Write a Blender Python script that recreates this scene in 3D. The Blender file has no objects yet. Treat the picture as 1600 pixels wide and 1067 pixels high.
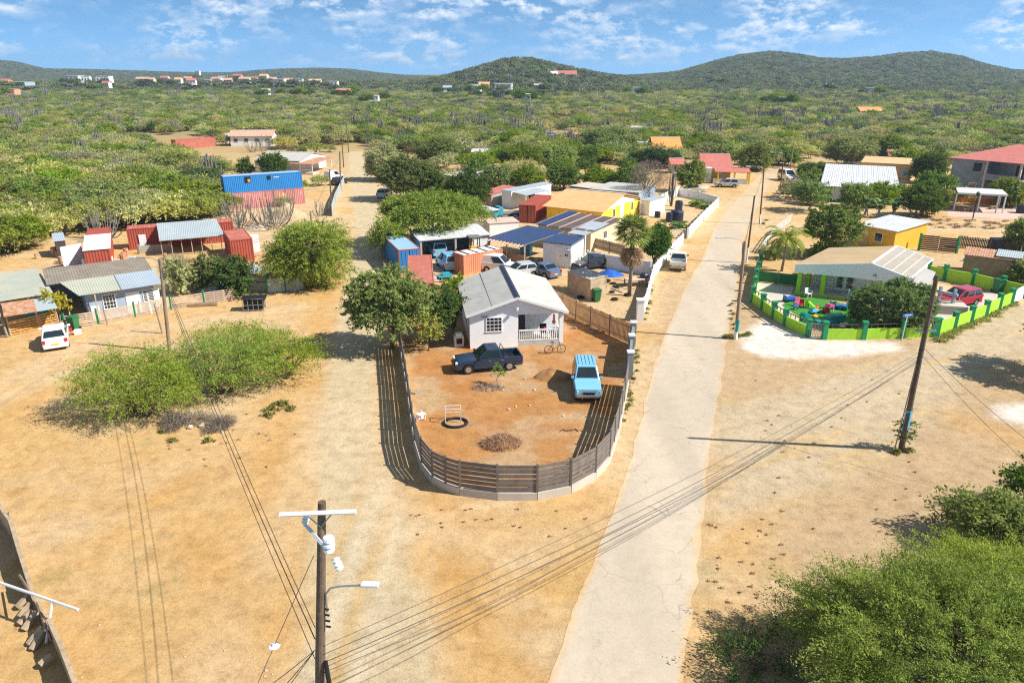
import bpy, bmesh, math, random
import numpy as np
from mathutils import Vector, Matrix
from math import sin, cos, pi, radians as rad, hypot, atan2

SC = bpy.context.scene
COL = SC.collection
# ------------------------------------------------------------------ survey
F, H = 1130.0, 20.5                     # focal length (px of a 1600 px frame), drone height in metres
PIT = math.atan(421 / F); CP, SP = cos(PIT), sin(PIT)
def g(px, py, z=0.0):
    "world point at height z seen at survey pixel px,py"
    v = (py - 533.5) / F; u = (px - 800) / F; t = (H - z) / (v * CP + SP)
    return Vector((u * t, t * (CP - v * SP), z))
def ppm(y): return F / hypot(y, H)      # survey pixels per metre at forward distance y
def up(base, py):
    "height above the ground of the point straight over base seen at row py"
    v = (py - 533.5) / F
    return H - base[1] * (SP + CP * v) / (CP - SP * v)
def rect(A, B, Cc, z):
    "near edge A-B and far corner beside B (pixels at height z) -> centre, angle, width, depth"
    a, b, c = (g(p[0], p[1], z) for p in (A, B, Cc))
    ex = (b - a); w = ex.length; ang = atan2(ex.y, ex.x)
    n = Vector((-sin(ang), cos(ang), 0)); d = abs((c - b).dot(n))
    m = (a + b) / 2 + n * d / 2
    return Vector((m.x, m.y, 0)), ang, w, d

# ------------------------------------------------------------------ objects
def tag(o, label=None, cat=None, group=None, kind=None):
    if label: o['label'] = label
    if cat: o['category'] = cat
    if group: o['group'] = group
    if kind: o['kind'] = kind
    return o
def thing(name, label, cat, loc=(0, 0, 0), rz=0.0, group=None):
    o = bpy.data.objects.new(name, None); COL.objects.link(o)
    o.location = loc; o.rotation_euler = (0, 0, rz); o.empty_display_size = .3
    return tag(o, label, cat, group)
def link(name, me, parent=None, loc=None, rz=None):
    o = bpy.data.objects.new(name, me); COL.objects.link(o)
    if parent is not None: o.parent = parent
    if loc is not None: o.location = loc
    if rz is not None: o.rotation_euler = (0, 0, rz)
    return o
def dup(root, loc=None, rz=None, scale=None, label=None, group=None):
    r = root.copy(); COL.objects.link(r)
    for ch in root.children:
        c = ch.copy(); COL.objects.link(c); c.parent = r
        for k in ch.children:
            d = k.copy(); COL.objects.link(d); d.parent = c
    if loc is not None: r.location = loc
    if rz is not None: r.rotation_euler = (0, 0, rz)
    if scale is not None: r.scale = scale if hasattr(scale, '__len__') else (scale,) * 3
    if label: r['label'] = label
    if group: r['group'] = group
    return r

class MB:
    "collects shapes, links them as ONE mesh object"
    def __init__(s): s.v = []; s.f = []
    def add(s, vs, fs):
        n = len(s.v); s.v += [tuple(p) for p in vs]; s.f += [tuple(i + n for i in q) for q in fs]; return s
    def box(s, c, d, rz=0.0, rx=0.0, ry=0.0):
        M = Matrix.Rotation(rz, 3, 'Z') @ Matrix.Rotation(ry, 3, 'Y') @ Matrix.Rotation(rx, 3, 'X'); c = Vector(c)
        vs = [c + M @ Vector((x * d[0] / 2, y * d[1] / 2, z * d[2] / 2)) for z in (-1, 1) for y in (-1, 1) for x in (-1, 1)]
        return s.add(vs, [(0, 2, 3, 1), (4, 5, 7, 6), (0, 1, 5, 4), (2, 6, 7, 3), (0, 4, 6, 2), (1, 3, 7, 5)])
    def span(s, a, b, w, h, lift=0):
        "box laid from point a to point b, w wide and h high, standing on the line"
        a, b = Vector(a), Vector(b); e = b - a; L = hypot(e.x, e.y); n = Vector((-e.y, e.x, 0)) / max(L, 1e-6) * w / 2; z = Vector((0, 0, 1))
        vs = [a - n + z * lift, b - n + z * lift, b + n + z * lift, a + n + z * lift]; vs += [p + z * h for p in vs]
        return s.add(vs, [(3, 2, 1, 0), (4, 5, 6, 7), (0, 1, 5, 4), (1, 2, 6, 5), (2, 3, 7, 6), (3, 0, 4, 7)])
    def tube(s, pts, r, n=6, cap=True):
        pts = [Vector(p) for p in pts]; rs = r if hasattr(r, '__len__') else [r] * len(pts); base = len(s.v); up_ = None
        for i, p in enumerate(pts):
            t = (pts[min(i + 1, len(pts) - 1)] - pts[max(i - 1, 0)]).normalized()
            if up_ is None: up_ = Vector((0, 0, 1)) if abs(t.z) < .9 else Vector((1, 0, 0))
            a = t.cross(up_).normalized(); b = a.cross(t).normalized(); up_ = b
            for k in range(n): s.v.append(tuple(p + (a * cos(2 * pi * k / n) + b * sin(2 * pi * k / n)) * rs[i]))
        for i in range(len(pts) - 1):
            for k in range(n):
                k2 = (k + 1) % n; s.f.append((base + i * n + k, base + (i + 1) * n + k, base + (i + 1) * n + k2, base + i * n + k2))
        if cap:
            s.f.append(tuple(base + k for k in range(n))); m = base + (len(pts) - 1) * n; s.f.append(tuple(m + k for k in reversed(range(n))))
        return s
    def prism(s, pts, z0, z1):
        n = len(pts); vs = [(p[0], p[1], z0) for p in pts] + [(p[0], p[1], z1) for p in pts]
        return s.add(vs, [tuple(reversed(range(n))), tuple(range(n, 2 * n))] + [(i, (i + 1) % n, n + (i + 1) % n, n + i) for i in range(n)])
    def side(s, pts, y0, y1):
        "outline in x,z pushed from y0 to y1"
        n = len(pts); vs = [(p[0], y0, p[1]) for p in pts] + [(p[0], y1, p[1]) for p in pts]
        return s.add(vs, [tuple(range(n)), tuple(reversed(range(n, 2 * n)))] + [(i, n + i, n + (i + 1) % n, (i + 1) % n) for i in range(n)])
    def slab(s, quad, t):
        "four corner points (counter-clockwise from above), thickened downward by t"
        q = [Vector(p) for p in quad]; nrm = (q[1] - q[0]).cross(q[3] - q[0]).normalized()
        vs = q + [p - nrm * t for p in q]
        return s.add(vs, [(0, 1, 2, 3), (7, 6, 5, 4), (0, 4, 5, 1), (1, 5, 6, 2), (2, 6, 7, 3), (3, 7, 4, 0)])
    def corr(s, quad, pitch, amp, t=.02, sub=2):
        "ribbed sheet: ribs run from edge 0-1 to edge 3-2"
        q = [Vector(p) for p in quad]; L = (q[1] - q[0]).length; nrm = (q[1] - q[0]).cross(q[3] - q[0]).normalized()
        n = max(2, int(L / pitch)) * 4; vs = []; prof = (0, 0, 1, 1)
        for i in range(n + 1):
            u = i / n; o = nrm * amp * prof[i % 4]
            vs += [q[0].lerp(q[1], u) + o, q[3].lerp(q[2], u) + o]
        return s.add(vs, [(2 * i, 2 * i + 2, 2 * i + 3, 2 * i + 1) for i in range(n)])
    def ball(s, c, r, n=8, m=5):
        r = r if hasattr(r, '__len__') else (r, r, r); base = len(s.v)
        for j in range(m + 1):
            th = pi * j / m
            for k in range(n): s.v.append((c[0] + r[0] * sin(th) * cos(2 * pi * k / n), c[1] + r[1] * sin(th) * sin(2 * pi * k / n), c[2] + r[2] * cos(th)))
        for j in range(m):
            for k in range(n):
                k2 = (k + 1) % n; s.f.append((base + j * n + k, base + (j + 1) * n + k, base + (j + 1) * n + k2, base + j * n + k2))
        return s
    def mesh(s, name, mat, smooth=False, bevel=0.0):
        me = bpy.data.meshes.new(name); me.from_pydata(s.v, [], s.f)
        if bevel or smooth:
            bm = bmesh.new(); bm.from_mesh(me)
            if smooth: bmesh.ops.remove_doubles(bm, verts=bm.verts, dist=1e-4)
            if bevel:
                es = [e for e in bm.edges if len(e.link_faces) == 2 and e.calc_face_angle(0) > .5]
                bmesh.ops.bevel(bm, geom=es, offset=bevel, segments=2, profile=.6, affect='EDGES', clamp_overlap=True)
            bm.to_mesh(me); bm.free()
        if smooth: me.polygons.foreach_set('use_smooth', [True] * len(me.polygons))
        me.materials.append(mat); me.update()
        return me
    def build(s, name, mat, parent=None, loc=None, rz=None, smooth=False, bevel=0.0):
        return link(name, s.mesh(name, mat, smooth, bevel), parent, loc, rz)

def npmesh(name, V, Q, mat, attrs=None):
    "mesh from numpy vertices and quads; attrs: name -> per-face floats"
    me = bpy.data.meshes.new(name); nv, nf = len(V), len(Q)
    me.vertices.add(nv); me.vertices.foreach_set('co', np.asarray(V, np.float32).ravel())
    me.loops.add(nf * 4); me.loops.foreach_set('vertex_index', np.asarray(Q, np.int32).ravel())
    me.polygons.add(nf); me.polygons.foreach_set('loop_start', np.arange(0, nf * 4, 4, dtype=np.int32))
    try: me.polygons.foreach_set('loop_total', np.full(nf, 4, np.int32))
    except Exception: pass
    for k, a in (attrs or {}).items():
        at = me.attributes.new(k, 'FLOAT', 'FACE'); at.data.foreach_set('value', np.asarray(a, np.float32))
    me.update(calc_edges=True); me.materials.append(mat)
    return me

# ------------------------------------------------------------------ materials
def nd(nt, t, **kw):
    n = nt.nodes.new(t)
    for k, v in kw.items():
        if k.startswith('i_'): n.inputs[k[2:].replace('_', ' ')].default_value = v
        else: setattr(n, k, v)
    return n
def mix(nt, mode, fac, a, b):
    m = nd(nt, 'ShaderNodeMix', data_type='RGBA', blend_type=mode); L = nt.links
    for i, x in ((0, fac), (6, a), (7, b)):
        if hasattr(x, 'is_output'): L.new(x, m.inputs[i])
        elif i == 0: m.inputs[0].default_value = x
        else: m.inputs[i].default_value = (*x, 1)
    return m.outputs[2]
def coords(nt):
    tc = nd(nt, 'ShaderNodeTexCoord'); oi = nd(nt, 'ShaderNodeObjectInfo'); a = nd(nt, 'ShaderNodeVectorMath', operation='ADD')
    nt.links.new(tc.outputs['Object'], a.inputs[0]); nt.links.new(oi.outputs['Location'], a.inputs[1]); return a.outputs[0]
def noise(nt, vec, sc, det=4, rough=.6):
    n = nd(nt, 'ShaderNodeTexNoise'); n.inputs['Scale'].default_value = sc; n.inputs['Detail'].default_value = det; n.inputs['Roughness'].default_value = rough
    nt.links.new(vec, n.inputs['Vector']); return n.outputs['Fac']
def ramp(nt, fac, stops):
    r = nd(nt, 'ShaderNodeValToRGB'); e = r.color_ramp.elements
    while len(e) < len(stops): e.new(.5)
    for k, (p, c) in enumerate(stops): e[k].position = p; e[k].color = (*c, 1) if hasattr(c, '__len__') else (c, c, c, 1)
    nt.links.new(fac, r.inputs[0]); return r.outputs[0]
def newmat(name):
    m = bpy.data.materials.new(name); m.use_nodes = True; nt = m.node_tree
    return m, nt, nt.nodes['Principled BSDF']
def mt(name, col, rough=.8, var=.14, sc=1.2, metal=0.0, dirt=None, dirt_amt=.5, ribs=None, bump=.0, spec=.3, coat=0.0):
    "painted / weathered surface: two noise scales, optional dirt patches and rib bump"
    m, nt, b = newmat(name); L = nt.links; vec = coords(nt)
    n1 = noise(nt, vec, sc, 5); n2 = noise(nt, vec, sc * 11, 3)
    lo = tuple(x * (1 - var) for x in col); hi = tuple(min(1, x * (1 + var)) for x in col)
    c = mix(nt, 'MIX', ramp(nt, n1, [(.3, 0), (.7, 1)]), lo, hi)
    c = mix(nt, 'MULTIPLY', var * 1.6, c, ramp(nt, n2, [(.25, .45), (.75, 1)]))
    if dirt is not None:
        n3 = noise(nt, vec, sc * 1.9, 7, .7); c = mix(nt, 'MIX', ramp(nt, n3, [(1 - dirt_amt - .12, 0), (1 - dirt_amt + .16, 1)]), c, dirt)
    L.new(c, b.inputs['Base Color']); b.inputs['Roughness'].default_value = rough; b.inputs['Metallic'].default_value = metal
    b.inputs['Specular IOR Level'].default_value = spec; b.inputs['Coat Weight'].default_value = coat
    hsrc = None
    if ribs:
        ax, pitch = ribs; sx = nd(nt, 'ShaderNodeSeparateXYZ'); tc = nd(nt, 'ShaderNodeTexCoord'); L.new(tc.outputs['Object'], sx.inputs[0])
        mu = nd(nt, 'ShaderNodeMath', operation='MULTIPLY'); mu.inputs[1].default_value = 2 * pi / pitch; L.new(sx.outputs[ax], mu.inputs[0])
        si = nd(nt, 'ShaderNodeMath', operation='SINE'); L.new(mu.outputs[0], si.inputs[0]); hsrc = si.outputs[0]
        bp = nd(nt, 'ShaderNodeBump'); bp.inputs['Strength'].default_value = .5; bp.inputs['Distance'].default_value = .02; L.new(hsrc, bp.inputs['Height']); L.new(bp.outputs[0], b.inputs['Normal'])
    elif bump:
        bp = nd(nt, 'ShaderNodeBump'); bp.inputs['Strength'].default_value = bump; bp.inputs['Distance'].default_value = .03; L.new(n2, bp.inputs['Height']); L.new(bp.outputs[0], b.inputs['Normal'])
    return m
def leafmat(name, a, b_, tr=.42, hv=.12):
    "leaves: tint attribute per face, a shift per plant, some light through the blade"
    m, nt, pb = newmat(name); L = nt.links; nt.nodes.remove(pb)
    at = nd(nt, 'ShaderNodeAttribute', attribute_name='tint'); oi = nd(nt, 'ShaderNodeObjectInfo')
    c = mix(nt, 'MIX', at.outputs['Fac'], a, b_)
    hs = nd(nt, 'ShaderNodeHueSaturation'); L.new(c, hs.inputs['Color'])
    def rng(lo, hi, mulk):
        mu = nd(nt, 'ShaderNodeMath', operation='MULTIPLY'); mu.inputs[1].default_value = mulk; L.new(oi.outputs['Random'], mu.inputs[0])
        fr = nd(nt, 'ShaderNodeMath', operation='FRACT'); L.new(mu.outputs[0], fr.inputs[0])
        mr = nd(nt, 'ShaderNodeMapRange'); mr.inputs['To Min'].default_value = lo; mr.inputs['To Max'].default_value = hi; L.new(fr.outputs[0], mr.inputs['Value']); return mr.outputs[0]
    L.new(rng(.5 - hv * .22, .5 + hv * .1, 1), hs.inputs['Hue']); L.new(rng(1 - hv * 1.8, 1 + hv, 7.3), hs.inputs['Saturation']); L.new(rng(1 - hv * 1.7, 1 + hv * 1.7, 13.7), hs.inputs['Value'])
    d = nd(nt, 'ShaderNodeBsdfDiffuse'); t = nd(nt, 'ShaderNodeBsdfTranslucent'); L.new(hs.outputs[0], d.inputs[0]); L.new(hs.outputs[0], t.inputs[0])
    ms = nd(nt, 'ShaderNodeMixShader'); ms.inputs[0].default_value = tr; L.new(d.outputs[0], ms.inputs[1]); L.new(t.outputs[0], ms.inputs[2])
    L.new(ms.outputs[0], nt.nodes['Material Output'].inputs['Surface']); return m
def glassmat(name, col=(.02, .03, .04), rough=.08):
    m, nt, b = newmat(name); b.inputs['Base Color'].default_value = (*col, 1); b.inputs['Roughness'].default_value = rough; b.inputs['Specular IOR Level'].default_value = .8
    return m
def paint(name, col, dusty=.25):
    m, nt, b = newmat(name); vec = coords(nt)
    n = noise(nt, vec, 2.2, 5); c = mix(nt, 'MIX', ramp(nt, n, [(.5, 0), (.85, dusty * .5)]), col, (.42, .33, .22))
    nt.links.new(c, b.inputs['Base Color']); b.inputs['Roughness'].default_value = .32; b.inputs['Coat Weight'].default_value = .5; b.inputs['Coat Roughness'].default_value = .12
    return m

M = {}
M['white'] = mt('white_paint', (.80, .80, .78), .7, .05, .8, dirt=(.5, .44, .36), dirt_amt=.2)
M['whitewall'] = mt('white_wall', (.80, .81, .80), .85, .06, .5, dirt=(.52, .47, .40), dirt_amt=.28)
M['housewall'] = mt('pale_blue_white_wall', (.85, .89, .93), .85, .04, .5, dirt=(.60, .62, .62), dirt_amt=.2)
M['bluegrey'] = mt('blue_grey_wall', (.36, .43, .52), .85, .07, .6, dirt=(.45, .47, .5), dirt_amt=.25)
M['cream'] = mt('cream_wall', (.70, .60, .40), .85, .08)
M['yellow'] = mt('yellow_wall', (.93, .64, .05), .8, .06)
M['yellow2'] = mt('ochre_wall', (.72, .42, .04), .8, .08)
M['tan'] = mt('tan_wall', (.62, .43, .22), .85, .08)
M['orangewall'] = mt('orange_wall', (.80, .28, .05), .8, .06)
M['pinkwall'] = mt('pink_wall', (.70, .33, .26), .85, .08)
M['concrete'] = mt('concrete', (.40, .38, .34), .9, .15, 1.0, dirt=(.25, .23, .2), dirt_amt=.3, bump=.2)
M['concrete2'] = mt('bare_block_wall', (.22, .25, .27), .9, .14, .5, dirt=(.32, .32, .3), dirt_amt=.4, bump=.2)
M['concrete3'] = mt('pale_concrete', (.55, .50, .43), .9, .10, .8, dirt=(.40, .35, .28), dirt_amt=.3)
M['roofgrey'] = mt('fibre_cement_roof', (.50, .49, .46), .85, .10, .7, dirt=(.33, .32, .29), dirt_amt=.36, ribs=(1, .18))
M['roofwhite'] = mt('white_sheet_roof', (.58, .60, .61), .6, .08, .5, dirt=(.5, .49, .46), dirt_amt=.25, ribs=(0, .25))
M['roofbluegrey'] = mt('zinc_sheet_roof', (.44, .52, .60), .55, .08, .5, dirt=(.55, .52, .45), dirt_amt=.35, ribs=(0, .2), metal=.2)
M['zinc'] = mt('dull_zinc', (.42, .49, .52), .6, .10, .5, dirt=(.36, .36, .3), dirt_amt=.35, ribs=(0, .2), metal=.15)
M['roofbrown'] = mt('weathered_brown_roof', (.27, .235, .19), .9, .16, .8, dirt=(.18, .15, .12), dirt_amt=.4, ribs=(0, .24))
M['roofolive'] = mt('pale_olive_roof', (.44, .45, .36), .8, .10, .5, dirt=(.34, .40, .40), dirt_amt=.4, ribs=(0, .2))
M['rust'] = mt('rusty_sheet', (.45, .20, .10), .85, .25, 1.4, dirt=(.62, .46, .34), dirt_amt=.45, ribs=(0, .24))
M['rooforange'] = mt('orange_sheet_roof', (.80, .42, .19), .7, .07, .5, dirt=(.80, .55, .31), dirt_amt=.38, ribs=(0, .3))
M['roofdull'] = mt('far_clay_roof', (.58, .37, .27), .85, .15)
M['roofred'] = mt('red_tile_roof', (.52, .17, .14), .8, .12, .9, dirt=(.6, .3, .25), dirt_amt=.35, ribs=(1, .3))
M['rooforange2'] = mt('clay_roof', (.80, .33, .10), .8, .1, .7)
M['rooftan'] = mt('tan_roof', (.50, .37, .21), .85, .10, .4, dirt=(.40, .31, .20), dirt_amt=.35); M['rooftan2'] = mt('grey_tan_roof', (.36, .325, .275), .85, .10, .4, dirt=(.28, .25, .21), dirt_amt=.35)
M['roofpurple'] = mt('dark_brown_roof', (.13, .10, .095), .8, .2, .8, dirt=(.2, .17, .17), dirt_amt=.35, ribs=(0, .25))
M['pinkwood'] = mt('pinkish_timber', (.62, .45, .38), .8, .1)
M['solar'] = mt('solar_cells', (.025, .05, .15), .25, .12, .8, spec=.7)
M['solarframe'] = mt('panel_frame', (.30, .34, .42), .4, .05, metal=.5)
M['wood'] = mt('weathered_timber', (.33, .24, .16), .9, .25, 1.5, bump=.2)
M['woodlight'] = mt('pale_timber', (.55, .42, .28), .85, .2, 1.4)
M['woodorange'] = mt('orange_timber', (.62, .34, .10), .8, .18, 1.6)
M['pallet'] = mt('pallet_timber', (.58, .45, .34), .85, .18, 1.6)
M['woodgrey'] = mt('silvered_timber', (.195, .168, .15), .9, .22, 2.0, dirt=(.16, .13, .11), dirt_amt=.35)
M['wooddark'] = mt('dark_timber', (.10, .07, .055), .9, .25, 1.4)
M['picket'] = mt('brown_picket_timber', (.46, .27, .13), .85, .2, 1.8)
M['pole'] = mt('creosoted_pole', (.15, .10, .07), .9, .25, 2.5, dirt=(.28, .2, .14), dirt_amt=.35, bump=.3)
M['poletan'] = mt('greyed_pole', (.30, .22, .15), .9, .2, 2.0, bump=.3)
M['green'] = mt('green_post_paint', (.02, .28, .12), .6, .1)
M['lime'] = mt('lime_wall_paint', (.38, .67, .04), .75, .07, .8, dirt=(.30, .48, .05), dirt_amt=.33)
M['greenpl'] = mt('green_plastic', (.03, .16, .06), .5, .1)
M['black'] = mt('black_plastic', (.015, .015, .018), .5, .2)
M['darkblue'] = mt('navy_plastic', (.03, .035, .07), .45, .2)
M['metal'] = mt('grey_metal', (.34, .35, .36), .5, .1, metal=.6)
M['steelwhite'] = mt('white_steel', (.64, .65, .66), .45, .05)
M['rubber'] = mt('rubber', (.025, .024, .023), .85, .2)
M['rim'] = mt('wheel_rim', (.45, .44, .42), .4, .1, metal=.6)
M['glass'] = glassmat('window_glass')
M['carglass'] = glassmat('car_glass', (.018, .028, .034), .05)
M['lamp'] = glassmat('lamp_glass', (.75, .75, .72), .15)
M['taillight'] = glassmat('red_lamp_glass', (.45, .015, .015), .15)
M['chrome'] = mt('bright_metal', (.6, .6, .6), .25, .04, metal=.9)
M['cred'] = mt('red_container_paint', (.37, .08, .05), .65, .12, .6, dirt=(.27, .11, .075), dirt_amt=.3)
M['cfaded'] = mt('faded_red_container_paint', (.58, .24, .23), .7, .1, .5, dirt=(.68, .38, .37), dirt_amt=.35)
M['cblue'] = mt('blue_container_paint', (.03, .22, .56), .55, .08, .5, dirt=(.05, .18, .4), dirt_amt=.25)
M['cbluet'] = mt('rust_spotted_blue_top', (.27, .46, .66), .6, .1, .5, dirt=(.45, .32, .2), dirt_amt=.34)
M['credt'] = mt('sunbleached_red_top', (.45, .14, .10), .7, .1, .5, dirt=(.54, .24, .19), dirt_amt=.4)
M['corange'] = mt('orange_box_paint', (.62, .26, .15), .7, .12, .7)
M['cwhite'] = mt('white_container_paint', (.74, .77, .82), .6, .05, .5, dirt=(.5, .5, .5), dirt_amt=.2)
M['machine'] = mt('machine_yellow', (.70, .38, .03), .55, .12)
M['tarpblue'] = mt('blue_tarpaulin', (.02, .12, .55), .5, .15, 2)
M['sign_blue'] = mt('blue_sign', (.03, .16, .55), .5, .05)
M['straw'] = mt('dry_straw', (.46, .29, .14), .95, .3, 3)
M['stone'] = mt('pale_stone', (.55, .46, .36), .9, .2, 3)
M['brick'] = mt('brown_block', (.47, .36, .24), .95, .2, 2, dirt=(.26, .19, .13), dirt_amt=.4, bump=.4)
M['wire'] = mt('cable', (.035, .03, .03), .6, .1)
M['ceramic'] = mt('white_ceramic', (.78, .8, .83), .3, .04)
M['turf'] = mt('artificial_turf', (.05, .26, .03), .95, .15, 4)
M['terrazzo'] = mt('grey_tile', (.52, .52, .50), .5, .1, 2)
M['cactus'] = mt('grey_green_cactus', (.17, .175, .145), .9, .25, 1.5, dirt=(.27, .235, .24), dirt_amt=.45)
M['bark'] = mt('bark', (.17, .12, .085), .95, .25, 3)
M['barkgrey'] = mt('grey_bark', (.30, .26, .22), .95, .2, 3)
for n, c in (('pink', (.75, .12, .3)), ('red', (.6, .04, .04)), ('blue', (.03, .12, .5)), ('sky', (.12, .45, .7)), ('teal', (.02, .3, .28)), ('limet', (.35, .65, .05)), ('sun', (.8, .55, .05)), ('orange', (.8, .22, .03)), ('lilac', (.5, .45, .7))):
    M[n] = mt(n + '_plastic', c, .4, .06)
LEAF = {
 'bush': leafmat('near_bush_leaf', (.09, .17, .018), (.47, .57, .09), hv=.06),
 'acacia': leafmat('acacia_leaf', (.12, .20, .025), (.40, .50, .085)),
 'acacia2': leafmat('bright_acacia_leaf', (.13, .18, .03), (.49, .53, .13)),
 'scrub': leafmat('scrub_leaf', (.28, .30, .085), (.63, .63, .23), hv=.15),
 'dark': leafmat('dark_leaf', (.04, .095, .02), (.19, .29, .06)),
 'mid': leafmat('broad_leaf', (.08, .17, .02), (.33, .44, .075)),
 'neem': leafmat('neem_leaf', (.08, .19, .02), (.38, .52, .09)),
 'yellow': leafmat('yellow_blossom', (.30, .34, .02), (.75, .62, .02)),
 'palm': leafmat('palm_blade', (.08, .17, .02), (.34, .42, .10)),
 'deadpalm': leafmat('dead_frond', (.24, .15, .08), (.58, .42, .25)),
 'dry': leafmat('dry_twig', (.15, .12, .095), (.34, .29, .24), tr=0.05),
 'hill': leafmat('hill_scrub_leaf', (.11, .15, .06), (.31, .36, .15), hv=.25),
 'grass': leafmat('grass_blade', (.17, .20, .05), (.46, .44, .15)),
 'straw': leafmat('straw_blade', (.30, .18, .08), (.64, .44, .22), tr=.2),
 'banana': leafmat('banana_blade', (.05, .13, .03), (.30, .40, .16)),
}
# ------------------------------------------------------------------ plants
def unit(a): return a / np.maximum(np.linalg.norm(a, axis=-1, keepdims=True), 1e-9)
def blades(P, T, N, l, w):
    "rhombic leaves: centre, long axis, normal, half length, half width"
    T = unit(T); B = unit(np.cross(N, T)); l = l[:, None]; w = w[:, None]
    V = np.stack([P - T * l, P + B * w, P + T * l, P - B * w], 1).reshape(-1, 3)
    return V, np.arange(len(V)).reshape(-1, 4)
def crown_mesh(name, mat, seed, R, zc, nspray, nleaf, leaf, slen, droop=.25, upb=.35, hollow=.5, lobes=9, low=-.3, asp=.42, flat=.55, thick=.13, sharp=7):
    "sprays of small leaves over a lumpy ellipsoid with gaps between its lobes"
    r = np.random.default_rng(seed); rx, ry, rz = R
    d = unit(r.normal(size=(nspray * 4, 3))); d = d[d[:, 2] > low][:nspray]; n = len(d)
    lb = unit(r.normal(size=(lobes, 3)) * [1, 1, .7] + [0, 0, .35]); lw = r.uniform(.75, 1.15, lobes)
    bump = (np.exp((d @ lb.T - 1) * sharp) * lw).max(1)
    k = (.56 + .48 * bump) * (hollow + (1 - hollow) * r.uniform(0, 1, n) ** .45)
    c = d * k[:, None] * [rx, ry, rz] + [0, 0, zc]
    sd = unit(d * [1, 1, .45] + r.normal(size=(n, 3)) * .45 + [0, 0, upb]); L = slen * r.uniform(.55, 1.25, n)
    t = r.uniform(-.25, 1, (n, nleaf)); off = r.normal(size=(n, nleaf, 3)) * (L * thick)[:, None, None] * [1, 1, flat]
    P = c[:, None] + sd[:, None] * (t * L[:, None])[..., None] + off; P[..., 2] -= droop * np.maximum(t, 0) ** 2 * L[:, None]
    P = P.reshape(-1, 3); m = len(P)
    P[:, 2] = np.maximum(P[:, 2], .05)
    T = np.repeat(sd, nleaf, 0) + r.normal(size=(m, 3)) * .7
    N = unit(np.repeat(d, nleaf, 0) * .5 + [0, 0, .75] + r.normal(size=(m, 3)) * .55)
    s = leaf * r.uniform(.6, 1.3, m)
    tint = np.clip(np.repeat(r.beta(2, 2, n), nleaf) * .7 + r.uniform(0, 1, m) * .3, 0, 1)
    V, Q = blades(P, T, N, s, s * asp)
    return npmesh(name, V, Q, mat, {'tint': tint})
def trunk_mesh(name, mat, seed, h, r0, R, zc, nl=7, stems=1, sides=6):
    rnd = random.Random(seed); m = MB()
    for s in range(stems):
        a0 = rnd.uniform(0, 6.28); lean = Vector((cos(a0), sin(a0), 0)) * (.25 * R[0] if stems > 1 else .06 * R[0])
        f = lean + Vector((0, 0, h)); q = [Vector((lean.x * .1, lean.y * .1, -.15)), lean * .5 + Vector((rnd.uniform(-.1, .1), rnd.uniform(-.1, .1), h * .5)), f]
        m.tube(q, [r0, r0 * .8, r0 * .62], sides)
        for k in range(nl):
            a = 2 * pi * (k + rnd.random() * .7) / nl; e = rnd.uniform(.15, 1.1)
            tip = Vector((cos(a) * R[0] * .72 * cos(e), sin(a) * R[1] * .72 * cos(e), zc + R[2] * .75 * sin(e) * rnd.uniform(.3, 1)))
            md = f.lerp(tip, .5) + Vector((rnd.uniform(-.2, .2), rnd.uniform(-.2, .2), rnd.uniform(-.1, .25)))
            st = q[1].lerp(f, rnd.uniform(.3, 1)); m.tube([st, md, tip], [r0 * .48, r0 * .28, r0 * .08], 5, cap=False)
            for j in range(2):
                tt = md.lerp(tip, .4) + Vector((rnd.uniform(-1, 1) * R[0] * .28, rnd.uniform(-1, 1) * R[1] * .28, rnd.uniform(0, .3) * R[2]))
                m.tube([md, md.lerp(tt, .5) + Vector((0, 0, .06)), tt], [r0 * .22, r0 * .14, r0 * .05], 4, cap=False)
    return m.mesh(name, mat)
def tree(name, label, cat, loc, leafm, seed, R, zc, h, r0, group=None, nspray=260, nleaf=26, leaf=.11, slen=.9, nl=8, stems=1, bark='bark', rz=0, **kw):
    t = thing(name, label, cat, loc, rz, group)
    link('crown', crown_mesh(name + '_crown', LEAF[leafm], seed, R, zc, nspray, nleaf, leaf, slen, **kw), t)
    link('trunk', trunk_mesh(name + '_trunk', M[bark], seed, h, r0, R, zc, nl, stems), t)
    return t
def cactus_mesh(name, seed, n, hmin, hmax, spread, r=.11):
    rnd = random.Random(seed); m = MB()
    for k in range(n):
        a = rnd.uniform(0, 6.28); d = spread * rnd.random() ** .6; x, y = cos(a) * d, sin(a) * d; h = rnd.uniform(hmin, hmax)
        lx, ly = x * .28 + rnd.uniform(-.2, .2), y * .28 + rnd.uniform(-.2, .2); rr = r * rnd.uniform(.8, 1.25)
        wx, wy = rnd.uniform(-.12, .12), rnd.uniform(-.12, .12); m.tube([(x * .35, y * .35, -.1), (x * .85 + wx, y * .85 + wy, h * .22), (x + lx * .5 - wx, y + ly * .5, h * .6), (x + lx, y + ly + wy, h)], [rr * .8, rr, rr, rr * .55], 6)
        if rnd.random() < .55:
            zb = h * rnd.uniform(.3, .5); b = rnd.uniform(0, 6.28); p = Vector((x + lx * .4, y + ly * .4, zb)); q = p + Vector((cos(b) * .35, sin(b) * .35, .3))
            m.tube([p, q, q + Vector((0, 0, h * .4))], [rr * .7, rr * .8, rr * .5], 6)
    return m.mesh(name, M['cactus'])
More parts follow.
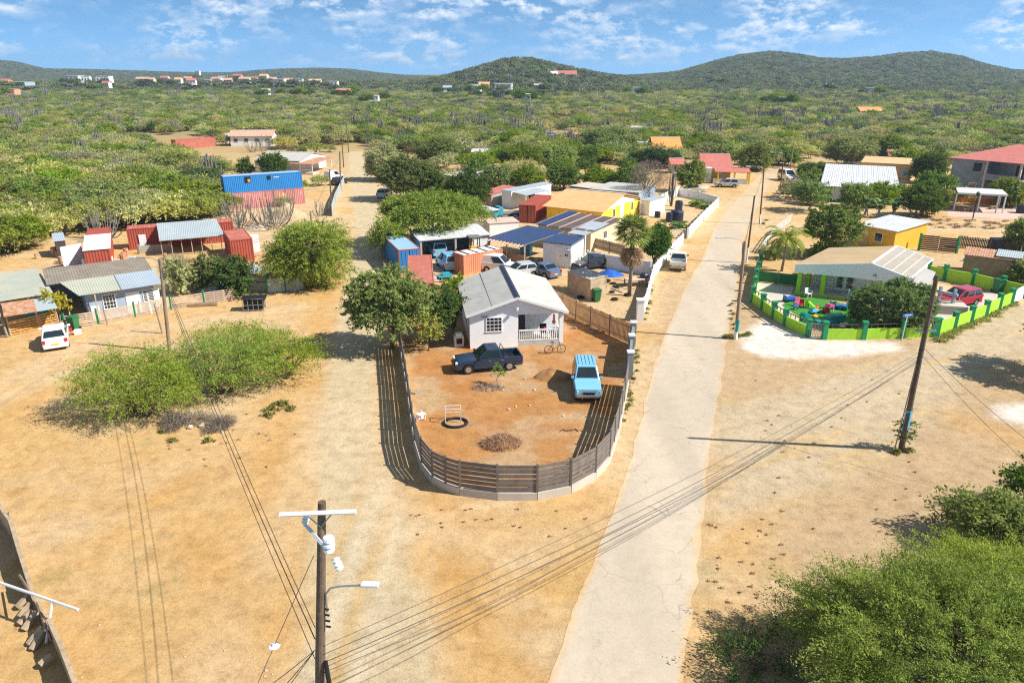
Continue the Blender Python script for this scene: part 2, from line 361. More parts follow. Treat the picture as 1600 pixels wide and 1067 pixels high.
def twig_mesh(name, seed, R, zc, n, length, w=.012, mat='dry'):
    "bare thorny shrub: thin sticks radiating from the base"
    r = np.random.default_rng(seed); d = unit(r.normal(size=(n, 3)) * [1, 1, .8] + [0, 0, .35]); k = r.uniform(.25, 1, n) ** .6
    P = d * k[:, None] * R + [0, 0, zc]; P[:, 2] = np.maximum(P[:, 2], .05)
    T = unit(d + r.normal(size=(n, 3)) * .6); N = unit(r.normal(size=(n, 3)))
    V, Q = blades(P, T, N, length * r.uniform(.4, 1.2, n), w * r.uniform(.7, 1.6, n))
    return npmesh(name, V, Q, LEAF[mat], {'tint': r.uniform(0, 1, n)})
def tuft_mesh(name, seed, R, n, hgt, mat='grass'):
    "low weeds: upright blades over a patch"
    r = np.random.default_rng(seed); a = r.uniform(0, 2 * pi, n); q = r.uniform(0, 1, n) ** .5 * (.6 + .4 * np.sin(a * 3 + seed))
    hh = hgt * r.uniform(.4, 1.2, n) * (1.1 - .6 * q); P = np.stack([np.cos(a) * q * R[0], np.sin(a) * q * R[1], hh * .5], 1)
    T = unit(np.stack([r.normal(size=n), r.normal(size=n), np.abs(r.normal(size=n)) * .7], 1)); N = unit(r.normal(size=(n, 3)) * .5 + [0, 0, 1])
    V, Q = blades(P, T, N, hh * .6, hh * .14 + .012)
    return npmesh(name, V, Q, LEAF[mat], {'tint': r.uniform(0, 1, n)})

def fan_palm(label, loc, h):
    t = thing('fan_palm', label, 'palm tree', loc); r = np.random.default_rng(5)
    MB().tube([(0, 0, -.2), (.05, 0, h * .5), (0, .05, h)], [.2, .17, .2], 10).build('trunk', M['barkgrey'], t, smooth=True)
    def fronds(n, el0, el1, nb, bl, col, ztop, tilt=0):
        Vs, Qs, ts = [], [], []; o = 0
        for k in range(n):
            a = 2.399 * k + r.uniform(-.3, .3); e = el0 + (el1 - el0) * (k / n) + r.uniform(-.12, .12)
            d = np.array([cos(a) * cos(e), sin(a) * cos(e), sin(e)]); side = np.array([-sin(a), cos(a), 0.]); base = np.array([0, 0, ztop]) + d * r.uniform(.8, 1.25)
            nrm = np.cross(side, d); P, T, N = [], [], []
            Vs.append(np.array([np.array([0, 0, ztop]) + side * .02, np.array([0, 0, ztop]) - side * .02, base - side * .015, base + side * .015])); Qs.append(np.array([[0, 1, 2, 3]]) + o); o += 4; ts.append([.3])
            for j in range(nb):
                b = -1.9 + 3.8 * j / (nb - 1); dd = d * cos(b) + side * sin(b); dd = dd - np.array([0, 0, .25]) + nrm * .12 * r.normal()
                l = bl * (.75 + .3 * cos(b)) * r.uniform(.85, 1.1); P.append(base + dd * l * .5); T.append(dd); N.append(nrm + r.normal(size=3) * .2)
            V, Q = blades(np.array(P), np.array(T), np.array(N), np.full(nb, bl * .52), np.full(nb, .055)); Vs.append(V); Qs.append(Q + o); o += len(V); ts.append(r.uniform(.1, 1, nb))
        return npmesh(col[0], np.concatenate(Vs), np.concatenate(Qs), LEAF[col[1]], {'tint': np.concatenate(ts)})
    link('crown', fronds(66, 1.35, -.55, 17, 1.15, ('fan_palm_crown', 'palm'), h), t)
    link('dead_frond_skirt', fronds(100, -1.05, -1.53, 9, 1.3, ('fan_palm_skirt', 'deadpalm'), h - .95), t)
    return t
def pinnate_palm(label, loc, h, nf=22, fl=2.6, name='coconut_palm', seed=3):
    t = thing(name, label, 'palm tree', loc); r = np.random.default_rng(seed)
    MB().tube([(0, 0, -.2), (.1, 0, h * .4), (.12, .05, h * .75), (.05, 0, h)], [.17, .12, .11, .1], 8).build('trunk', M['barkgrey'], t, smooth=True)
    Vs, Qs, ts = [], [], []; o = 0
    for k in range(nf):
        a = 2.399 * k; e = 1.25 - 1.5 * k / nf + r.uniform(-.1, .1); hor = np.array([cos(a), sin(a), 0.]); side = np.array([-sin(a), cos(a), 0.]); p = np.array([.05, 0, h]); n = 26; L = fl * r.uniform(.85, 1.1); P, T, N, W = [], [], [], []
        tone = r.uniform(0, 1)
        for i in range(n):
            ee = e - 1.9 * (i / n) ** 1.3; dd = hor * cos(ee) + np.array([0, 0, sin(ee)]); p = p + dd * L / n; nr = np.cross(side, dd)
            for s in (-1, 1):
                ld = unit(side * s * .8 + dd * .55 - np.array([0, 0, .45])); ll = .62 * (1 - abs(i / n - .4) * 1.1) + .1
                P.append(p + ld * ll * .5); T.append(ld); N.append(nr + r.normal(size=3) * .25); W.append(ll * .5)
            P.append(p); T.append(dd); N.append(nr); W.append(L / n)
        W = np.array(W); V, Q = blades(np.array(P), np.array(T), np.array(N), W, W * 0 + .05); Vs.append(V); Qs.append(Q + o); o += len(V); ts.append(np.clip(tone * .6 + r.uniform(0, .4, len(W)), 0, 1))
    link('crown', npmesh('palm_crown', np.concatenate(Vs), np.concatenate(Qs), LEAF['palm'], {'tint': np.concatenate(ts)}), t)
    return t
def banana(label, loc, seed, h=2.4, n=11):
    t = thing('banana_plant', label, 'plant', loc); r = random.Random(seed); V, Q, T = [], [], []
    for k in range(n):
        a = 2.399 * k + r.uniform(-.3, .3); L = r.uniform(1.6, 2.4); e = r.uniform(.7, 1.35); p = Vector((r.uniform(-.5, .5), r.uniform(-.5, .5), h * r.uniform(.4, .8))); hor = Vector((cos(a), sin(a), 0)); sd = Vector((-sin(a), cos(a), 0)); m = 7; b = len(V)
        for i in range(m + 1):
            ee = e - 1.7 * (i / m) ** 1.5; w = .32 * sin(pi * min(1, (i + .6) / (m + .6))) + .02; u_ = Vector((0, 0, .25 * w)); V += [p - sd * w + u_, p, p + sd * w + u_]; p = p + (hor * cos(ee) + Vector((0, 0, sin(ee)))) * L / m
        for i in range(m):
            for j in (0, 1): q = b + i * 3 + j; Q.append((q, q + 1, q + 4, q + 3)); T.append(min(1, max(0, .5 + .5 * sin(k * 2.1)) * .8 + r.random() * .2))
    link('crown', npmesh('banana_leaves', np.array(V), np.array(Q), LEAF['banana'], {'tint': np.array(T)}), t)
    s = MB()
    for k in range(4): s.tube([(r.uniform(-.4, .4), r.uniform(-.4, .4), -.1), (r.uniform(-.3, .3), r.uniform(-.3, .3), h * .7)], [.13, .08], 7)
    s.build('trunk', M['barkgrey'], t); return t
# ------------------------------------------------------------------ vehicles (x forward)
def wheel(t, x, y, r, w=.22):
    s = 1 if y > 0 else -1
    tx = MB().tube([(0, -w / 2, 0), (0, -w / 2 + .03, 0), (0, w / 2 - .03, 0), (0, w / 2, 0)], [r * .9, r, r, r * .9], 18).build('wheel', M['rubber'], t, loc=(x, y, r), smooth=False)
    m = MB(); m.tube([(0, s * (w / 2 - .02), 0), (0, s * (w / 2 + .008), 0)], [r * .62, r * .58], 14)
    m.build('rim', M['rim'], tx); return tx
CAR = {  # L, W, wheel r, rear/front axle x, lower body top outline (rear -> front), cabin outline (rear bottom, rear top, front top, front bottom), bottom z
 'hatch': dict(L=4.0, W=1.72, r=.31, ax=(-1.25, 1.28), top=[(-1.97, .55), (-1.93, .92), (-1.6, .98), (.75, .95), (1.75, .76), (1.97, .6)], cab=[(-1.86, .95), (-1.42, 1.5), (.05, 1.52), (1.0, .93)], zb=.2),
 'sedan': dict(L=4.5, W=1.75, r=.31, ax=(-1.35, 1.4), top=[(-2.22, .58), (-2.2, .95), (-1.5, 1.0), (.8, .94), (1.95, .78), (2.22, .6)], cab=[(-1.75, .97), (-1.0, 1.42), (.05, 1.45), (.95, .92)], zb=.2),
 'suv': dict(L=4.3, W=1.78, r=.36, ax=(-1.3, 1.32), top=[(-2.05, .6), (-2.08, 1.08), (-1.6, 1.1), (.72, 1.1), (1.85, 1.03), (2.0, .98), (2.05, .65)], cab=[(-2.05, 1.08), (-1.95, 1.86), (.02, 1.88), (.72, 1.08)], zb=.34),
 'mpv': dict(L=4.3, W=1.78, r=.33, ax=(-1.3, 1.38), top=[(-2.13, .6), (-2.12, 1.05), (-1.6, 1.05), (.95, 1.0), (1.95, .82), (2.14, .62)], cab=[(-2.06, 1.03), (-1.8, 1.62), (.1, 1.66), (1.35, .97)], zb=.22),
 'van': dict(L=4.2, W=1.76, r=.32, ax=(-1.3, 1.35), top=[(-2.08, .6), (-2.1, 1.1), (-1.6, 1.12), (.8, 1.05), (1.85, .85), (2.08, .62)], cab=[(-2.08, 1.08), (-2.0, 1.85), (.0, 1.87), (.95, 1.02)], zb=.22),
 'pickup': dict(L=5.1, W=1.78, r=.37, ax=(-1.5, 1.55), top=[(-2.5, .66), (-2.5, .76), (-1.0, .76), (-.98, 1.1), (.85, 1.08), (2.2, .98), (2.48, .72)], cab=[(-.98, 1.08), (-.82, 1.72), (.1, 1.75), (.95, 1.06)], zb=.38, bed=1),
}
def car(name, label, cat, pos, ang, kind, paintm, group=None, glass=True, rows=2, panel=False, scale=1.0):
    S = CAR[kind]; t = thing(name, label, cat, pos, ang, group); t.scale = (scale,) * 3
    hw, r, zb = S['W'] / 2, S['r'], S['zb']; (xr, xf) = S['ax']; P = M[paintm]
    def arch(x): return [(x + (r + .07) * cos(a), r + (r + .07) * sin(a)) for a in [pi - pi * k / 8 for k in range(9)]]
    xa, xb = S['top'][0][0], S['top'][-1][0]
    low = [(xa + .05, zb)] + [p for p in arch(xr) if p[1] >= zb - .02] + [p for p in arch(xf) if p[1] >= zb - .02] + [(xb - .05, zb)]
    out = low + list(reversed(S['top']))
    mb = MB().side(out, -hw, hw)
    def nar(z, k=.16): return 1 - k * max(0, z - .85)
    me = mb.mesh('body', P, bevel=.055)
    for v in me.vertices: v.co.y *= (1 - .05 * max(0, (abs(v.co.x) - 1.2))) * nar(v.co.z, .05)
    link('body', me, t)
    MB().box((0, 0, zb + .12), (abs(xb - xa) - .5, 2 * hw - .28, .2)).build('chassis', M['black'], t)
    c = S['cab']; cw = hw - .05; zlo = min(c[0][1], c[3][1])
    def W(z): return cw * (1 - .26 * max(0, z - zlo - .02))
    me = MB().side([c[0], c[3], c[2], c[1]], -cw, cw).mesh('cabin', P, bevel=.05)
    for v in me.vertices: v.co.y *= W(v.co.z) / cw
    link('cabin', me, t)
    def lerp(a, b, u): return (a[0] + (b[0] - a[0]) * u, a[1] + (b[1] - a[1]) * u)
    G = M['carglass'] if glass else M['black']
    def endglass(nm, lo, hi, sgn):
        a, b = lerp(lo, hi, .16), lerp(lo, hi, .88); nx, nz = (hi[1] - lo[1]), -(hi[0] - lo[0]); q = hypot(nx, nz); ox, oz = sgn * nx / q * .022, sgn * nz / q * .022
        ya, yb = W(a[1]) - .1, W(b[1]) - .13
        vs = [(a[0] + ox, -ya, a[1] + oz), (a[0] + ox, ya, a[1] + oz), (b[0] + ox, yb, b[1] + oz), (b[0] + ox, -yb, b[1] + oz)]
        m = MB().add(vs, [(0, 1, 2, 3) if sgn > 0 else (3, 2, 1, 0)]); m.build(nm, G, t)
    endglass('windscreen', c[3], c[2], 1)
    if not panel or panel == 'rear': endglass('rear_window', c[0], c[1], -1)
    def xat(z, lo, hi): u = (z - lo[1]) / (hi[1] - lo[1]); return lo[0] + (hi[0] - lo[0]) * u
    z0, z1 = zlo + .07, min(c[1][1], c[2][1]) - .1
    xs_lo = (xat(z0, c[0], c[1]) + .14, xat(z0, c[3], c[2]) - .14); xs_hi = (xat(z1, c[0], c[1]) + .12, xat(z1, c[3], c[2]) - .1)
    for s in (-1, 1):
        nrow = rows; cuts = [0] + ([(k + 1) / nrow for k in range(nrow)])
        for k in range(nrow):
            if panel and k < nrow - 1: continue
            u0, u1 = cuts[k] + (.03 if k else 0), cuts[k + 1] - (.03 if k < nrow - 1 else 0)
            q = [(xs_lo[0] + (xs_lo[1] - xs_lo[0]) * u0, z0), (xs_lo[0] + (xs_lo[1] - xs_lo[0]) * u1, z0), (xs_hi[0] + (xs_hi[1] - xs_hi[0]) * u1, z1), (xs_hi[0] + (xs_hi[1] - xs_hi[0]) * u0, z1)]
            vs = [(x, s * (W(z) + .012), z) for x, z in q]
            MB().add(vs, [(0, 1, 2, 3) if s < 0 else (3, 2, 1, 0)]).build('side_window', G, t)
        for ax in (xr, xf): wheel(t, ax, s * (hw - .12), r)
        MB().box((xb - .14, s * (hw - .28), (S['top'][-1][1] + S['top'][-2][1]) / 2 - .02), (.2, .36, .15), rz=-s * .25).build('headlight', M['lamp'], t, bevel=.02)
        MB().box((xa + .01, s * (hw - .15), S['top'][1][1] - .14), (.1, .2, .26)).build('taillight', M['taillight'], t, bevel=.015)
        MB().box((c[3][0] - .2, s * (hw + .08), c[3][1] + .12), (.12, .2, .16)).build('wing_mirror', P if kind != 'pickup' else M['black'], t, bevel=.03)
        for k in range(1 if kind == 'van' else 2):
            MB().box((xs_lo[1] - .75 - k * .95, s * (hw + .006), zlo - .14), (.18, .03, .035)).build('door_handle', M['chrome'] if k % 1 == 0 else P, t)
    MB().box((xb + .0, 0, zb + .16), (.16, 2 * hw - .2, .2)).build('front_bumper', P if kind != 'suv' else M['metal'], t, bevel=.04)
    MB().box((xa + .02, 0, zb + .16), (.16, 2 * hw - .16, .2)).build('rear_bumper', P if kind != 'pickup' else M['metal'], t, bevel=.04)
    MB().box((xb - .02, 0, zb + .36), (.1, hw * .9, .16)).build('grille', M['black'], t)
    MB().box((xa - .04, 0, zb + .34), (.03, .5, .12)).build('number_plate', M['sun'], t)
    if S.get('bed'):
        m = MB(); x0, x1 = xa, -1.0
        for s in (-1, 1): m.box(((x0 + x1) / 2, s * (hw - .05), .93), (x1 - x0, .1, .36))
        m.box((x0 + .05, 0, .93), (.1, 2 * hw - .2, .36)); m.build('bed', P, t, bevel=.02)
        MB().box(((x0 + x1) / 2, 0, .775), (x1 - x0 - .2, 2 * hw - .2, .02)).build('bed_floor', M['black'], t)
        m = MB()
        for s in (-1, 1): m.tube([(-1.1, s * (hw - .12), 1.1), (-1.15, s * (hw - .22), 1.62)], .03, 6)
        m.tube([(-1.15, -hw + .22, 1.62), (-1.15, hw - .22, 1.62)], .03, 6); m.build('roll_bar', M['black'], t)
    return t

# ------------------------------------------------------------------ containers
def container(name, label, cat, pos, ang, L, mat, top=None, Hh=2.6, Wd=2.44, group=None, doors='R', open_top=False, frame=None):
    t = thing(name, label, cat, pos, ang, group); m = MB(); a, b = L / 2 - .06, Wd / 2 - .05; z0, z1 = .16, Hh - .12; FM = M[frame or mat]
    m.corr([(-a, -b, z0), (a, -b, z0), (a, -b, z1), (-a, -b, z1)], .28, .04); m.corr([(a, b, z0), (-a, b, z0), (-a, b, z1), (a, b, z1)], .28, .04)
    if doors != 'R': m.corr([(a, -b, z0), (a, b, z0), (a, b, z1), (a, -b, z1)], .28, .04)
    if doors != 'L': m.corr([(-a, b, z0), (-a, -b, z0), (-a, -b, z1), (-a, b, z1)], .28, .04)
    m.build('side_panels', M[mat], t)
    if not open_top:
        r = MB(); r.corr([(-a, -b, Hh - .05), (a, -b, Hh - .05), (a, b, Hh - .05), (-a, b, Hh - .05)], .5, .02); r.build('roof_panel', M[top or mat], t)
    MB().box((0, 0, .12), (L - .1, Wd - .1, .08)).build('floor', M['wooddark'], t)
    f = MB()
    for sx in (-1, 1):
        for sy in (-1, 1): f.box((sx * (L / 2 - .06), sy * (Wd / 2 - .06), Hh / 2), (.14, .14, Hh - .002))
        f.box((sx * (L / 2 - .06), 0, .09), (.12, Wd - .26, .16)); f.box((sx * (L / 2 - .06), 0, Hh - .07), (.12, Wd - .26, .12))
    for sy in (-1, 1): f.box((0, sy * (Wd / 2 - .045), .09), (L - .26, .1, .16)); f.box((0, sy * (Wd / 2 - .045), Hh - .06), (L - .26, .1, .12))
    f.build('frame', FM, t, bevel=.012)
    for e in doors:
        if e not in 'LR': continue
        sx = 1 if e == 'R' else -1
        for sy in (-1, 1):
            d = MB().box((sx * (L / 2 - .02), sy * Wd / 4 * .94, Hh / 2), (.05, Wd / 2 - .16, Hh - .3)).build('door', M[mat], t)
            q = MB()
            for o in (-.22, .22): q.tube([(sx * (L / 2 + .03), sy * Wd / 4 + o, .25), (sx * (L / 2 + .03), sy * Wd / 4 + o, Hh - .2)], .02, 5)
            q.build('lock_rods', M['metal'], d)
    return t
# ------------------------------------------------------------------ buildings
def opening(t, side, u, z, w, h, kind, W, D, fm='white', pane='glass'):
    "window or door set on a wall face; side F(-y) B(+y) L(-x) R(+x); u along the wall"
    n = {'F': (0, -1), 'B': (0, 1), 'L': (-1, 0), 'R': (1, 0)}[side]; off = D / 2 if side in 'FB' else W / 2
    def P(a, o, zz): return (a, n[1] * (off + o), zz) if side in 'FB' else (n[0] * (off + o), a, zz)
    def S(a, o, zz): return (a, o, zz) if side in 'FB' else (o, a, zz)
    if kind == 'door':
        d = MB().box(P(u, .02, z + h / 2), S(w, .06, h)).build('door', M[fm], t, bevel=.01)
        MB().box(P(u + w * .36, .07, z + h * .48), S(.05, .06, .12)).build('handle', M['metal'], d); return d
    if kind == 'dark_panel': return MB().box(P(u, .012, z + h / 2), S(w, .03, h)).build('opening', M['black'], t)  # no hole is cut; a black panel paints the dark inside
    f = MB(); e = .07
    f.box(P(u, .02, z + h - e / 2), S(w, .07, e)); f.box(P(u, .02, z + e / 2), S(w + .1, .1, e))
    for s in (-1, 1): f.box(P(u + s * (w / 2 - e / 2), .02, z + h / 2), S(e, .07, h - 2 * e))
    nc, nr = {'win': (2, 1), 'grid': (4, 4), 'jal': (1, 8), 'plain': (1, 1)}[kind]
    for k in range(1, nc): f.box(P(u - w / 2 + w * k / nc, .02, z + h / 2), S(.035, .05, h - 2 * e))
    for k in range(1, nr): f.box(P(u, .021, z + h * k / nr), S(w - 2 * e, .045, .035))
    o = f.build('window', M[fm], t); MB().box(P(u, .006, z + h / 2), S(w - 2 * e, .02, h - 2 * e)).build('pane', M[pane], o); return o
def house(name, label, cat, pos, ang, w, d, hh, rise, wall, roof, over=.35, ridge='y', ops=(), trim='white', group=None, roofs=True, walls=None, t=None, thick=.07):
    "gable house; ridge along y (gable faces front) or x"
    t = t or thing(name, label, cat, pos, ang, group); m = MB()
    if ridge == 'y': pf = [(-w / 2, -.1), (w / 2, -.1), (w / 2, hh), (0, hh + rise), (-w / 2, hh)]; m.side(pf, -d / 2, d / 2)
    else:
        pf = [(-d / 2, -.1), (d / 2, -.1), (d / 2, hh), (0, hh + rise), (-d / 2, hh)]; n = 5
        vs = [(-w / 2, p[0], p[1]) for p in pf] + [(w / 2, p[0], p[1]) for p in pf]
        m.add(vs, [tuple(reversed(range(n))), tuple(range(n, 2 * n))] + [(i, (i + 1) % n, n + (i + 1) % n, n + i) for i in range(n)])
    m.build('wall', M[wall], t)
    r = MB(); span = w if ridge == 'y' else d; k = rise / (span / 2); e = .05; ro = over; zt = hh + rise + e
    if ridge == 'y':
        y0, y1 = -d / 2 - ro, d / 2 + ro
        for s in (-1, 1):
            q = [(s * (w / 2 + ro), y0, hh - k * ro + e), (0, y0, zt), (0, y1, zt), (s * (w / 2 + ro), y1, hh - k * ro + e)]
            r.slab(q if s < 0 else [q[1], q[0], q[3], q[2]], thick)
        rp = r.build('roof', M[roof], t); MB().box((0, 0, zt + .02), (.28, d + 2 * ro, .06)).build('ridge_cap', M[trim], rp)
        b = MB()
        for yy in (y0 - .015, y1 + .015):
            for s in (-1, 1): b.slab([(s * (w / 2 + ro), yy - .02, hh - k * ro + e + .02), (0, yy - .02, zt + .02), (0, yy + .02, zt + .02), (s * (w / 2 + ro), yy + .02, hh - k * ro + e + .02)][::s * -1], .17)
        b.build('fascia', M[trim], rp)
    else:
        x0, x1 = -w / 2 - ro, w / 2 + ro
        r.slab([(x0, -d / 2 - ro, hh - k * ro + e), (x1, -d / 2 - ro, hh - k * ro + e), (x1, 0, zt), (x0, 0, zt)], thick)
        r.slab([(x0, 0, zt), (x1, 0, zt), (x1, d / 2 + ro, hh - k * ro + e), (x0, d / 2 + ro, hh - k * ro + e)], thick)
        rp = r.build('roof', M[roof], t); MB().box((0, 0, zt + .02), (w + 2 * ro, .28, .06)).build('ridge_cap', M[trim], rp)
    for o in ops: opening(t, *o[:6], w, d, *(o[6:]))
    return t
def shed(name, label, cat, pos, ang, w, d, hf, hb, wall, roof, over=.3, ops=(), group=None, t=None, thick=.06, open_front=False, ribs=0):
    "mono-pitch building, front height hf, back height hb"
    t = t or thing(name, label, cat, pos, ang, group); m = MB()
    if open_front:
        for s in (-1, 1): m.add([(s * w / 2, -d / 2, 0), (s * w / 2, d / 2, 0), (s * w / 2, d / 2, hb), (s * w / 2, -d / 2, hf), (s * (w / 2 - .1), -d / 2, 0), (s * (w / 2 - .1), d / 2, 0), (s * (w / 2 - .1), d / 2, hb), (s * (w / 2 - .1), -d / 2, hf)], [(0, 1, 2, 3), (7, 6, 5, 4), (0, 3, 7, 4), (1, 5, 6, 2), (3, 2, 6, 7)])
        m.box((0, d / 2 - .05, hb / 2), (w - .2, .1, hb))
    else:
        pf = [(-d / 2, -.1), (d / 2, -.1), (d / 2, hb), (-d / 2, hf)]; vs = [(-w / 2, p[0], p[1]) for p in pf] + [(w / 2, p[0], p[1]) for p in pf]
        m.add(vs, [(3, 2, 1, 0), (4, 5, 6, 7)] + [(i, (i + 1) % 4, 4 + (i + 1) % 4, 4 + i) for i in range(4)])
    m.build('wall', M[wall], t); k = (hb - hf) / d; q = [(-w / 2 - over, -d / 2 - over, hf - k * over + .07), (w / 2 + over, -d / 2 - over, hf - k * over + .07), (w / 2 + over, d / 2 + over, hb + k * over + .07), (-w / 2 - over, d / 2 + over, hb + k * over + .07)]
    rm = MB().slab(q, thick)
    if ribs: rm.corr([Vector(p) + Vector((0, 0, .012)) for p in q], ribs * .7, .02)
    rm.build('roof', M[roof], t)
    for o in ops: opening(t, *o[:6], w, d, *(o[6:]))
    return t
def far_house(name, label, pos, ang, w, d, hh, rise, wall, roof, nwin=3, group=None, cat='house'):
    ops = [('F', -w / 2 + w * (k + .5) / nwin, hh * .38, w / nwin * .42, hh * .36, 'plain', 'white') for k in range(nwin)]
    if rise <= 0: return shed(name, label, cat, pos, ang, w, d, hh, hh + .15, wall, roof, .2, ops, group)
    return house(name, label, cat, pos, ang, w, d, hh, rise, wall, roof, .5, 'x', ops, group=group)
# ------------------------------------------------------------------ fences and walls
def seglist(path, step):
    out = []
    for a, b in zip(path[:-1], path[1:]):
        a, b = Vector(a), Vector(b); n = max(1, round((b - a).length / step)); out += [(a.lerp(b, k / n), a.lerp(b, (k + 1) / n)) for k in range(n)]
    return out
def slat_panel(a, b, z0, z1, n, hgt, th=.03, rnd=None):
    m = MB()
    for k in range(n):
        z = z0 + (z1 - z0 - hgt) * k / max(1, n - 1); m.span(a + Vector((0, 0, 0)), b, th, hgt * (1 if not rnd else rnd.uniform(.85, 1.05)), z)
    return m
def picket_panel(a, b, z0, z1, pitch=.13, w=.1, th=.025, rnd=None, gap_rails=True):
    m = MB(); n = max(2, int((b - a).length / pitch)); d = (b - a).normalized()
    for k in range(n):
        p = a + d * (b - a).length * (k + .5) / n; zz = z1 + (rnd.uniform(-.05, .05) if rnd else 0); m.span(p - d * w / 2, p + d * w / 2, th, zz - z0, z0)
    nrm = Vector((-d.y, d.x, 0))
    if gap_rails:
        for z in (z0 + .3, z1 - .35): m.span(a + nrm * .04, b + nrm * .04, .04, .09, z)
    return m
def pallet_panel(a, b, z0, z1):
    m = slat_panel(a, b, z0, z1, 6, (z1 - z0) / 9, .025); d = (b - a).normalized(); L = (b - a).length; nrm = Vector((d.y, -d.x, 0))
    for k in range(4): p = a + d * (L * (k + .02) / 3.05); m.span(p - nrm * .05, p - nrm * .05 + d * .07, .08, z1 - z0 - .01, z0 + .005)
    return m
# ------------------------------------------------------------------ poles and wires
def pole(label, base, top, r0=.14, r1=.09, mat='pole', white=0.0, arm=None, lamp=None, cross=None, lamp_dir=1, rack=None):
    "arm: (height fraction, reach vector) lamp on a bracket"
    base, top = Vector(base), Vector(top); t = thing('utility_pole', label, 'pole', base); e = top - base
    MB().tube([(0, 0, -.4), e * .5, e], [r0, (r0 + r1) / 2, r1], 10).build('pole_shaft', M[mat], t, smooth=False)
    if white: k = white / e.z; MB().tube([(0, 0, .0), e * k], [r0 + .008, r0 + .004], 10).build('white_painted_foot', M['white'], t)
    if lamp:
        f, reach, rise = lamp; s = e * f; q = Vector(reach); tip = s + q + Vector((0, 0, rise)); hd = q.normalized()
        la = MB().tube([s + Vector((0, 0, -.7)) + hd * .12, s + hd * .16 + Vector((0, 0, rise * .3)), s + q * .22 + Vector((0, 0, rise * .8)), s + q * .5 + Vector((0, 0, rise * .97)), tip], .03, 6).build('lamp_arm', M['metal'], t)
        b = MB().box((0, 0, 0), (.62, .2, .1)).build('lamp_head', M['steelwhite'], la, loc=tip + hd * .25, rz=atan2(hd.y, hd.x), bevel=.03)
    if rack is not None:
        zf, d = rack; d = Vector(d); m = MB()
        for k in range(4): p = e * zf + Vector((0, 0, -.22 * k)); m.tube([p + d * .08, p + d * .22], .022, 5); m.tube([p + d * .19 + Vector((0, 0, -.05)), p + d * .19 + Vector((0, 0, .05))], .045, 7)
        m.build('wire_rack', M['black'], t)
    return t
NW = [0]
def wire(a, b, sag, r=.011, label=None, n=24, group='wires strung between the utility poles', extra=None):
    a, b = Vector(a), Vector(b); pts = []
    for i in range(n + 1):
        u = i / n; p = a.lerp(b, u); p.z -= 4 * sag * u * (1 - u); pts.append(p)
    if extra: pts = extra(pts)
    o = MB().tube(pts, r, 4).build('power_line', M['wire']); tag(o, label or 'thin dark cable strung between utility poles over the sandy ground', 'cable', group); NW[0] += 1; return o
# ------------------------------------------------------------------ numeric noise and polygons
def vnoise(x, y, seed=0):
    xi = np.floor(x).astype(np.int64); yi = np.floor(y).astype(np.int64); fx = x - xi; fy = y - yi
    def hsh(a, b):
        n = (a * 374761393 + b * 668265263 + seed * 1442695041) & 0xffffffff; n = ((n ^ (n >> 13)) * 1274126177) & 0xffffffff
        return ((n ^ (n >> 16)) & 0xffff) / 65535.0
    u = fx * fx * (3 - 2 * fx); v = fy * fy * (3 - 2 * fy)
    return (hsh(xi, yi) * (1 - u) + hsh(xi + 1, yi) * u) * (1 - v) + (hsh(xi, yi + 1) * (1 - u) + hsh(xi + 1, yi + 1) * u) * v
def fbm(x, y, seed=0, o=4):
    s = 0; a = .5; t = 0
    for k in range(o): s = s + a * vnoise(x * 2 ** k + 17.3 * k, y * 2 ** k - 9.1 * k, seed + k); t += a; a *= .55
    return s / t
def sdf(x, y, poly):
    "signed distance, negative inside"
    x = np.asarray(x, float); y = np.asarray(y, float); d = np.full(x.shape, 1e9); ins = np.zeros(x.shape, bool); n = len(poly)
    for i in range(n):
        ax, ay = poly[i][0], poly[i][1]; bx, by = poly[(i + 1) % n][0], poly[(i + 1) % n][1]; ex, ey = bx - ax, by - ay
        t = np.clip(((x - ax) * ex + (y - ay) * ey) / (ex * ex + ey * ey + 1e-9), 0, 1); d = np.minimum(d, (x - ax - t * ex) ** 2 + (y - ay - t * ey) ** 2)
        c = ((ay > y) != (by > y)); xx = (bx - ax) * (y - ay) / (by - ay + 1e-12) + ax; ins ^= c & (x < xx)
    d = np.sqrt(d); return np.where(ins, -d, d)
def sst(a, b, v): t = np.clip((v - a) / (b - a), 0, 1); return t * t * (3 - 2 * t)
def gp(L): return [g(*p) for p in L]
ROAD_L = gp([(800, 1180), (858, 1067), (898, 950), (925, 880), (958, 800), (985, 720), (1003, 650), (1020, 580), (1036, 530), (1053, 490), (1066, 460), (1078, 436), (1096, 406), (1114, 360), (1136, 330), (1158, 304), (1178, 283), (1197, 266), (1213, 256), (1232, 247)])
ROAD_R = gp([(1045, 1180), (1066, 1067), (1085, 920), (1101, 810), (1110, 700), (1119, 640), (1131, 578), (1139, 512), (1146, 480), (1152, 450), (1156, 420), (1160, 388), (1167, 360), (1177, 335), (1192, 306), (1206, 285), (1219, 269), (1232, 258), (1243, 250), (1258, 243)])
TRACK = gp([(430, 1200), (490, 830), (497, 700), (508, 600), (528, 500), (546, 430), (553, 380), (552, 330), (548, 290), (545, 255), (543, 238), (566, 236), (575, 252), (586, 290), (594, 330), (596, 380), (600, 430), (600, 480), (588, 560), (583, 640), (596, 740), (640, 830), (690, 1067), (710, 1200)])
LOT = gp([(628, 520), (638, 570), (645, 620), (652, 670), (668, 715), (700, 752), (740, 772), (800, 778), (860, 770), (905, 752), (940, 715), (962, 665), (975, 620), (982, 580), (985, 540), (930, 500), (880, 470), (760, 440), (640, 450)])
WHITE1 = gp([(1165, 522), (1195, 500), (1230, 515), (1290, 532), (1350, 534), (1400, 536), (1410, 548), (1330, 556), (1250, 560), (1195, 558), (1160, 545)])
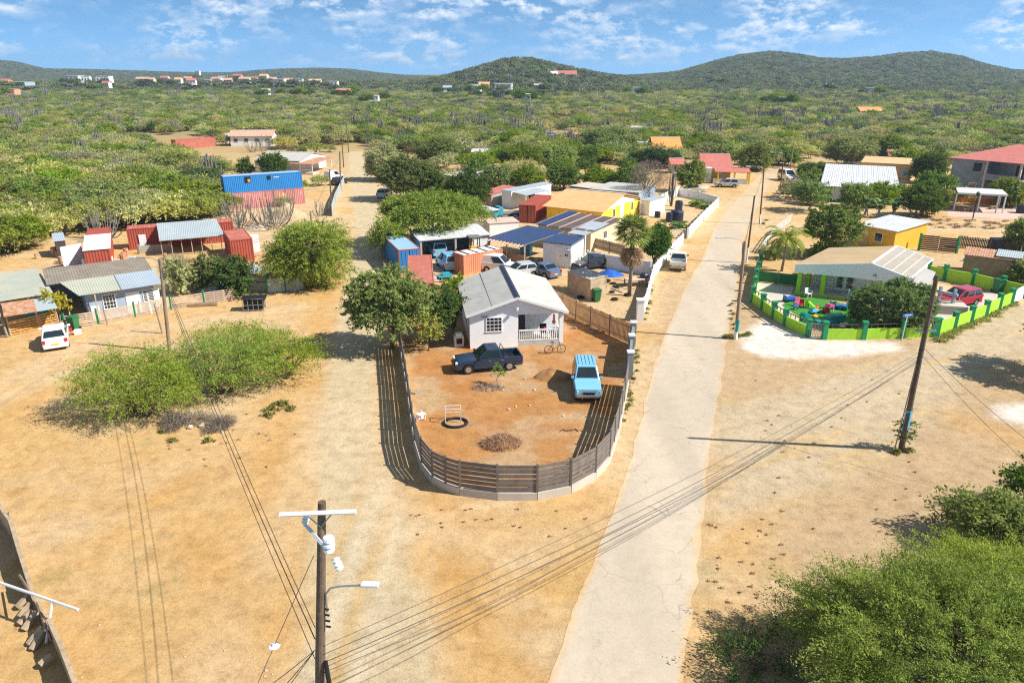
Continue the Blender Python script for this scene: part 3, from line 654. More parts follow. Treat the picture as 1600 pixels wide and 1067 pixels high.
WHITE2 = gp([(1560, 636), (1600, 628), (1700, 640), (1700, 680), (1610, 668), (1565, 652)])
RIGHTRD = gp([(1120, 640), (1250, 600), (1400, 560), (1500, 520), (1600, 470), (1750, 400), (1800, 480), (1620, 540), (1500, 600), (1420, 700), (1250, 790), (1130, 800)])
YARDL = gp([(-200, 560), (0, 520), (120, 520), (250, 490), (420, 460), (540, 460), (540, 500), (420, 500), (330, 520), (200, 560), (60, 620), (-200, 650)])
def sdf_line(x, y, pl):
    "signed side distance to a polyline"
    best = np.full(x.shape, 1e9); out = np.full(x.shape, 1e9)
    for a, b in zip(pl[:-1], pl[1:]):
        ex, ey = b[0] - a[0], b[1] - a[1]; L2 = ex * ex + ey * ey; t = np.clip(((x - a[0]) * ex + (y - a[1]) * ey) / L2, 0, 1); dx, dy = x - a[0] - t * ex, y - a[1] - t * ey; d = dx * dx + dy * dy; s = np.sign(ex * dy - ey * dx); k = d < best; best = np.where(k, d, best); out = np.where(k, s * np.sqrt(d), out)
    return out
def curve(px):
    P = [Vector((p.x, p.y)) for p in gp(px)]; out = []
    for i in range(len(P) - 1):
        p0, p1, p2, p3 = P[max(i - 1, 0)], P[i], P[i + 1], P[min(i + 2, len(P) - 1)]
        for k in range(5): t = k / 5; out.append(tuple(.5 * ((2 * p1) + (p2 - p0) * t + (2 * p0 - 5 * p1 + 4 * p2 - p3) * t * t + (3 * p1 - p0 - 3 * p2 + p3) * t ** 3)))
    return out + [tuple(P[-1])]
RUTS = [(curve(q), s_) for q, s_ in (([(-40, 640), (60, 590), (150, 560), (210, 530), (230, 510)], 1), ([(-20, 600), (90, 575), (190, 545), (260, 520)], -1), ([(180, 1120), (240, 900), (330, 780), (450, 700), (500, 660)], -1), ([(640, 1120), (700, 930), (800, 830), (920, 800), (1000, 780)], -1), ([(600, 1100), (640, 900), (680, 830), (780, 800)], 1), ([(1060, 860), (1180, 760), (1350, 640), (1500, 560), (1640, 490)], 1), ([(1090, 760), (1220, 690), (1400, 610), (1520, 550), (1640, 480)], -1), ([(1120, 640), (1220, 640), (1360, 600), (1480, 560)], 1), ([(40, 1120), (110, 950), (130, 800), (100, 700)], -1))]
BANDS = [curve(q) for q in ([(-60, 650), (60, 600), (160, 570), (250, 545)], [(-30, 610), (90, 560), (200, 520), (330, 500), (470, 480)], [(560, 640), (620, 800), (760, 840), (930, 810), (1010, 770)], [(1080, 900), (1200, 760), (1360, 640), (1480, 570), (1640, 490)], [(330, 1100), (400, 900), (470, 760), (510, 640)], [(1120, 690), (1260, 640), (1400, 590)])]
DARK = [curve(q) for q in ([(-60, 690), (40, 630), (130, 600)], [(250, 780), (330, 740), (430, 720)], [(300, 860), (360, 900), (420, 980)], [(660, 860), (720, 930), (740, 1060)], [(760, 820), (860, 815), (940, 790)], [(1130, 860), (1220, 760), (1330, 690)], [(1440, 640), (1520, 660), (1620, 700)])]
def ground_col(x, y):
    n1 = fbm(x * .09, y * .16, 3); n2 = fbm(x * .35, y * .35, 11); n3 = fbm(x * 1.7, y * 1.7, 23, 3); wob = (fbm(x * .5, y * .5, 31) - .5) * 1.8
    def lay(c, k, col): return c * (1 - k[..., None]) + np.array(col) * k[..., None]
    c = np.zeros(x.shape + (3,)) + np.array([.62, .455, .265])
    c = lay(c, sst(.46, .66, n1) * .8, (.61, .385, .15)); c = lay(c, sst(.55, .75, n2) * .55, (.655, .50, .30)); c = lay(c, sst(.58, .8, fbm(x * .2 + 40, y * .3, 51)) * .5, (.54, .335, .13))
    # right-hand verge: browner, stony
    c = lay(c, sst(8, 16, x) * (1 - sst(60, 90, y)) * (.55 + .45 * n2), (.49, .35, .21))
    # scrub floor far away
    c = lay(c, sst(120, 240, y) * .75, (.40, .29, .13)); c = lay(c, sst(180, 330, y) * .7, (.22, .21, .085))
    c = lay(c, (1 - sst(-.6, 1.2, sdf(x, y, YARDL) + wob)) * .5, (.62, .40, .17))
    c = lay(c, (1 - sst(-10, -6, x)) * (1 - sst(48, 62, y)) * sst(.3, .6, n2 * .5 + n1 * .5) * .5, (.61, .385, .16)); c = lay(c, sst(-3, 0, x) * (1 - sst(7, 10, x)) * (1 - sst(28, 33, y)) * sst(.42, .6, n2) * .6, (.59, .36, .14))
    sdt = sdf(x, y, TRACK); c = lay(c, np.exp(-((sdt - 2.0) / 1.7) ** 2) * (1 - sst(70, 110, y)) * np.clip(.15 + .95 * n2, 0, 1), (.595, .35, .125)); tr = 1 - sst(-.6, .6, sdt + wob * .5); c = lay(c, tr * .9, (.57, .472, .31))
    # wheel ruts run along the track
    ph = x + 6.9 - .035 * (y - 40) - .00035 * (y - 40) ** 2
    rut = np.exp(-((ph - .2) / .38) ** 2) + np.exp(-((ph - 1.9) / .4) ** 2); c = lay(c, tr * np.clip(rut, 0, 1) * (.35 + .6 * n2), (.655, .555, .40)); mid = np.exp(-((ph - 1.05) / .32) ** 2) + np.exp(-((ph + .75) / .3) ** 2); c = lay(c, tr * np.clip(mid, 0, 1) * (.2 + n2 * .8), (.60, .385, .15))
    for pl in BANDS: c = lay(c, np.exp(-(sdf_line(x, y, pl) / 1.5) ** 2) * (.25 + .6 * n2), (.655, .51, .325))
    for pl in DARK: c = lay(c, np.exp(-(sdf_line(x, y, pl) / 1.1) ** 2) * (.15 + .8 * n2), (.575, .335, .115))
    for pl, sgn in RUTS:
        for o_ in (-.75, .75):
            d_ = np.abs(sdf_line(x, y, pl) - o_); k = np.exp(-(d_ / .2) ** 2) * (.25 + .75 * n2); c = lay(c, k * (.55 if x.size and sgn > 0 else .5) * sst(.3, .6, n3 * .5 + n2 * .5), (.66, .51, .32) if sgn > 0 else (.47, .30, .13))
    rr = 1 - sst(-1.5, 1.5, sdf(x, y, RIGHTRD) + wob); c = lay(c, rr * .75, (.545, .455, .32)); c = lay(c, rr * sst(.5, .75, fbm(x * .12 + y * .1, (y - x * .5) * .9, 61)) * .5, (.60, .41, .16))
    lot = 1 - sst(-.5, .5, sdf(x, y, LOT) + wob * .3); c = lay(c, lot * .95, (.475, .235, .082)); c = lay(c, lot * sst(.40, .62, n2) * .85, (.51, .36, .21)); c = lay(c, lot * sst(.62, .8, n1 * .5 + n3 * .5) * .5, (.56, .40, .24)); c = lay(c, lot * sst(.56, .75, fbm(x * .3 + 9, y * .3, 77)) * .6, (.45, .18, .05))
    for P_, k in ((WHITE1, .9), (WHITE2, .8)): c = lay(c, (1 - sst(-.6, .8, sdf(x, y, P_) + wob * .6)) * k * (.8 + .4 * n2), (.80, .76, .71))
    # dry weeds
    c = lay(c, sst(.63, .74, fbm(x * .6, y * .6, 91)) * sst(.5, .7, n1 * .4 + n2 * .6) * .4, (.30, .27, .09))
    return np.clip(c * (.86 + .28 * n3)[..., None], 0, 1)
def setcol(me, x, y):
    at = me.attributes.new('soil', 'FLOAT_COLOR', 'POINT'); c = ground_col(x, y); a = np.ones((len(x), 4), np.float32); a[:, :3] = c; at.data.foreach_set('color', a.ravel())
def soilmat(name, road=False):
    m, nt, b = newmat(name); L = nt.links; at = nd(nt, 'ShaderNodeAttribute', attribute_name='soil'); ge = nd(nt, 'ShaderNodeNewGeometry'); P_ = ge.outputs['Position']
    n1 = noise(nt, P_, 1.3, 9, .8); n2 = noise(nt, P_, 7, 8, .85); n3 = noise(nt, P_, 38, 3, .7)
    c = mix(nt, 'MULTIPLY', .3 if road else .75, at.outputs['Color'], ramp(nt, n1, [(.36, (.66, .60, .52)), (.5, (.95, .94, .92)), (.64, (1.12, 1.12, 1.12))])); c = mix(nt, 'MULTIPLY', .25 if road else .5, c, ramp(nt, n2, [(.36, (.5, .44, .37)), (.5, (1, 1, 1)), (.64, (1.15, 1.15, 1.15))]))
    if not road:
        vo = nd(nt, 'ShaderNodeTexVoronoi', feature='F1'); vo.inputs['Scale'].default_value = 2.3; L.new(P_, vo.inputs['Vector'])  # scattered pebbles and clods
        c = mix(nt, 'MIX', ramp(nt, vo.outputs['Distance'], [(.035, .75), (.075, 0)]), c, (.30, .21, .12))
        vo2 = nd(nt, 'ShaderNodeTexVoronoi', feature='F1'); vo2.inputs['Scale'].default_value = 1.1; L.new(P_, vo2.inputs['Vector']); c = mix(nt, 'MIX', ramp(nt, vo2.outputs['Distance'], [(.03, .8), (.06, 0)]), c, (.66, .58, .46))
    else:
        dn = nd(nt, 'ShaderNodeTexNoise'); dn.inputs['Scale'].default_value = .9; dn.inputs['Detail'].default_value = 4; L.new(P_, dn.inputs['Vector'])
        mx = nd(nt, 'ShaderNodeVectorMath', operation='MULTIPLY_ADD'); mx.inputs[1].default_value = (1.3, 1.3, 0); L.new(dn.outputs['Color'], mx.inputs[0]); L.new(P_, mx.inputs[2])
        vo = nd(nt, 'ShaderNodeTexVoronoi', feature='DISTANCE_TO_EDGE'); vo.inputs['Scale'].default_value = .42; L.new(mx.outputs[0], vo.inputs['Vector'])
        br = noise(nt, P_, .33, 2); k = mix(nt, 'MULTIPLY', 1, ramp(nt, vo.outputs['Distance'], [(.0, .55), (.005, .4), (.010, 0)]), ramp(nt, br, [(.46, 0), (.58, 1)]))
        c = mix(nt, 'MIX', k, c, (.20, .16, .12))
    L.new(c, b.inputs['Base Color']); b.inputs['Roughness'].default_value = .95; b.inputs['Specular IOR Level'].default_value = .15
    ad = nd(nt, 'ShaderNodeMath', operation='ADD'); L.new(n2, ad.inputs[0]); L.new(n3, ad.inputs[1])
    bp = nd(nt, 'ShaderNodeBump'); bp.inputs['Strength'].default_value = .3 if road else .8; bp.inputs['Distance'].default_value = .02 if road else .05; L.new(ad.outputs[0], bp.inputs['Height']); L.new(bp.outputs[0], b.inputs['Normal'])
    return m
M['soil'] = soilmat('bare_earth'); M['road'] = soilmat('worn_pale_asphalt', True)
def gridmesh(name, X, Y, Z, mat):
    r, c = X.shape; V = np.stack([X, Y, Z], -1).reshape(-1, 3); i = np.arange(r * c).reshape(r, c)
    Q = np.stack([i[:-1, :-1], i[:-1, 1:], i[1:, 1:], i[1:, :-1]], -1).reshape(-1, 4); return npmesh(name, V, Q, mat)
# hills -----------------------------------------------------------------
def skyz(D, pts): xs = [p[0] for p in pts]; zs = [max(0, up((0, D), p[1])) for p in pts]; return xs, zs
LAY = [(780, 150, skyz(780, [(600, 136), (660, 133), (690, 127), (720, 120), (750, 111), (780, 103), (805, 98.5), (830, 98.5), (860, 106), (900, 115), (940, 122), (980, 128), (1040, 136)])),
       (1250, 360, skyz(1250, [(900, 130), (960, 125), (1010, 122), (1060, 117), (1090, 108), (1120, 99), (1150, 91), (1200, 86), (1240, 90), (1280, 97), (1320, 98), (1360, 95), (1400, 89), (1450, 86), (1500, 94), (1540, 106), (1580, 114), (1640, 119), (1800, 120)])),
       (2000, 420, skyz(2000, [(-300, 90), (-60, 88), (0, 97), (30, 101), (70, 111), (130, 112), (200, 114), (300, 117), (360, 117), (410, 113), (450, 111), (500, 110), (550, 112), (590, 117), (640, 122), (700, 124), (950, 123), (1000, 120), (1050, 119), (1100, 119), (1900, 117)]))]
def hillz(x, y):
    px = 800 + F * x / (CP * np.maximum(y, 1)); z = np.zeros_like(x)
    for D, w, (xs, zs) in LAY:
        k = np.interp(px, xs, zs); z = np.maximum(z, k * np.exp(-np.where(y < D, (y - D) / w, (y - D) / (w * 2.2)) ** 2))
    return z * (1 + .12 * (fbm(x * .012, y * .012, 5) - .5)) - .25
ry_ = 9 * 1.0078 ** np.arange(0, 540); ry_ = np.concatenate([[3.], ry_, ry_[-1] * 1.05 ** np.arange(1, 50)]); tx_ = np.linspace(-1.25, 1.25, 430)
Yg = np.repeat(ry_[:, None], 430, 1); Xg = Yg * tx_[None]; und = (fbm(Xg * .08, Yg * .08, 7) - .5) * .0
go = link('ground', gridmesh('ground', Xg, Yg, Xg * 0, M['soil'])); tag(go, 'wide sheet of sandy orange earth reaching to the horizon', kind='structure'); setcol(go.data, Xg.ravel(), Yg.ravel())
hy = 430 * 1.022 ** np.arange(0, 105); tx2 = np.linspace(-1.1, 1.1, 330); Yh = np.repeat(hy[:, None], 330, 1); Xh = Yh * tx2[None]; Zh = hillz(Xh, Yh)
M['hillsoil'] = mt('scrub_covered_slope', (.10, .105, .045), .95, .3, .02, dirt=(.24, .19, .10), dirt_amt=.25)
ho = link('hills', gridmesh('hills', Xh, Yh, Zh, M['hillsoil'])); tag(ho, 'low scrub covered hills along the horizon', kind='structure')
def sheet(name, poly, grow, cell, z, label, ragged=.25):
    xs = [p[0] for p in poly]; ys = [p[1] for p in poly]; y1 = min(max(ys), 260); X, Y = np.meshgrid(np.arange(min(xs) - grow, max(xs) + grow, cell), np.arange(max(8, min(ys) - grow), y1 + grow, cell))
    ins = sdf(X + cell / 2, Y + cell / 2, poly) < grow; i = np.arange(X.size).reshape(X.shape); k = ins[:-1, :-1]
    Q = np.stack([i[:-1, :-1][k], i[:-1, 1:][k], i[1:, 1:][k], i[1:, :-1][k]], -1); u, inv = np.unique(Q, return_inverse=True)
    V = np.stack([X.ravel()[u], Y.ravel()[u], np.full(len(u), z)], -1); me = npmesh(name, V, inv.reshape(-1, 4), M['soil']); setcol(me, V[:, 0], V[:, 1]); return tag(link(name, me), label, kind='structure')
sheet('dirt_track', TRACK, 1.6, .4, .004, 'pale rutted dirt track running away up the left of the fenced lot')
sheet('dirt_lot', LOT, .2, .3, .008, 'orange bare earth of the fenced corner lot')
def resample(pl, n):
    d = [0]
    for a, b in zip(pl[:-1], pl[1:]): d.append(d[-1] + (b - a).length)
    t = np.linspace(0, 1, n) ** 1.25 * d[-1]; return np.interp(t, d, [p.x for p in pl]), np.interp(t, d, [p.y for p in pl])
n_ = 420; lx, ly = resample(ROAD_L, n_); rx, ryy = resample(ROAD_R, n_); w_ = np.linspace(0, 1, 15)[None]
jl = (fbm(np.arange(n_) * .22, np.zeros(n_), 3, 4) - .5) * .3; jr = (fbm(np.arange(n_) * .25, np.zeros(n_) + 5, 4, 4) - .5) * .45
lx = lx + jl; rx = rx + jr
XR = lx[:, None] * (1 - w_) + rx[:, None] * w_; YR = ly[:, None] * (1 - w_) + ryy[:, None] * w_
rme = gridmesh('paved_road', XR, YR, XR * 0 + .012, M['road']); at = rme.attributes.new('soil', 'FLOAT_COLOR', 'POINT'); gc = ground_col(XR.ravel(), YR.ravel())
ed = np.minimum(w_ + 0 * XR, 1 - w_ + 0 * XR).ravel(); nn = fbm(XR.ravel() * .8, YR.ravel() * .8, 41); k = np.clip(sst(.0, .055, ed + (nn - .5) * .16), .15, 1) * (1 - .55 * sst(75, 140, YR.ravel()))
n5 = fbm(XR.ravel() * .9, YR.ravel() * .07, 44)[:, None]; asp = np.array([.515, .44, .345]) * (.84 + .32 * n5); a = np.ones((len(k), 4), np.float32); a[:, :3] = gc * (1 - k[:, None]) + asp * k[:, None]; at.data.foreach_set('color', a.ravel())
tag(link('paved_road', rme), 'pale cracked paved road running away to the right of the fenced lot', kind='structure')

# ------------------------------------------------------------------ sky, sun, camera, air
SUN_EL, SUN_AZ = rad(43), rad(-13)      # azimuth measured from +x towards +y
w = bpy.data.worlds.new('World'); SC.world = w; w.use_nodes = True; nt = w.node_tree; L = nt.links; bg = nt.nodes['Background']
tc = nd(nt, 'ShaderNodeTexCoord'); sk = nd(nt, 'ShaderNodeTexSky', sky_type='NISHITA'); sk.sun_disc = False; sk.sun_elevation = SUN_EL; sk.sun_rotation = pi / 2 - SUN_AZ; sk.ozone_density = 3.0; sk.air_density = 1.0; sk.dust_density = .3; sk.altitude = 0
va = nd(nt, 'ShaderNodeVectorMath', operation='ADD'); va.inputs[1].default_value = (0, 0, .22); L.new(tc.outputs['Generated'], va.inputs[0]); vn = nd(nt, 'ShaderNodeVectorMath', operation='NORMALIZE'); L.new(va.outputs[0], vn.inputs[0]); L.new(vn.outputs[0], sk.inputs['Vector'])
mp = nd(nt, 'ShaderNodeMapping'); mp.inputs['Scale'].default_value = (30, 30, 64); L.new(tc.outputs['Generated'], mp.inputs['Vector'])
n1 = noise(nt, mp.outputs[0], 1.0, 9, .62); mp2 = nd(nt, 'ShaderNodeMapping'); mp2.inputs['Scale'].default_value = (6.5, 6.5, 15); mp2.inputs['Location'].default_value = (.7, 3.1, .4); L.new(tc.outputs['Generated'], mp2.inputs['Vector']); n2 = noise(nt, mp2.outputs[0], 1.0, 4, .5)
sz = nd(nt, 'ShaderNodeSeparateXYZ'); L.new(tc.outputs['Generated'], sz.inputs[0]); el = ramp(nt, sz.outputs[2], [(.0, 0.0), (.006, .2), (.018, .85), (.05, 1)])
cl = mix(nt, 'MULTIPLY', 1, ramp(nt, n1, [(.45, 0), (.53, .5), (.62, .95)]), ramp(nt, n2, [(.42, .1), (.56, 1)])); cl = mix(nt, 'MULTIPLY', 1, cl, el)
tint = mix(nt, 'MULTIPLY', 1, mix(nt, 'MULTIPLY', 1, sk.outputs[0], (.76, 1.07, 1.17)), ramp(nt, sz.outputs[2], [(.0, 2.35), (.05, 1.9), (.10, 1.6), (.28, .75)]))
mp3 = nd(nt, 'ShaderNodeMapping'); mp3.inputs['Scale'].default_value = (30, 30, 64); mp3.inputs['Location'].default_value = (.12, 0, .35); L.new(tc.outputs['Generated'], mp3.inputs['Vector']); n3 = noise(nt, mp3.outputs[0], 1.0, 5, .55)
ccol = ramp(nt, n3, [(.42, (13.0, 13.6, 14.2)), (.62, (7.0, 9.0, 12.0))])
L.new(mix(nt, 'MIX', cl, tint, ccol), bg.inputs['Color']); bg.inputs['Strength'].default_value = .055
sl = bpy.data.lights.new('sun', 'SUN'); sl.energy = 5.0; sl.angle = rad(.53); sl.color = (1, .94, .85); so = bpy.data.objects.new('sun', sl); COL.objects.link(so)
sv = Vector((cos(SUN_EL) * cos(SUN_AZ), cos(SUN_EL) * sin(SUN_AZ), sin(SUN_EL))); so.rotation_euler = sv.to_track_quat('Z', 'Y').to_euler(); so.location = sv * 300
cd = bpy.data.cameras.new('camera'); cd.sensor_width = 36; cd.lens = F / 1600 * 36; cd.clip_end = 20000; cd.clip_start = .5; co = bpy.data.objects.new('camera', cd); COL.objects.link(co); co.location = (0, 0, H); co.rotation_euler = (pi / 2 - PIT, 0, 0); SC.camera = co
SC.view_settings.view_transform = 'Standard'; SC.view_settings.look = 'None'; SC.view_settings.gamma = 1; SC.view_settings.exposure = .62
cy = SC.cycles; cy.use_denoising = False; cy.filter_width = 1.2; cy.max_bounces = 6; cy.diffuse_bounces = 3; cy.glossy_bounces = 3; cy.transmission_bounces = 3; cy.volume_bounces = 0; cy.transparent_max_bounces = 4; cy.caustics_reflective = False; cy.caustics_refractive = False
HAZE = True
if HAZE:
    hm = bpy.data.materials.new('haze_air'); hm.use_nodes = True; hn = hm.node_tree; hn.nodes.remove(hn.nodes['Principled BSDF']); pv = nd(hn, 'ShaderNodeVolumePrincipled'); pv.inputs['Density'].default_value = .0002; pv.inputs['Color'].default_value = (.55, .76, 1, 1); pv.inputs['Anisotropy'].default_value = .2
    hn.links.new(pv.outputs[0], hn.nodes['Material Output'].inputs['Volume']); tag(MB().box((0, 1450, 39), (5400, 3100, 82)).build('haze', hm), 'thin bluish air haze over the whole scrubland', kind='stuff')
# ================================================================== THE FENCED CORNER LOT
rnd = random.Random(4)
def V3(p, z=0): return Vector((p[0], p[1], z))
tops = [g(px, py, 2.0) for px, py in [(623, 505), (628, 535), (633, 563), (640, 610), (646, 650), (657, 683), (674, 703), (695, 713), (718, 720), (777, 727), (840, 727), (893, 717), (932, 697), (954, 673), (968, 632), (977, 592), (983, 562)]]
path = [V3(p) for p in tops]
fz = thing('slat_fence', 'silvered plank fence on a concrete footing curving round the corner lot', 'fence', path[8])
loc0 = path[8]
segs = seglist([p - loc0 for p in path], 2.3)
for i, (a, b) in enumerate(segs):
    slat_panel(a, b, .5, 2.0, 6, .215, .03, rnd).build('slat_panel', M['woodgrey'], fz)
    MB().span(a, b, .18, .46, -.02).build('footing', M['concrete3'], fz)
    MB().box((a.x, a.y, 1.02), (.11, .11, 2.12)).build('post', M['woodgrey'], fz)
# grey pillars and block wall where the fence meets the road wall
pw = [g(983, 590), g(985, 562), g(988, 540)]; t = thing('block_wall', 'short dark grey block wall with white capped pillars at the end of the plank fence', 'wall', pw[1])
q = [p - pw[1] for p in pw]
for a, b in zip(q[:-1], q[1:]): MB().span(a, b, .2, 1.75, -.05).build('wall_panel', M['concrete2'], t)
for p in q:
    k = MB().box((p.x, p.y, .97), (.42, .42, 1.95)).build('pillar', M['concrete2'], t); MB().box((p.x, p.y, 2.0), (.5, .5, .12)).build('cap', M['white'], k)
# ------------------------------------------------------------------ white gable house
c, ang, w, d = rect((728, 493), (888, 486), (841, 435), 2.9); W_, D_ = 7.45, d - .6
hs = thing('gable_house', 'small white gable house with a railed porch and grey sheet roof in the fenced lot', 'house', c, ang)
m = MB(); hh, rise, xl, yf = 2.95, 1.22, W_ / 2, -D_ / 2; xp = .1; yd = yf + 2.0
m.box(((-xl + xp) / 2, 0, hh / 2 - .05), (xl + xp, D_, hh + .1)); m.box(((xp + xl) / 2, (yd + D_ / 2) / 2, hh / 2 - .05), (xl - xp, D_ / 2 - yd, hh + .1))
m.side([(-xl, hh), (xl, hh), (0, hh + rise)], yf, -yf)
m.box(((xp + xl) / 2, yf + .08, hh - .14), (xl - xp, .16, .28)); m.box((xl - .16, yf + .16, hh / 2), (.32, .32, hh - .28)); m.box((xl - .08, (yf + yd) / 2 + .1, .72), (.16, yd - yf - .4, .64))
m.build('wall', M['housewall'], hs)
MB().box(((xp + xl) / 2, (yf + yd) / 2, .2), (xl - xp - .02, yd - yf - .02, .4)).build('porch_floor', M['terrazzo'], hs)
r = MB(); k = rise / xl; ov = .34; zt = hh + rise + .05; y0, y1 = yf - .42, -yf + .35
for s in (-1, 1):
    Q = [(s * (xl + ov), y0, hh - k * ov + .05), (0, y0, zt), (0, y1, zt), (s * (xl + ov), y1, hh - k * ov + .05)]; r.slab(Q if s < 0 else [Q[1], Q[0], Q[3], Q[2]], .06)
rp = r.build('roof', M['roofgrey'], hs)
MB().slab([(-.2, y0, zt + .0), (.0, y0, zt + .07), (.0, y1, zt + .07), (-.2, y1, zt + .0)], .03).slab([(0, y0, zt + .07), (.2, y0, zt + .0), (.2, y1, zt + .0), (0, y1, zt + .07)], .03).build('ridge_cap', M['darkblue'], rp)
b = MB()
for s in (-1, 1): b.slab([(s * (xl + ov), y0 - .04, hh - k * ov + .07), (0, y0 - .04, zt + .03), (0, y0, zt + .03), (s * (xl + ov), y0, hh - k * ov + .07)][::-s], .2)
b.build('fascia', M['white'], rp); MB().tube([(-2.0, y0, hh + rise - .62), (-2.0, y1, hh + rise - .6)], .025, 5).build('roof_seam', M['darkblue'], rp)
opening(hs, 'F', -1.82, 1.35, 1.28, 1.22, 'grid', W_, D_, 'white')
opening(hs, 'L', -2.2, 1.3, 1.0, 1.2, 'win', W_, D_); opening(hs, 'L', 1.4, 1.3, 1.0, 1.2, 'win', W_, D_)
rl = MB(); rl.box(((xp + xl) / 2 - .1, yf + .07, 1.32), (xl - xp - .35, .1, .09)); rl.box(((xp + xl) / 2 - .1, yf + .07, .5), (xl - xp - .35, .1, .1)); ra = rl.build('porch_railing', M['white'], hs)
bl = MB()
for i in range(19): bl.tube([(xp + .12 + i * .165, yf + .07, .5), (xp + .12 + i * .165, yf + .07, .78), (xp + .12 + i * .165, yf + .07, 1.3)], [.028, .05, .03], 6)
bl.build('balusters', M['white'], ra)
MB().box((xp + .45, yd - .02, 1.4), (.8, .06, 2.0)).build('door', M['wooddark'], hs); MB().box((xp + 1.6, yd - .02, 1.5), (.95, .05, 1.5)).build('shutter', M['white'], hs)
lb = MB().tube([(0, yf - .02, hh + .32), (0, yf - .3, hh + .34)], .025, 5).build('wall_lamp', M['metal'], hs); MB().box((0, yf - .34, hh + .3), (.16, .16, .22)).build('lamp_shade', M['white'], lb)
MB().box((-2.55, yf - .05, 2.62), (.5, .08, .07)).build('conduit', M['metal'], hs)
def onhouse(x, y, z=0): return Vector(c) + Matrix.Rotation(ang, 3, 'Z') @ Vector((x, y, z))
ch = thing('porch_chair', 'dark chair with a pink cushion standing behind the white porch railing', 'chair', onhouse(2.3, yf + .9, .4), ang)
m = MB().box((0, 0, .44), (.55, .55, .08)); m.box((0, .26, .75), (.55, .07, .6)); m.build('seat', M['black'], ch); MB().ball((0, .12, .62), (.22, .14, .2)).build('cushion', M['pink'], ch)
[MB().box((sx * .23, sy * .23, .2), (.05, .05, .4)).build('leg', M['metal'], ch) for sx in (-1, 1) for sy in (-1, 1)]
m = MB(); m.box((0, 0, -.3), (.12, .32, .6)); m.ball((0, 0, -.62), (.16, .2, .2)); tag(m.build('hanging_bag', M['orange'], None, onhouse(3.05, yf + .5, 2.4), ang, bevel=.03), 'orange bag hanging in the porch opening', 'bag')
# ------------------------------------------------------------------ vehicles of the lot
a_, b_ = g(733, 585), g(796, 579); dv = (a_ - b_).normalized(); an = atan2(dv.y, dv.x); nrm = Vector((dv.y, -dv.x, 0))
if nrm.y < 0: nrm = -nrm
M['navy'] = paint('navy_car_paint', (.008, .03, .07), .12); M['skyblue'] = paint('sky_blue_car_paint', (.20, .50, .74), .12); M['carwhite'] = paint('white_car_paint', (.74, .75, .75), .12)
M['silver'] = paint('silver_car_paint', (.50, .53, .56), .12); M['carred'] = paint('red_car_paint', (.42, .03, .05), .15); M['carblack'] = paint('black_car_paint', (.02, .022, .028), .2); M['slate'] = paint('slate_blue_car_paint', (.10, .15, .28), .15); M['silverblue'] = paint('silver_blue_car_paint', (.36, .46, .62), .1); M['turq'] = paint('turquoise_paint', (.02, .35, .45), .15)
p = (a_ + b_) / 2 + nrm * .82; pk = car('pickup_truck', 'navy double cab pickup with an open bed in front of the white gable house', 'pickup', p, an, 'pickup', 'navy', scale=1.0)
f = g(918, 627); sv_ = car('off_road_car', 'boxy sky blue off-road car facing the camera inside the plank fence', 'car', (f.x + .05, f.y + 1.75, 0), rad(-91), 'suv', 'skyblue', rows=2)
m = MB(); [m.tube([(2.2, s * .42, .4), (2.26, s * .42, .98), (2.2, s * .42, 1.06)], .03, 6) for s in (-1, 1)]; m.tube([(2.24, -.42, 1.0), (2.24, .42, 1.0)], .03, 6); m.tube([(2.26, -.75, .6), (2.28, -.42, .62), (2.28, .42, .62), (2.26, .75, .6)], .045, 6); m.build('bull_bar', M['chrome'], sv_)
m = MB(); [m.box((-.95, y, 1.895), (1.7, .03, .03)) for y in (-.5, -.25, 0, .25, .5)]; m.build('roof_ribs', M['skyblue'], sv_)
def bike(label, pos, ang_):
    t = thing('bicycle', label, 'bicycle', pos, ang_)
    for x in (-.52, .52):
        o = MB().tube([(x + .33 * cos(2 * pi * k / 20), 0, .34 + .33 * sin(2 * pi * k / 20)) for k in range(21)], .026, 5).build('wheel', M['rubber'], t)
        s = MB(); [s.tube([(x, 0, .34), (x + .31 * cos(k * pi / 5), 0, .34 + .31 * sin(k * pi / 5))], .006, 3) for k in range(10)]; s.build('spokes', M['metal'], o)
    m = MB(); [m.tube(q_, .022, 6) for q_ in ([(-.52, 0, .34), (-.12, 0, .32), (.36, 0, .72), (-.2, 0, .78), (-.12, 0, .32)], [(-.52, 0, .34), (-.2, 0, .78)], [(.52, 0, .34), (.36, 0, .72), (.32, 0, .95)])]; m.build('frame', M['carblack'], t)
    MB().box((-.22, 0, .93), (.26, .13, .06)).build('saddle', M['black'], t); MB().tube([(.34, -.3, .98), (.3, 0, .96), (.34, .3, .98)], .018, 5).build('handlebar', M['metal'], t); return t
bike('dark bicycle leaning by the white porch railing', g(867, 552), rad(12))
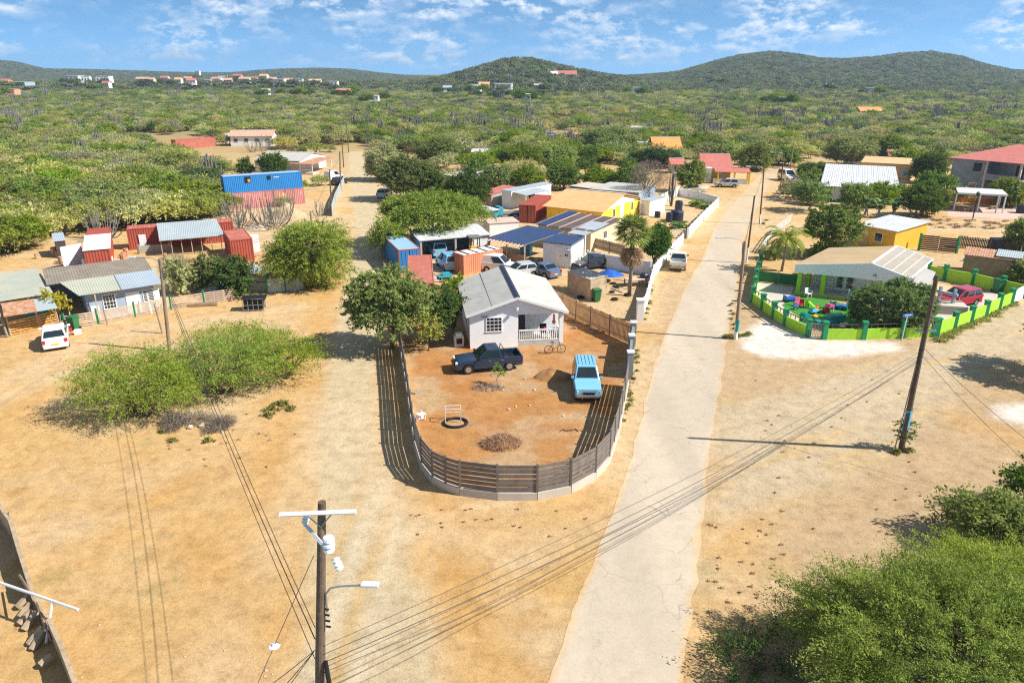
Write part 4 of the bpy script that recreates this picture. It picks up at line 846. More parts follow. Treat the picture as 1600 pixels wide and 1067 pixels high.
# ------------------------------------------------------------------ loose things on the lot
def heap(name, label, cat, pos, rx, ry, h, mat, blade, seed, n=1500, bl=.22):
    t = thing(name, label, cat, pos); r = np.random.default_rng(seed); X, Y = np.meshgrid(np.linspace(-1, 1, 22), np.linspace(-1, 1, 22)); rr = np.hypot(X, Y)
    Z = h * np.maximum(0, 1 - rr ** 1.6) * (.55 + .9 * fbm(X * 2.2 + seed, Y * 2.2, seed)) - .03; me = gridmesh(name, X * rx * (1 + .2 * (fbm(X, Y, seed + 3) - .5)), Y * ry, Z, M[mat]); link('mound', me, t)
    if blade:
        a = r.uniform(0, 2 * pi, n); q = r.uniform(0, .92, n) ** .5; x, y = q * np.cos(a), q * np.sin(a); P = np.stack([x * rx, y * ry, h * np.maximum(0, 1 - q ** 1.6) * (.55 + .9 * fbm(x * 2.2 + seed, y * 2.2, seed)) + .03], 1)
        T = unit(r.normal(size=(n, 3)) * [1, 1, .55]); N = unit(r.normal(size=(n, 3)) + [0, 0, .5]); V, Q = blades(P, T, N, bl * r.uniform(.5, 1.3, n), np.full(n, .013)); link('stalks', npmesh('stalks', V, Q, LEAF[blade], {'tint': r.uniform(0, 1, n)}), t)
    return t
M['strawmound'] = mt('dry_stalk_mound', (.47, .29, .13), .95, .35, 4, bump=.6); heap('straw_heap', 'brown heap of dry straw near the front of the plank fence', 'straw', g(783, 694), 1.25, .95, .5, 'strawmound', 'straw', 3, 1300, .3)
M['mudheap'] = mt('orange_dirt_heap', (.42, .22, .09), .95, .25, 2, bump=.4); heap('dirt_mound', 'low dark orange dirt mound beside the sky blue car', 'dirt', g(866, 590), 1.5, .9, .75, 'mudheap', None, 8)
heap('branch_pile', 'flat pile of dark dry branches under the small sapling', 'branches', g(763, 607), 1.2, .55, .16, 'straw', 'dry', 5, 260, .35)
tree('sapling', 'small pale green sapling standing in the bare lot', 'plant', g(778, 602), 'mid', 4, (.45, .4, .6), 1.0, .8, .03, nspray=26, nleaf=9, leaf=.09, slen=.3, nl=4, bark='barkgrey')
ring = MB().tube([(.72 * cos(2 * pi * k / 28), .62 * sin(2 * pi * k / 28), .09) for k in range(29)], .085, 7, cap=False).build('tyre_ring', M['rubber'], None, g(712, 662)); tag(ring, 'black rubber ring lying on the orange earth below the white frame', 'tyre')
fr = thing('pipe_frame', 'white metal pipe frame standing over the black rubber ring', 'frame', g(708, 660), .1); m = MB(); [m.tube([(x, y, 0), (x, y, .95)], .028, 6) for x in (-.48, .48) for y in (-.1, .45)]; m.build('leg', M['steelwhite'], fr)
m = MB(); m.tube([(-.48, -.1, .95), (.48, -.1, .95), (.48, .45, .95), (-.48, .45, .95), (-.48, -.1, .95)], .028, 6); m.tube([(-.48, .45, .5), (.48, .45, .5)], .02, 5); m.build('top_rail', M['steelwhite'], fr)
def plastic_chair(label, pos, ang_, lying=False):
    t = thing('plastic_chair', label, 'chair', pos, ang_); MB().box((0, 0, .43), (.5, .48, .05)).build('seat', M['white'], t, bevel=.02); MB().box((0, .24, .68), (.5, .05, .5), rx=-.15).build('backrest', M['white'], t, bevel=.02)
    for sx in (-1, 1):
        for sy in (-1, 1): MB().tube([(sx * .25, sy * .24, 0), (sx * .21, sy * .2, .42)], .028, 5).build('leg', M['white'], t)
        MB().tube([(sx * .27, .24, .66), (sx * .28, -.2, .66), (sx * .25, -.22, .42)], .025, 5).build('armrest', M['white'], t)
    if lying: t.rotation_euler = (rad(88), 0, ang_); t.location.z = .26
    return t
plastic_chair('white plastic chair lying on its side against the plank fence', g(652, 652), .5, True)
m = MB().tube([(-.35, 0, .06), (.05, -.25, .06), (.5, .55, .1)], .05, 6); tag(m.build('bent_pipe', M['metal'], None, g(648, 614)), 'bent grey pipe lying against the left side of the plank fence', 'pipe')
m = MB().tube([(0, 0, .02), (.2, .25, .05), (.4, .1, .04), (.75, .15, .06), (1.0, .32, .05), (1.15, .05, .03)], .025, 5); tag(m.build('hose', M['black'], None, g(874, 675)), 'short black hose curled on the earth near the fence shadow', 'hose')
rk = random.Random(9)
def rock(pos, s, seed, mat='stone'):
    q = random.Random(seed); m = MB().ball((0, 0, s * .3), (s * q.uniform(.7, 1.1), s * q.uniform(.6, 1), s * q.uniform(.45, .7)), 7, 5); m.v = [(x + q.uniform(-.13, .13) * s, y + q.uniform(-.13, .13) * s, z) for x, y, z in m.v]; o = m.build('stone', M[mat], None, pos, q.uniform(0, 6)); return o
for i, (px, py) in enumerate([(827, 634), (806, 636), (812, 600), (835, 610), (846, 645), (820, 592), (795, 640), (770, 618), (880, 650), (786, 610)]): tag(rock(g(px, py), rk.uniform(.07, .15), i), 'pale stone lying loose on the orange lot', 'stone', 'stones on the fenced lot')
m = MB().box((0, 0, .45), (.75, .7, .9)); t = thing('washing_machine', 'white boxy appliance standing by the left wall of the gable house', 'appliance', g(717, 540), .2); m.build('body', M['steelwhite'], t, bevel=.03); MB().box((0, -.36, .5), (.45, .03, .45)).build('door', M['black'], t); MB().box((0, -.05, 1.0), (.5, .5, .2)).build('basin', M['white'], t)
# greenery on the lot
tree('neem_tree', 'leafy dark green tree leaning over the left side of the plank fence', 'tree', g(612, 545), 'neem', 21, (3.3, 3.0, 3.0), 3.7, 1.8, .2, nspray=680, nleaf=26, leaf=.17, slen=.9, droop=.45, lobes=14, low=-.55, upb=.2, asp=.36)
tree('dark_shrub', 'dark dense shrub filling the gap between the leafy tree and the gable house', 'shrub', g(684, 527), 'dark', 31, (2.1, 2.2, 1.9), 2.4, .8, .1, nspray=480, nleaf=24, leaf=.13, slen=.7, stems=3, low=-.8)
tree('papaya_sapling', 'light green feathery young tree in front of the dark shrub', 'tree', g(670, 548), 'acacia2', 33, (1.0, .9, 1.5), 1.75, .9, .05, nspray=120, nleaf=20, leaf=.1, slen=.6, nl=6, droop=.5, low=-.5)
tree('bougainvillea', 'reddish green shrub behind the left gable corner of the house', 'shrub', g(716, 492), 'mid', 36, (1.5, 1.6, 1.7), 1.9, .7, .08, nspray=150, nleaf=22, leaf=.13, slen=.6, stems=3, low=-.6)
# ================================================================== YARDS BEHIND THE LOT
def Rshed(name, label, cat, A, B, Cc, z, hf, hb, wall, roof, over=.3, ops=(), **kw):
    c, ang, w, d = rect(A, B, Cc, z); o = [(s, u * (w - 2 * over), *rest) for s, u, *rest in ops]
    t = shed(name, label, cat, c, ang, w - 2 * over, d - 2 * over, hf, hb, wall, roof, over, o, **kw); t['wd'] = (w, d); return t
def Rhouse(name, label, cat, A, B, Cc, z, hh, rise, wall, roof, over=.35, ridge='x', ops=(), **kw):
    c, ang, w, d = rect(A, B, Cc, z); o = [(s, u * ((w if s in 'FB' else d) - 2 * over), *rest) for s, u, *rest in ops]
    t = house(name, label, cat, c, ang, w - 2 * over, d - 2 * over, hh, rise, wall, roof, over, ridge, o, **kw); t['wd'] = (w, d); return t
def Rcont(name, label, A, B, Cc, mat, top=None, L=None, z=2.6, **kw):
    c, ang, w, d = rect(A, B, Cc, z); long_w = w >= d
    return container(name, label, 'container', c, ang if long_w else ang + pi / 2, L or max(w, d), mat, top, **kw)
def posts(t, pts, h, s=.1, mat='wood', name='post'):
    for p in pts: MB().box((p[0], p[1], (p[2] if len(p) > 2 else h) / 2), (s, s, p[2] if len(p) > 2 else h)).build(name, M[mat], t)
# picket fence between lot and yard
t = thing('picket_fence', 'brown vertical picket fence behind the gable house running to the road', 'fence', g(922, 510)); o = g(922, 510)
for a, b in seglist([g(858, 478) - o, g(922, 510) - o, g(984, 538) - o], 2.6): picket_panel(a, b, .06, 1.75, .15, .12, .025, rnd).build('picket_panel', M['picket'], t); MB().box((a.x, a.y, .9), (.11, .11, 1.85)).build('post', M['wood'], t)
Rshed('plank_shed', 'windowless grey plank shed with a flat pale roof beside the green bin', 'shed', (886, 424), (923, 437), (953.5, 433), 2.1, 2.05, 2.12, 'woodlight', 'concrete3', .05)
def bin_(label, pos, ang_=0, s=1.0):
    t = thing('wheelie_bin', label, 'bin', pos, ang_); m = MB(); m.add([(-.24, -.24, .08), (.24, -.24, .08), (.24, .24, .08), (-.24, .24, .08), (-.3, -.32, 1.0), (.3, -.32, 1.0), (.3, .3, 1.0), (-.3, .3, 1.0)], [(3, 2, 1, 0), (4, 5, 6, 7), (0, 1, 5, 4), (1, 2, 6, 5), (2, 3, 7, 6), (3, 0, 4, 7)]); m.build('body', M['greenpl'], t, bevel=.03)
    MB().box((0, -.02, 1.04), (.66, .68, .08)).build('lid', M['greenpl'], t, bevel=.02)
    for s_ in (-1, 1): MB().tube([(s_ * .27, .28, .11), (s_ * .2, .28, .11)], .11, 10).build('wheel', M['rubber'], t)
    t.scale = (s,) * 3; return t
bin_('green wheelie bin standing against the plank shed', g(932, 471), .3, 1.15)
# white walls along the road
def wallrun(label, pts, h, th=.15, mat='whitewall', pier=2.6, piers='white', grp=None, cap=None):
    o = V3(pts[0]); t = thing('boundary_wall', label, 'wall', o, 0, grp)
    for a, b in seglist([p - o for p in pts], pier): MB().span(a, b, th, h, -.05).build('wall_panel', M[mat], t); MB().box((a.x, a.y, (h + .08) / 2), (.24, .24, h + .08)).build('pier', M[piers], t)
    e = pts[-1] - o; MB().box((e.x, e.y, (h + .08) / 2), (.24, .24, h + .08)).build('pier', M[piers], t); return t
wallrun('low white wall along the road beside the fan palm', gp([(1001, 502), (1011, 474), (1021, 434), (1045, 402), (1066, 382)]), 1.35)
wallrun('white panelled wall along the road in front of the water tanks', gp([(1074, 373), (1098, 346), (1121, 323)]), 1.4)
wallrun('grey white rear wall of the water tank yard', gp([(1121, 321), (1092, 312), (1060, 306)]), 1.4)
wallrun('white wall with rust streaks behind the black car and the fan palm', gp([(918, 414), (975, 424), (1016, 431)]), 1.6)
t = thing('gate_pillars', 'white pillar with a flat cap at the yard entrance', 'pillar', g(1000, 503)); MB().box((0, .3, .95), (.6, .6, 1.9)).build('shaft', M['whitewall'], t); MB().box((0, .3, 1.95), (.72, .72, .12)).build('cap', M['white'], t)
t = thing('slat_fence', 'white horizontal board fence beside the yellow walled house', 'fence', g(1000, 337)); o = g(1000, 337)
for a, b in seglist([p - o for p in gp([(1000, 337), (1030, 322), (1060, 306)])], 2.4): slat_panel(a, b, .1, 1.7, 4, .34, .04).build('slat_panel', M['white'], t); MB().box((a.x, a.y, .9), (.2, .2, 1.85)).build('post', M['concrete'], t)
t = thing('iron_gate', 'white barred gate between two stretches of white road wall', 'gate', g(1060, 372), .2); m = MB(); [m.box((x * .2 - .9, 0, .62), (.04, .04, 1.1)) for x in range(10)]; m.box((0, 0, 1.15), (1.95, .05, .06)); m.box((0, 0, .12), (1.95, .05, .06)); m.build('bars', M['white'], t)
def tank(label, px, py, r, h):
    t = thing('water_tank', label, 'tank', g(px, py)); MB().tube([(0, 0, 0), (0, 0, h * .9), (0, 0, h)], [r, r, r * .9], 16).build('body', M['darkblue'], t); MB().tube([(0, 0, h), (0, 0, h + .08)], [r * .35, r * .3], 10).build('lid', M['black'], t); return t
tank('largest black water tank in the yard behind the white road wall', 1057, 345, .95, 1.5); tank('tall black water tank behind the largest one', 1060, 329, .6, 1.5); tank('narrow black water tank left of the largest one', 1045, 347, .48, 1.35); tank('small black water tank near the yellow house end', 1027, 340, .45, .9)
# ------------------------------------------------------------------ container house with solar roof and its pergola
c, ang, w, d = rect((848, 378), (893, 383), (916, 373), 2.7)
t = shed('container_house', 'white panelled container house under a solar panel roof', 'house', c, ang, w - .1, d - .1, 2.6, 2.75, 'cwhite', 'solarframe', .12, [('F', .06 * w, .35, .8, 2.0, 'door', 'white'), ('F', .33 * w, 1.3, .5, .6, 'win', 'white')])
m = MB(); m.corr([((w - .1) / 2, -(d - .1) / 2 + .1, .1), ((w - .1) / 2, (d - .1) / 2 - .1, .1), ((w - .1) / 2, (d - .1) / 2 - .1, 2.5), ((w - .1) / 2, -(d - .1) / 2 + .1, 2.5)], .5, .06); m.build('ribbed_end', M['cwhite'], t)
def panels(t, W, D, z0, z1, nx, ny, name='solar_panel'):
    k = 0; dx, dy = W / nx, D / ny
    for j in range(ny):
        m = MB(); f = MB()
        for i in range(nx):
            x0, x1 = -W / 2 + i * dx + .02, -W / 2 + (i + 1) * dx - .02; y0, y1 = -D / 2 + j * dy + .02, -D / 2 + (j + 1) * dy - .02; za, zb = z0 + (z1 - z0) * (y0 + D / 2) / D, z0 + (z1 - z0) * (y1 + D / 2) / D
            m.slab([(x0, y0, za), (x1, y0, za), (x1, y1, zb), (x0, y1, zb)], .03); f.slab([(x0 - .015, y0 - .015, za - .006), (x1 + .015, y0 - .015, za - .006), (x1 + .015, y1 + .015, zb - .006), (x0 - .015, y1 + .015, zb - .006)], .03)
        o = m.build('solar_panels', M['solar'], t); f.build('frame', M['solarframe'], o)
panels(t, w, d, 2.76, 2.92, 6, 4)
MB().box((.41 * w, -d / 2 - .12, 1.9), (.7, .3, .5)).build('air_conditioner', M['steelwhite'], t, bevel=.02)
c2, an2, w2, d2 = rect((761, 371), (820, 382), (862, 362), 2.5)
t = thing('pergola', 'timber pergola roofed with blue solar panels beside the container house', 'pergola', c2, an2)
MB().slab([(-w2 / 2, -d2 / 2, 2.45), (w2 / 2, -d2 / 2, 2.45), (w2 / 2, d2 / 2, 2.75), (-w2 / 2, d2 / 2, 2.75)], .05).build('roof', M['solarframe'], t); panels(t, w2 - .1, d2 - .1, 2.5, 2.8, 6, 5)
m = MB(); [m.box((-w2 / 2 + .15 + i * (w2 - .3) / 10, -d2 / 2 - .1, 2.36), (.09, 1.3, .14)) for i in range(11)]; m.build('rafters', M['pinkwood'], t)
posts(t, [(-w2 / 2 + .2, -d2 / 2 + .2), (0, -d2 / 2 + .2), (w2 / 2 - .2, -d2 / 2 + .2), (-w2 / 2 + .2, d2 / 2 - .2), (w2 / 2 - .2, d2 / 2 - .2)], 2.4, .13, 'woodlight')
m = picket_panel(Vector((-w2 / 2, -d2 / 2 + .3, 0)), Vector((w2 / 2, -d2 / 2 + .3, 0)), .05, 1.1, .14, .12); m.build('picket_rail', M['wood'], t)
tag(MB().box((0, 0, .9), (1.6, .5, .9)).box((0, 0, .22), (1.4, .4, .44)).build('drinks_cooler', M['sky'], None, g(822, 397), an2, bevel=.04), 'blue cabinet under the solar pergola', 'cabinet')
# ------------------------------------------------------------------ brown roofed bungalow with pink beams
t = Rshed('bungalow', 'cream bungalow under dark brown sheet roofs with pinkish roof beams', 'house', (836, 349), (925, 361), (974, 345), 2.75, 2.6, 2.95, 'cream', 'roofpurple', .3, [('F', -.33, 1.2, .7, .9, 'win'), ('F', .3, 1.1, .9, 1.1, 'win'), ('R', 0, 1.1, .9, 1.0, 'win')])
w, d = t['wd']; m = MB()
for u in (-.5, -.28, -.06, .16, .38): m.slab([(u * w, -d / 2 - .2, 2.66), (u * w + .14, -d / 2 - .2, 2.66), (u * w + .14, d / 2 + .1, 3.13), (u * w, d / 2 + .1, 3.13)], .06)
m.build('roof_beams', M['pinkwood'], t); m = MB(); m.slab([(-.47 * w, -d / 2 - .1, 2.72), (-.3 * w, -d / 2 - .1, 2.72), (-.3 * w, d / 2, 3.2), (-.47 * w, d / 2, 3.2)], .05); m.build('solar_strip', M['solar'], t); m = MB(); m.slab([(.2 * w, -d / 2 - 1.6, 2.5), (.5 * w, -d / 2 - 1.6, 2.5), (.5 * w, .05 * d, 2.98), (.2 * w, .05 * d, 2.98)], .05); m.build('pale_roof_sheet', M['roofbluegrey'], t)
posts(t, [(.22 * w, -d / 2 - 1.5), (.49 * w, -d / 2 - 1.5)], 2.5, .18, 'white')
t = thing('picket_fence', 'dark picket fence in front of the brown roofed bungalow', 'fence', g(929, 392)); o = g(929, 392)
for a, b in seglist([Vector((0, 0, 0)), g(975, 404) - o], 2.2): picket_panel(a, b, .3, 1.6, .13, .11, .02, rnd).build('picket_panel', M['wood'], t); MB().box((a.x, a.y, .8), (.1, .1, 1.6)).build('post', M['wood'], t)
Rshed('store_room', 'low cream flat roofed store room in front of the bungalow', 'shed', (882, 361), (912, 366), (924, 361), 2.0, 2.0, 2.02, 'cream', 'white', .05)
# ------------------------------------------------------------------ yellow house, red container, mobile home
t = Rhouse('gable_house', 'yellow gable house under a wide peach orange sheet roof', 'house', (847, 322), (943, 332), (1012, 309), 2.5, 2.55, 1.45, 'yellow', 'rooforange', .5, 'x', [('R', -.2, 1.0, .8, 1.3, 'win', 'white'), ('R', .28, 1.0, .8, 1.3, 'win', 'white'), ('F', .3, .1, 1, 2, 'door', 'orangewall')])
w, d = t['wd']; MB().box((w / 2 - .46, 0, 1.3), (.06, 1.3, 2.55)).build('white_pilaster', M['white'], t); MB().slab([(w / 2 - .42, -d / 2 + .5, 2.5), (w / 2 - .42, d / 2 - .5, 2.5), (w / 2 - .42, .1, 3.7), (w / 2 - .42, -.1, 3.7)], .04).build('white_gable', M['white'], t)
Rcont('shipping_container', 'bright red container tucked under the edge of the peach orange roof', (814, 320), (834, 321), (886, 306), 'cred', doors='L')
t = thing('ladder', 'white stepladder leaning on the bright red container', 'ladder', g(841, 337), .3); m = MB(); [m.tube([(s * .2, -.5, 0), (s * .14, 0, 1.9)], .025, 5) for s in (-1, 1)]; [m.box((0, -.5 + .11 * k, .4 * k + .3), (.34, .05, .04)) for k in range(4)]; m.build('frame', M['steelwhite'], t)
t = Rshed('mobile_home', 'long white mobile home with a sheet roofed porch on its side', 'house', (783, 296), (799, 298), (880, 288), 2.9, 2.75, 2.8, 'cwhite', 'roofbluegrey', .08, [('R', -.2, .5, .9, 2, 'dark_panel'), ('R', .2, 1.2, 1.1, .9, 'win'), ('L', .1, 1.2, 1, .9, 'win')]); w, d = t['wd']
m = MB().slab([(w / 2, -d / 2 + .4, 2.62), (w / 2 + 2.6, -d / 2 + .4, 2.35), (w / 2 + 2.6, d * .12, 2.35), (w / 2, d * .12, 2.62)], .05); m.build('porch_roof', M['zinc'], t); posts(t, [(w / 2 + 2.5, -d / 2 + .5), (w / 2 + 2.5, -d * .18), (w / 2 + 2.5, d * .1)], 2.33, .1, 'white'); m = MB().box((w / 2 + 2.5, -d * .2, 1.0), (.06, d * .58, .06)); [m.box((w / 2 + 2.5, -d / 2 + .5 + k * .3, .55), (.04, .04, .9)) for k in range(int(d * .6 / .3))]; m.build('porch_railing', M['white'], t)
Rshed('flat_house', 'pale blue flat roofed building behind the peach orange roof', 'house', (922, 296), (999, 302), (1003, 289), 2.7, 2.7, 2.75, 'bluegrey', 'roofgrey', .15)
Rshed('lean_to', 'pale sheet lean-to joined to the pale blue flat roofed building', 'shed', (889, 289), (920, 293), (943, 287), 2.7, 2.5, 2.6, 'wooddark', 'concrete3', .1)
Rshed('garden_shed', 'small white shed with a pale sheet roof by the white board fence', 'shed', (1000, 312), (1016, 314), (1026, 306), 2.3, 2.2, 2.3, 'whitewall', 'zinc', .1)
t = thing('carport', 'white roofed carport on thin posts behind the umbrella tree', 'carport', g(748, 345)); o = g(748, 345); q = [g(px, py, 2.5) - o for px, py in ((722, 327), (760, 331), (781, 327), (742, 317))]; MB().slab([(p.x, p.y, p.z) for p in q], .1).build('roof', M['roofwhite'], t); posts(t, [(p.x, p.y) for p in q], 2.4, .1, 'metal'); MB().span(q[0] * .97 - Vector((0, 0, 2.4)), q[1] * .97 - Vector((0, 0, 2.4)), .12, 1.1).build('low_wall', M['whitewall'], t)
Rshed('flat_shed', 'long pale pink sheet roof between the carport and the solar pergola', 'shed', (764, 349), (812, 346), (826, 338), 2.2, 2.1, 2.2, 'whitewall', 'pinkwood', .1)
# ------------------------------------------------------------------ workshop with cars
c, ang, w, d = rect((655, 374), (767, 364), (761, 352), 2.7)
t = shed('workshop', 'open fronted workshop shed with a pale sheet roof and parked cars', 'shed', c, ang, w - .3, d - .2, 2.45, 2.9, 'zinc', 'roofwhite', .15, open_front=True, ribs=.5); posts(t, [(0, -d / 2 + .15), (-w / 2 + .2, -d / 2 + .15), (.2 * w, -d / 2 + .15)], 2.4, .22, 'concrete'); MB().box((w * .36, -d / 2 + .25, 1.2), (w * .25, .1, 2.4)).build('front_wall', M['cwhite'], t)
MB().box((0, 0, .015), (w - .6, d - .4, .02)).build('floor', M['concrete'], t)
Rcont('shipping_container', 'blue container with a rust spotted roof under the umbrella tree', (622, 391), (657, 388), (648, 360), 'cblue', 'cbluet', doors='L', frame='cred')
Rcont('shipping_container', 'sunbleached red container with a flat faded roof beside the blue one', (643, 443), (672, 442), (663, 398), 'credt', 'credt', doors='')
t = container('cargo_box', 'salmon orange truck box with a white striped top behind the gable house roof', 'container', g(732, 425) + Vector((1.0, 1.0, 0)), rad(38), 5.2, 'corange', 'white', Hh=2.2, Wd=2.1, doors='L'); m = MB(); [m.box((x, 0, 2.19), (.18, 2.0, .05)) for x in (-1.8, -.6, .6, 1.8)]; m.build('roof_stripes', M['darkblue'], t)
car('estate_car', 'mid blue estate car parked half inside the open workshop', 'car', g(682, 403) + Vector((-.1, 1.4, 0)), rad(108), 'suv', 'skyblue', rows=2)
car('panel_van', 'light blue panel van with its rear window towards the camera', 'van', g(706, 424) + Vector((-.6, 1.6, 0)), rad(112), 'van', 'skyblue', panel='rear', rows=2)
car('panel_van', 'white panel van standing behind the ridge of the gable house', 'van', g(782, 428) + Vector((0, 1, 0)), rad(-20), 'van', 'carwhite', panel=True)
car('hatchback', 'grey hatchback wreck beside the white panel van', 'car', g(812, 432), rad(-155), 'hatch', 'silver')
car('saloon_car', 'slate blue saloon parked on the dirt before the container house', 'car', g(851, 434) + Vector((-.2, 1.2, 0)), rad(128), 'sedan', 'slate')
car('black_car', 'black car parked between the container house and the white wall', 'car', g(925, 421) + Vector((0, .6, 0)), rad(205), 'hatch', 'carblack')
heap('tarpaulin', 'crumpled bright blue tarpaulin heap beside the black car', 'tarpaulin', g(952, 430), 1.7, 1.0, .6, 'tarpblue', None, 12)
car('pickup_truck', 'white pickup parked on the verge of the paved road', 'pickup', g(1060, 423) + Vector((.35, 1.8, 0)), rad(76), 'pickup', 'carwhite')
t = thing('flatbed_truck', 'turquoise fronted flatbed truck in the yard below the mobile home', 'truck', g(800, 341), rad(25)); m = MB().box((.6, 0, .85), (4.6, 1.9, .14)); m.build('bed', M['metal'], t); m = MB().side([(-3.2, .5), (-1.8, .5), (-1.8, 1.9), (-2.4, 1.9), (-2.7, 1.25), (-3.2, 1.15)], -.9, .9); m.build('cab', M['turq'], t, bevel=.06); MB().box((-2.62, 0, 1.58), (.1, 1.5, .5), ry=.4).build('windscreen', M['carglass'], t); MB().box((.2, 0, .62), (5.4, .8, .2)).build('chassis', M['black'], t)
for x in (-2.4, 1.6):
    for y in (-.85, .85): wheel(t, x, y, .42)
def backhoe(label, pos, ang_):
    t = thing('backhoe', label, 'digger', pos, ang_); Y_ = M['machine']; MB().side([(-1.4, .6), (1.7, .6), (1.7, 1.2), (.5, 1.35), (-.9, 1.35), (-1.4, 1.0)], -.55, .55).build('body', Y_, t, bevel=.05)
    m = MB(); [m.box((x, y, 1.95), (.09, .09, 1.3)) for x in (-.8, .35) for y in (-.55, .55)]; m.build('cab_frame', M['black'], t); MB().box((-.22, 0, 2.62), (1.4, 1.35, .1)).build('cab_roof', M['metal'], t)
    for y in (-.75, .75): wheel(t, -.8, y, .62, .4); wheel(t, 1.2, y, .42, .3)
    m = MB(); [m.tube([(.6, y, 1.2), (1.9, y, 1.25), (2.4, y, .6)], .09, 6) for y in (-.45, .45)]; m.build('loader_arm', Y_, t); MB().side([(2.3, .2), (2.95, .15), (2.75, .5), (2.6, .85), (2.35, .9)], -.95, .95).build('bucket', Y_, t)
    m = MB().tube([(-1.4, 0, 1.0), (-1.9, 0, 2.3), (-2.6, 0, 1.7)], [.14, .12, .1], 6); m.tube([(-2.6, 0, 1.7), (-2.5, 0, .75)], .1, 6); m.build('digger_arm', Y_, t); MB().side([(-2.75, .4), (-2.35, .35), (-2.3, .8), (-2.6, .8)], -.3, .3).build('digger_bucket', M['metal'], t); return t
backhoe('yellow backhoe digger parked in front of the workshop wall', g(741, 407) + Vector((0, .8, 0)), rad(-75))
tag(MB().box((0, 0, .35), (1.6, 1, .1)).box((-.5, 0, .15), (.1, .9, .3)).box((.5, 0, .15), (.1, .9, .3)).box((.1, .1, .55), (.8, .5, .3)).build('workbench', M['turq'], None, g(696, 436), .3, bevel=.03), 'turquoise bench loaded with parts below the light blue van', 'bench')
heap('scrap_heap', 'heap of pale scrap beside the sunbleached red container', 'scrap', g(677, 437), .9, .7, .5, 'concrete', 'dry', 21, 150, .3)
# palm, conifer and dead trunk at the wall
fan_palm('tall fan palm with a brown skirt of dead fronds by the white wall', g(983, 462), 6.3)
tree('conifer', 'dark green bushy tree right behind the fan palm', 'tree', g(1022, 418), 'dark', 44, (1.75, 1.7, 2.6), 2.6, .8, .12, nspray=620, nleaf=24, leaf=.13, slen=.75, upb=.9, droop=.05, low=-.8)
t = thing('garden_table', 'weathered plank table with clutter under the fan palm', 'table', g(993, 446), .3); MB().box((0, 0, .7), (2.2, 1.2, .08)).build('tabletop', M['pinkwood'], t); posts(t, [(-1, -.5), (1, -.5), (1, .5), (-1, .5)], .66, .1, 'wood', 'leg'); tag(MB().ball((0, 0, .2), (.5, .4, .35)).build('bag', M['darkblue'], None, g(993, 446) + Vector((.9, .3, .74))), 'dark blue sack on the end of the plank table', 'sack')
# ------------------------------------------------------------------ farther houses of the middle block
t = Rhouse('gable_house', 'bright yellow house with a red tiled roof at the road bend', 'house', (1096, 263), (1146, 264), (1136, 250), 2.6, 2.7, 1.9, 'yellow', 'roofred', .4, 'x', [('F', -.25, 1, 1, 1.2, 'win'), ('F', .2, .1, .9, 2, 'door', 'white')]); w, d = t['wd']
m = MB().slab([(-.1 * w, -d / 2 - 2.8, 2.3), (w / 2 + 3, -d / 2 - 2.8, 2.3), (w / 2 + 3, -d / 2 + .5, 2.75), (-.1 * w, -d / 2 + .5, 2.75)], .1); m.build('porch_roof', M['roofred'], t); posts(t, [(0, -d / 2 - 2.6), (w / 2, -d / 2 - 2.6), (w / 2 + 2.8, -d / 2 - 2.6), (w / 2 + 2.8, -d / 2)], 2.3, .3, 'yellow', 'porch_pillar'); MB().box((w / 4 + .8, -d / 2 - 2.62, .5), (w / 2 + 3.4, .12, 1.0)).build('porch_wall', M['white'], t); MB().box((-.28 * w, -d / 2 - .4, 1.4), (.2 * w, 1.4, 2.8)).build('white_porch_block', M['white'], t)
car('parked_car', 'silver car parked in front of the yellow house with the red roof', 'car', g(1136, 293) + Vector((0, .4, 0)), rad(172), 'mpv', 'silver')
t = thing('motor_boat', 'small white and navy boat parked under the trees by the yellow house', 'boat', g(1087, 302), rad(10)); m = MB(); st = [(-2.2, .85, .35, 1.0), (-1, .95, .25, 1.0), (.6, .85, .3, 1.05), (1.6, .5, .45, 1.15), (2.3, .05, .8, 1.25)]
for x, hw, zb, zt_ in st: m.v += [(x, -hw, zt_), (x, -hw * .75, (zb + zt_) / 2 - .1), (x, 0, zb), (x, hw * .75, (zb + zt_) / 2 - .1), (x, hw, zt_)]
for i in range(4): m.f += [(i * 5 + k, i * 5 + k + 1, i * 5 + k + 6, i * 5 + k + 5) for k in range(4)] + [(i * 5 + 4, i * 5, i * 5 + 5, i * 5 + 9)]
m.f.append((4, 3, 2, 1, 0)); m.build('hull', M['steelwhite'], t); MB().box((-.3, 0, 1.25), (1.0, 1.1, .5)).build('cabin', M['darkblue'], t, bevel=.06); MB().box((0, 0, .2), (3.6, .9, .12)).build('trailer', M['metal'], t)
t = far_house('hip_house', 'orange clay roof rising from the trees behind the village', g(1037, 246), .05, 6.5, 7, 2.6, 2.4, 'cream', 'rooforange2'); far_house('far_house', 'small red roof among trees left of the yellow house', g(1055, 270), .1, 2.4, 3, 2.2, .8, 'cream', 'roofred', 2)
Rshed('flat_house', 'grey roofed house with a pink end wall among the dark trees', 'house', (688, 272), (737, 279), (748, 263), 2.7, 2.6, 2.8, 'pinkwall', 'roofgrey', .3); Rshed('flat_house', 'rusty flat roof just behind the grey roofed pink house', 'house', (705, 264), (770, 265), (778, 256), 2.7, 2.6, 2.7, 'pinkwall', 'rust', .2)
Rshed('flat_house', 'small turquoise walled house deep among the green trees', 'house', (733, 243), (768, 243), (770, 234), 2.6, 2.6, 2.8, 'sky', 'roofwhite', .2); Rshed('garden_shed', 'collapsed salmon red roof among shrubs left of the mobile home', 'shed', (747, 300), (768, 303), (776, 292), 2.2, 2.0, 2.6, 'concrete', 'roofred', .1)
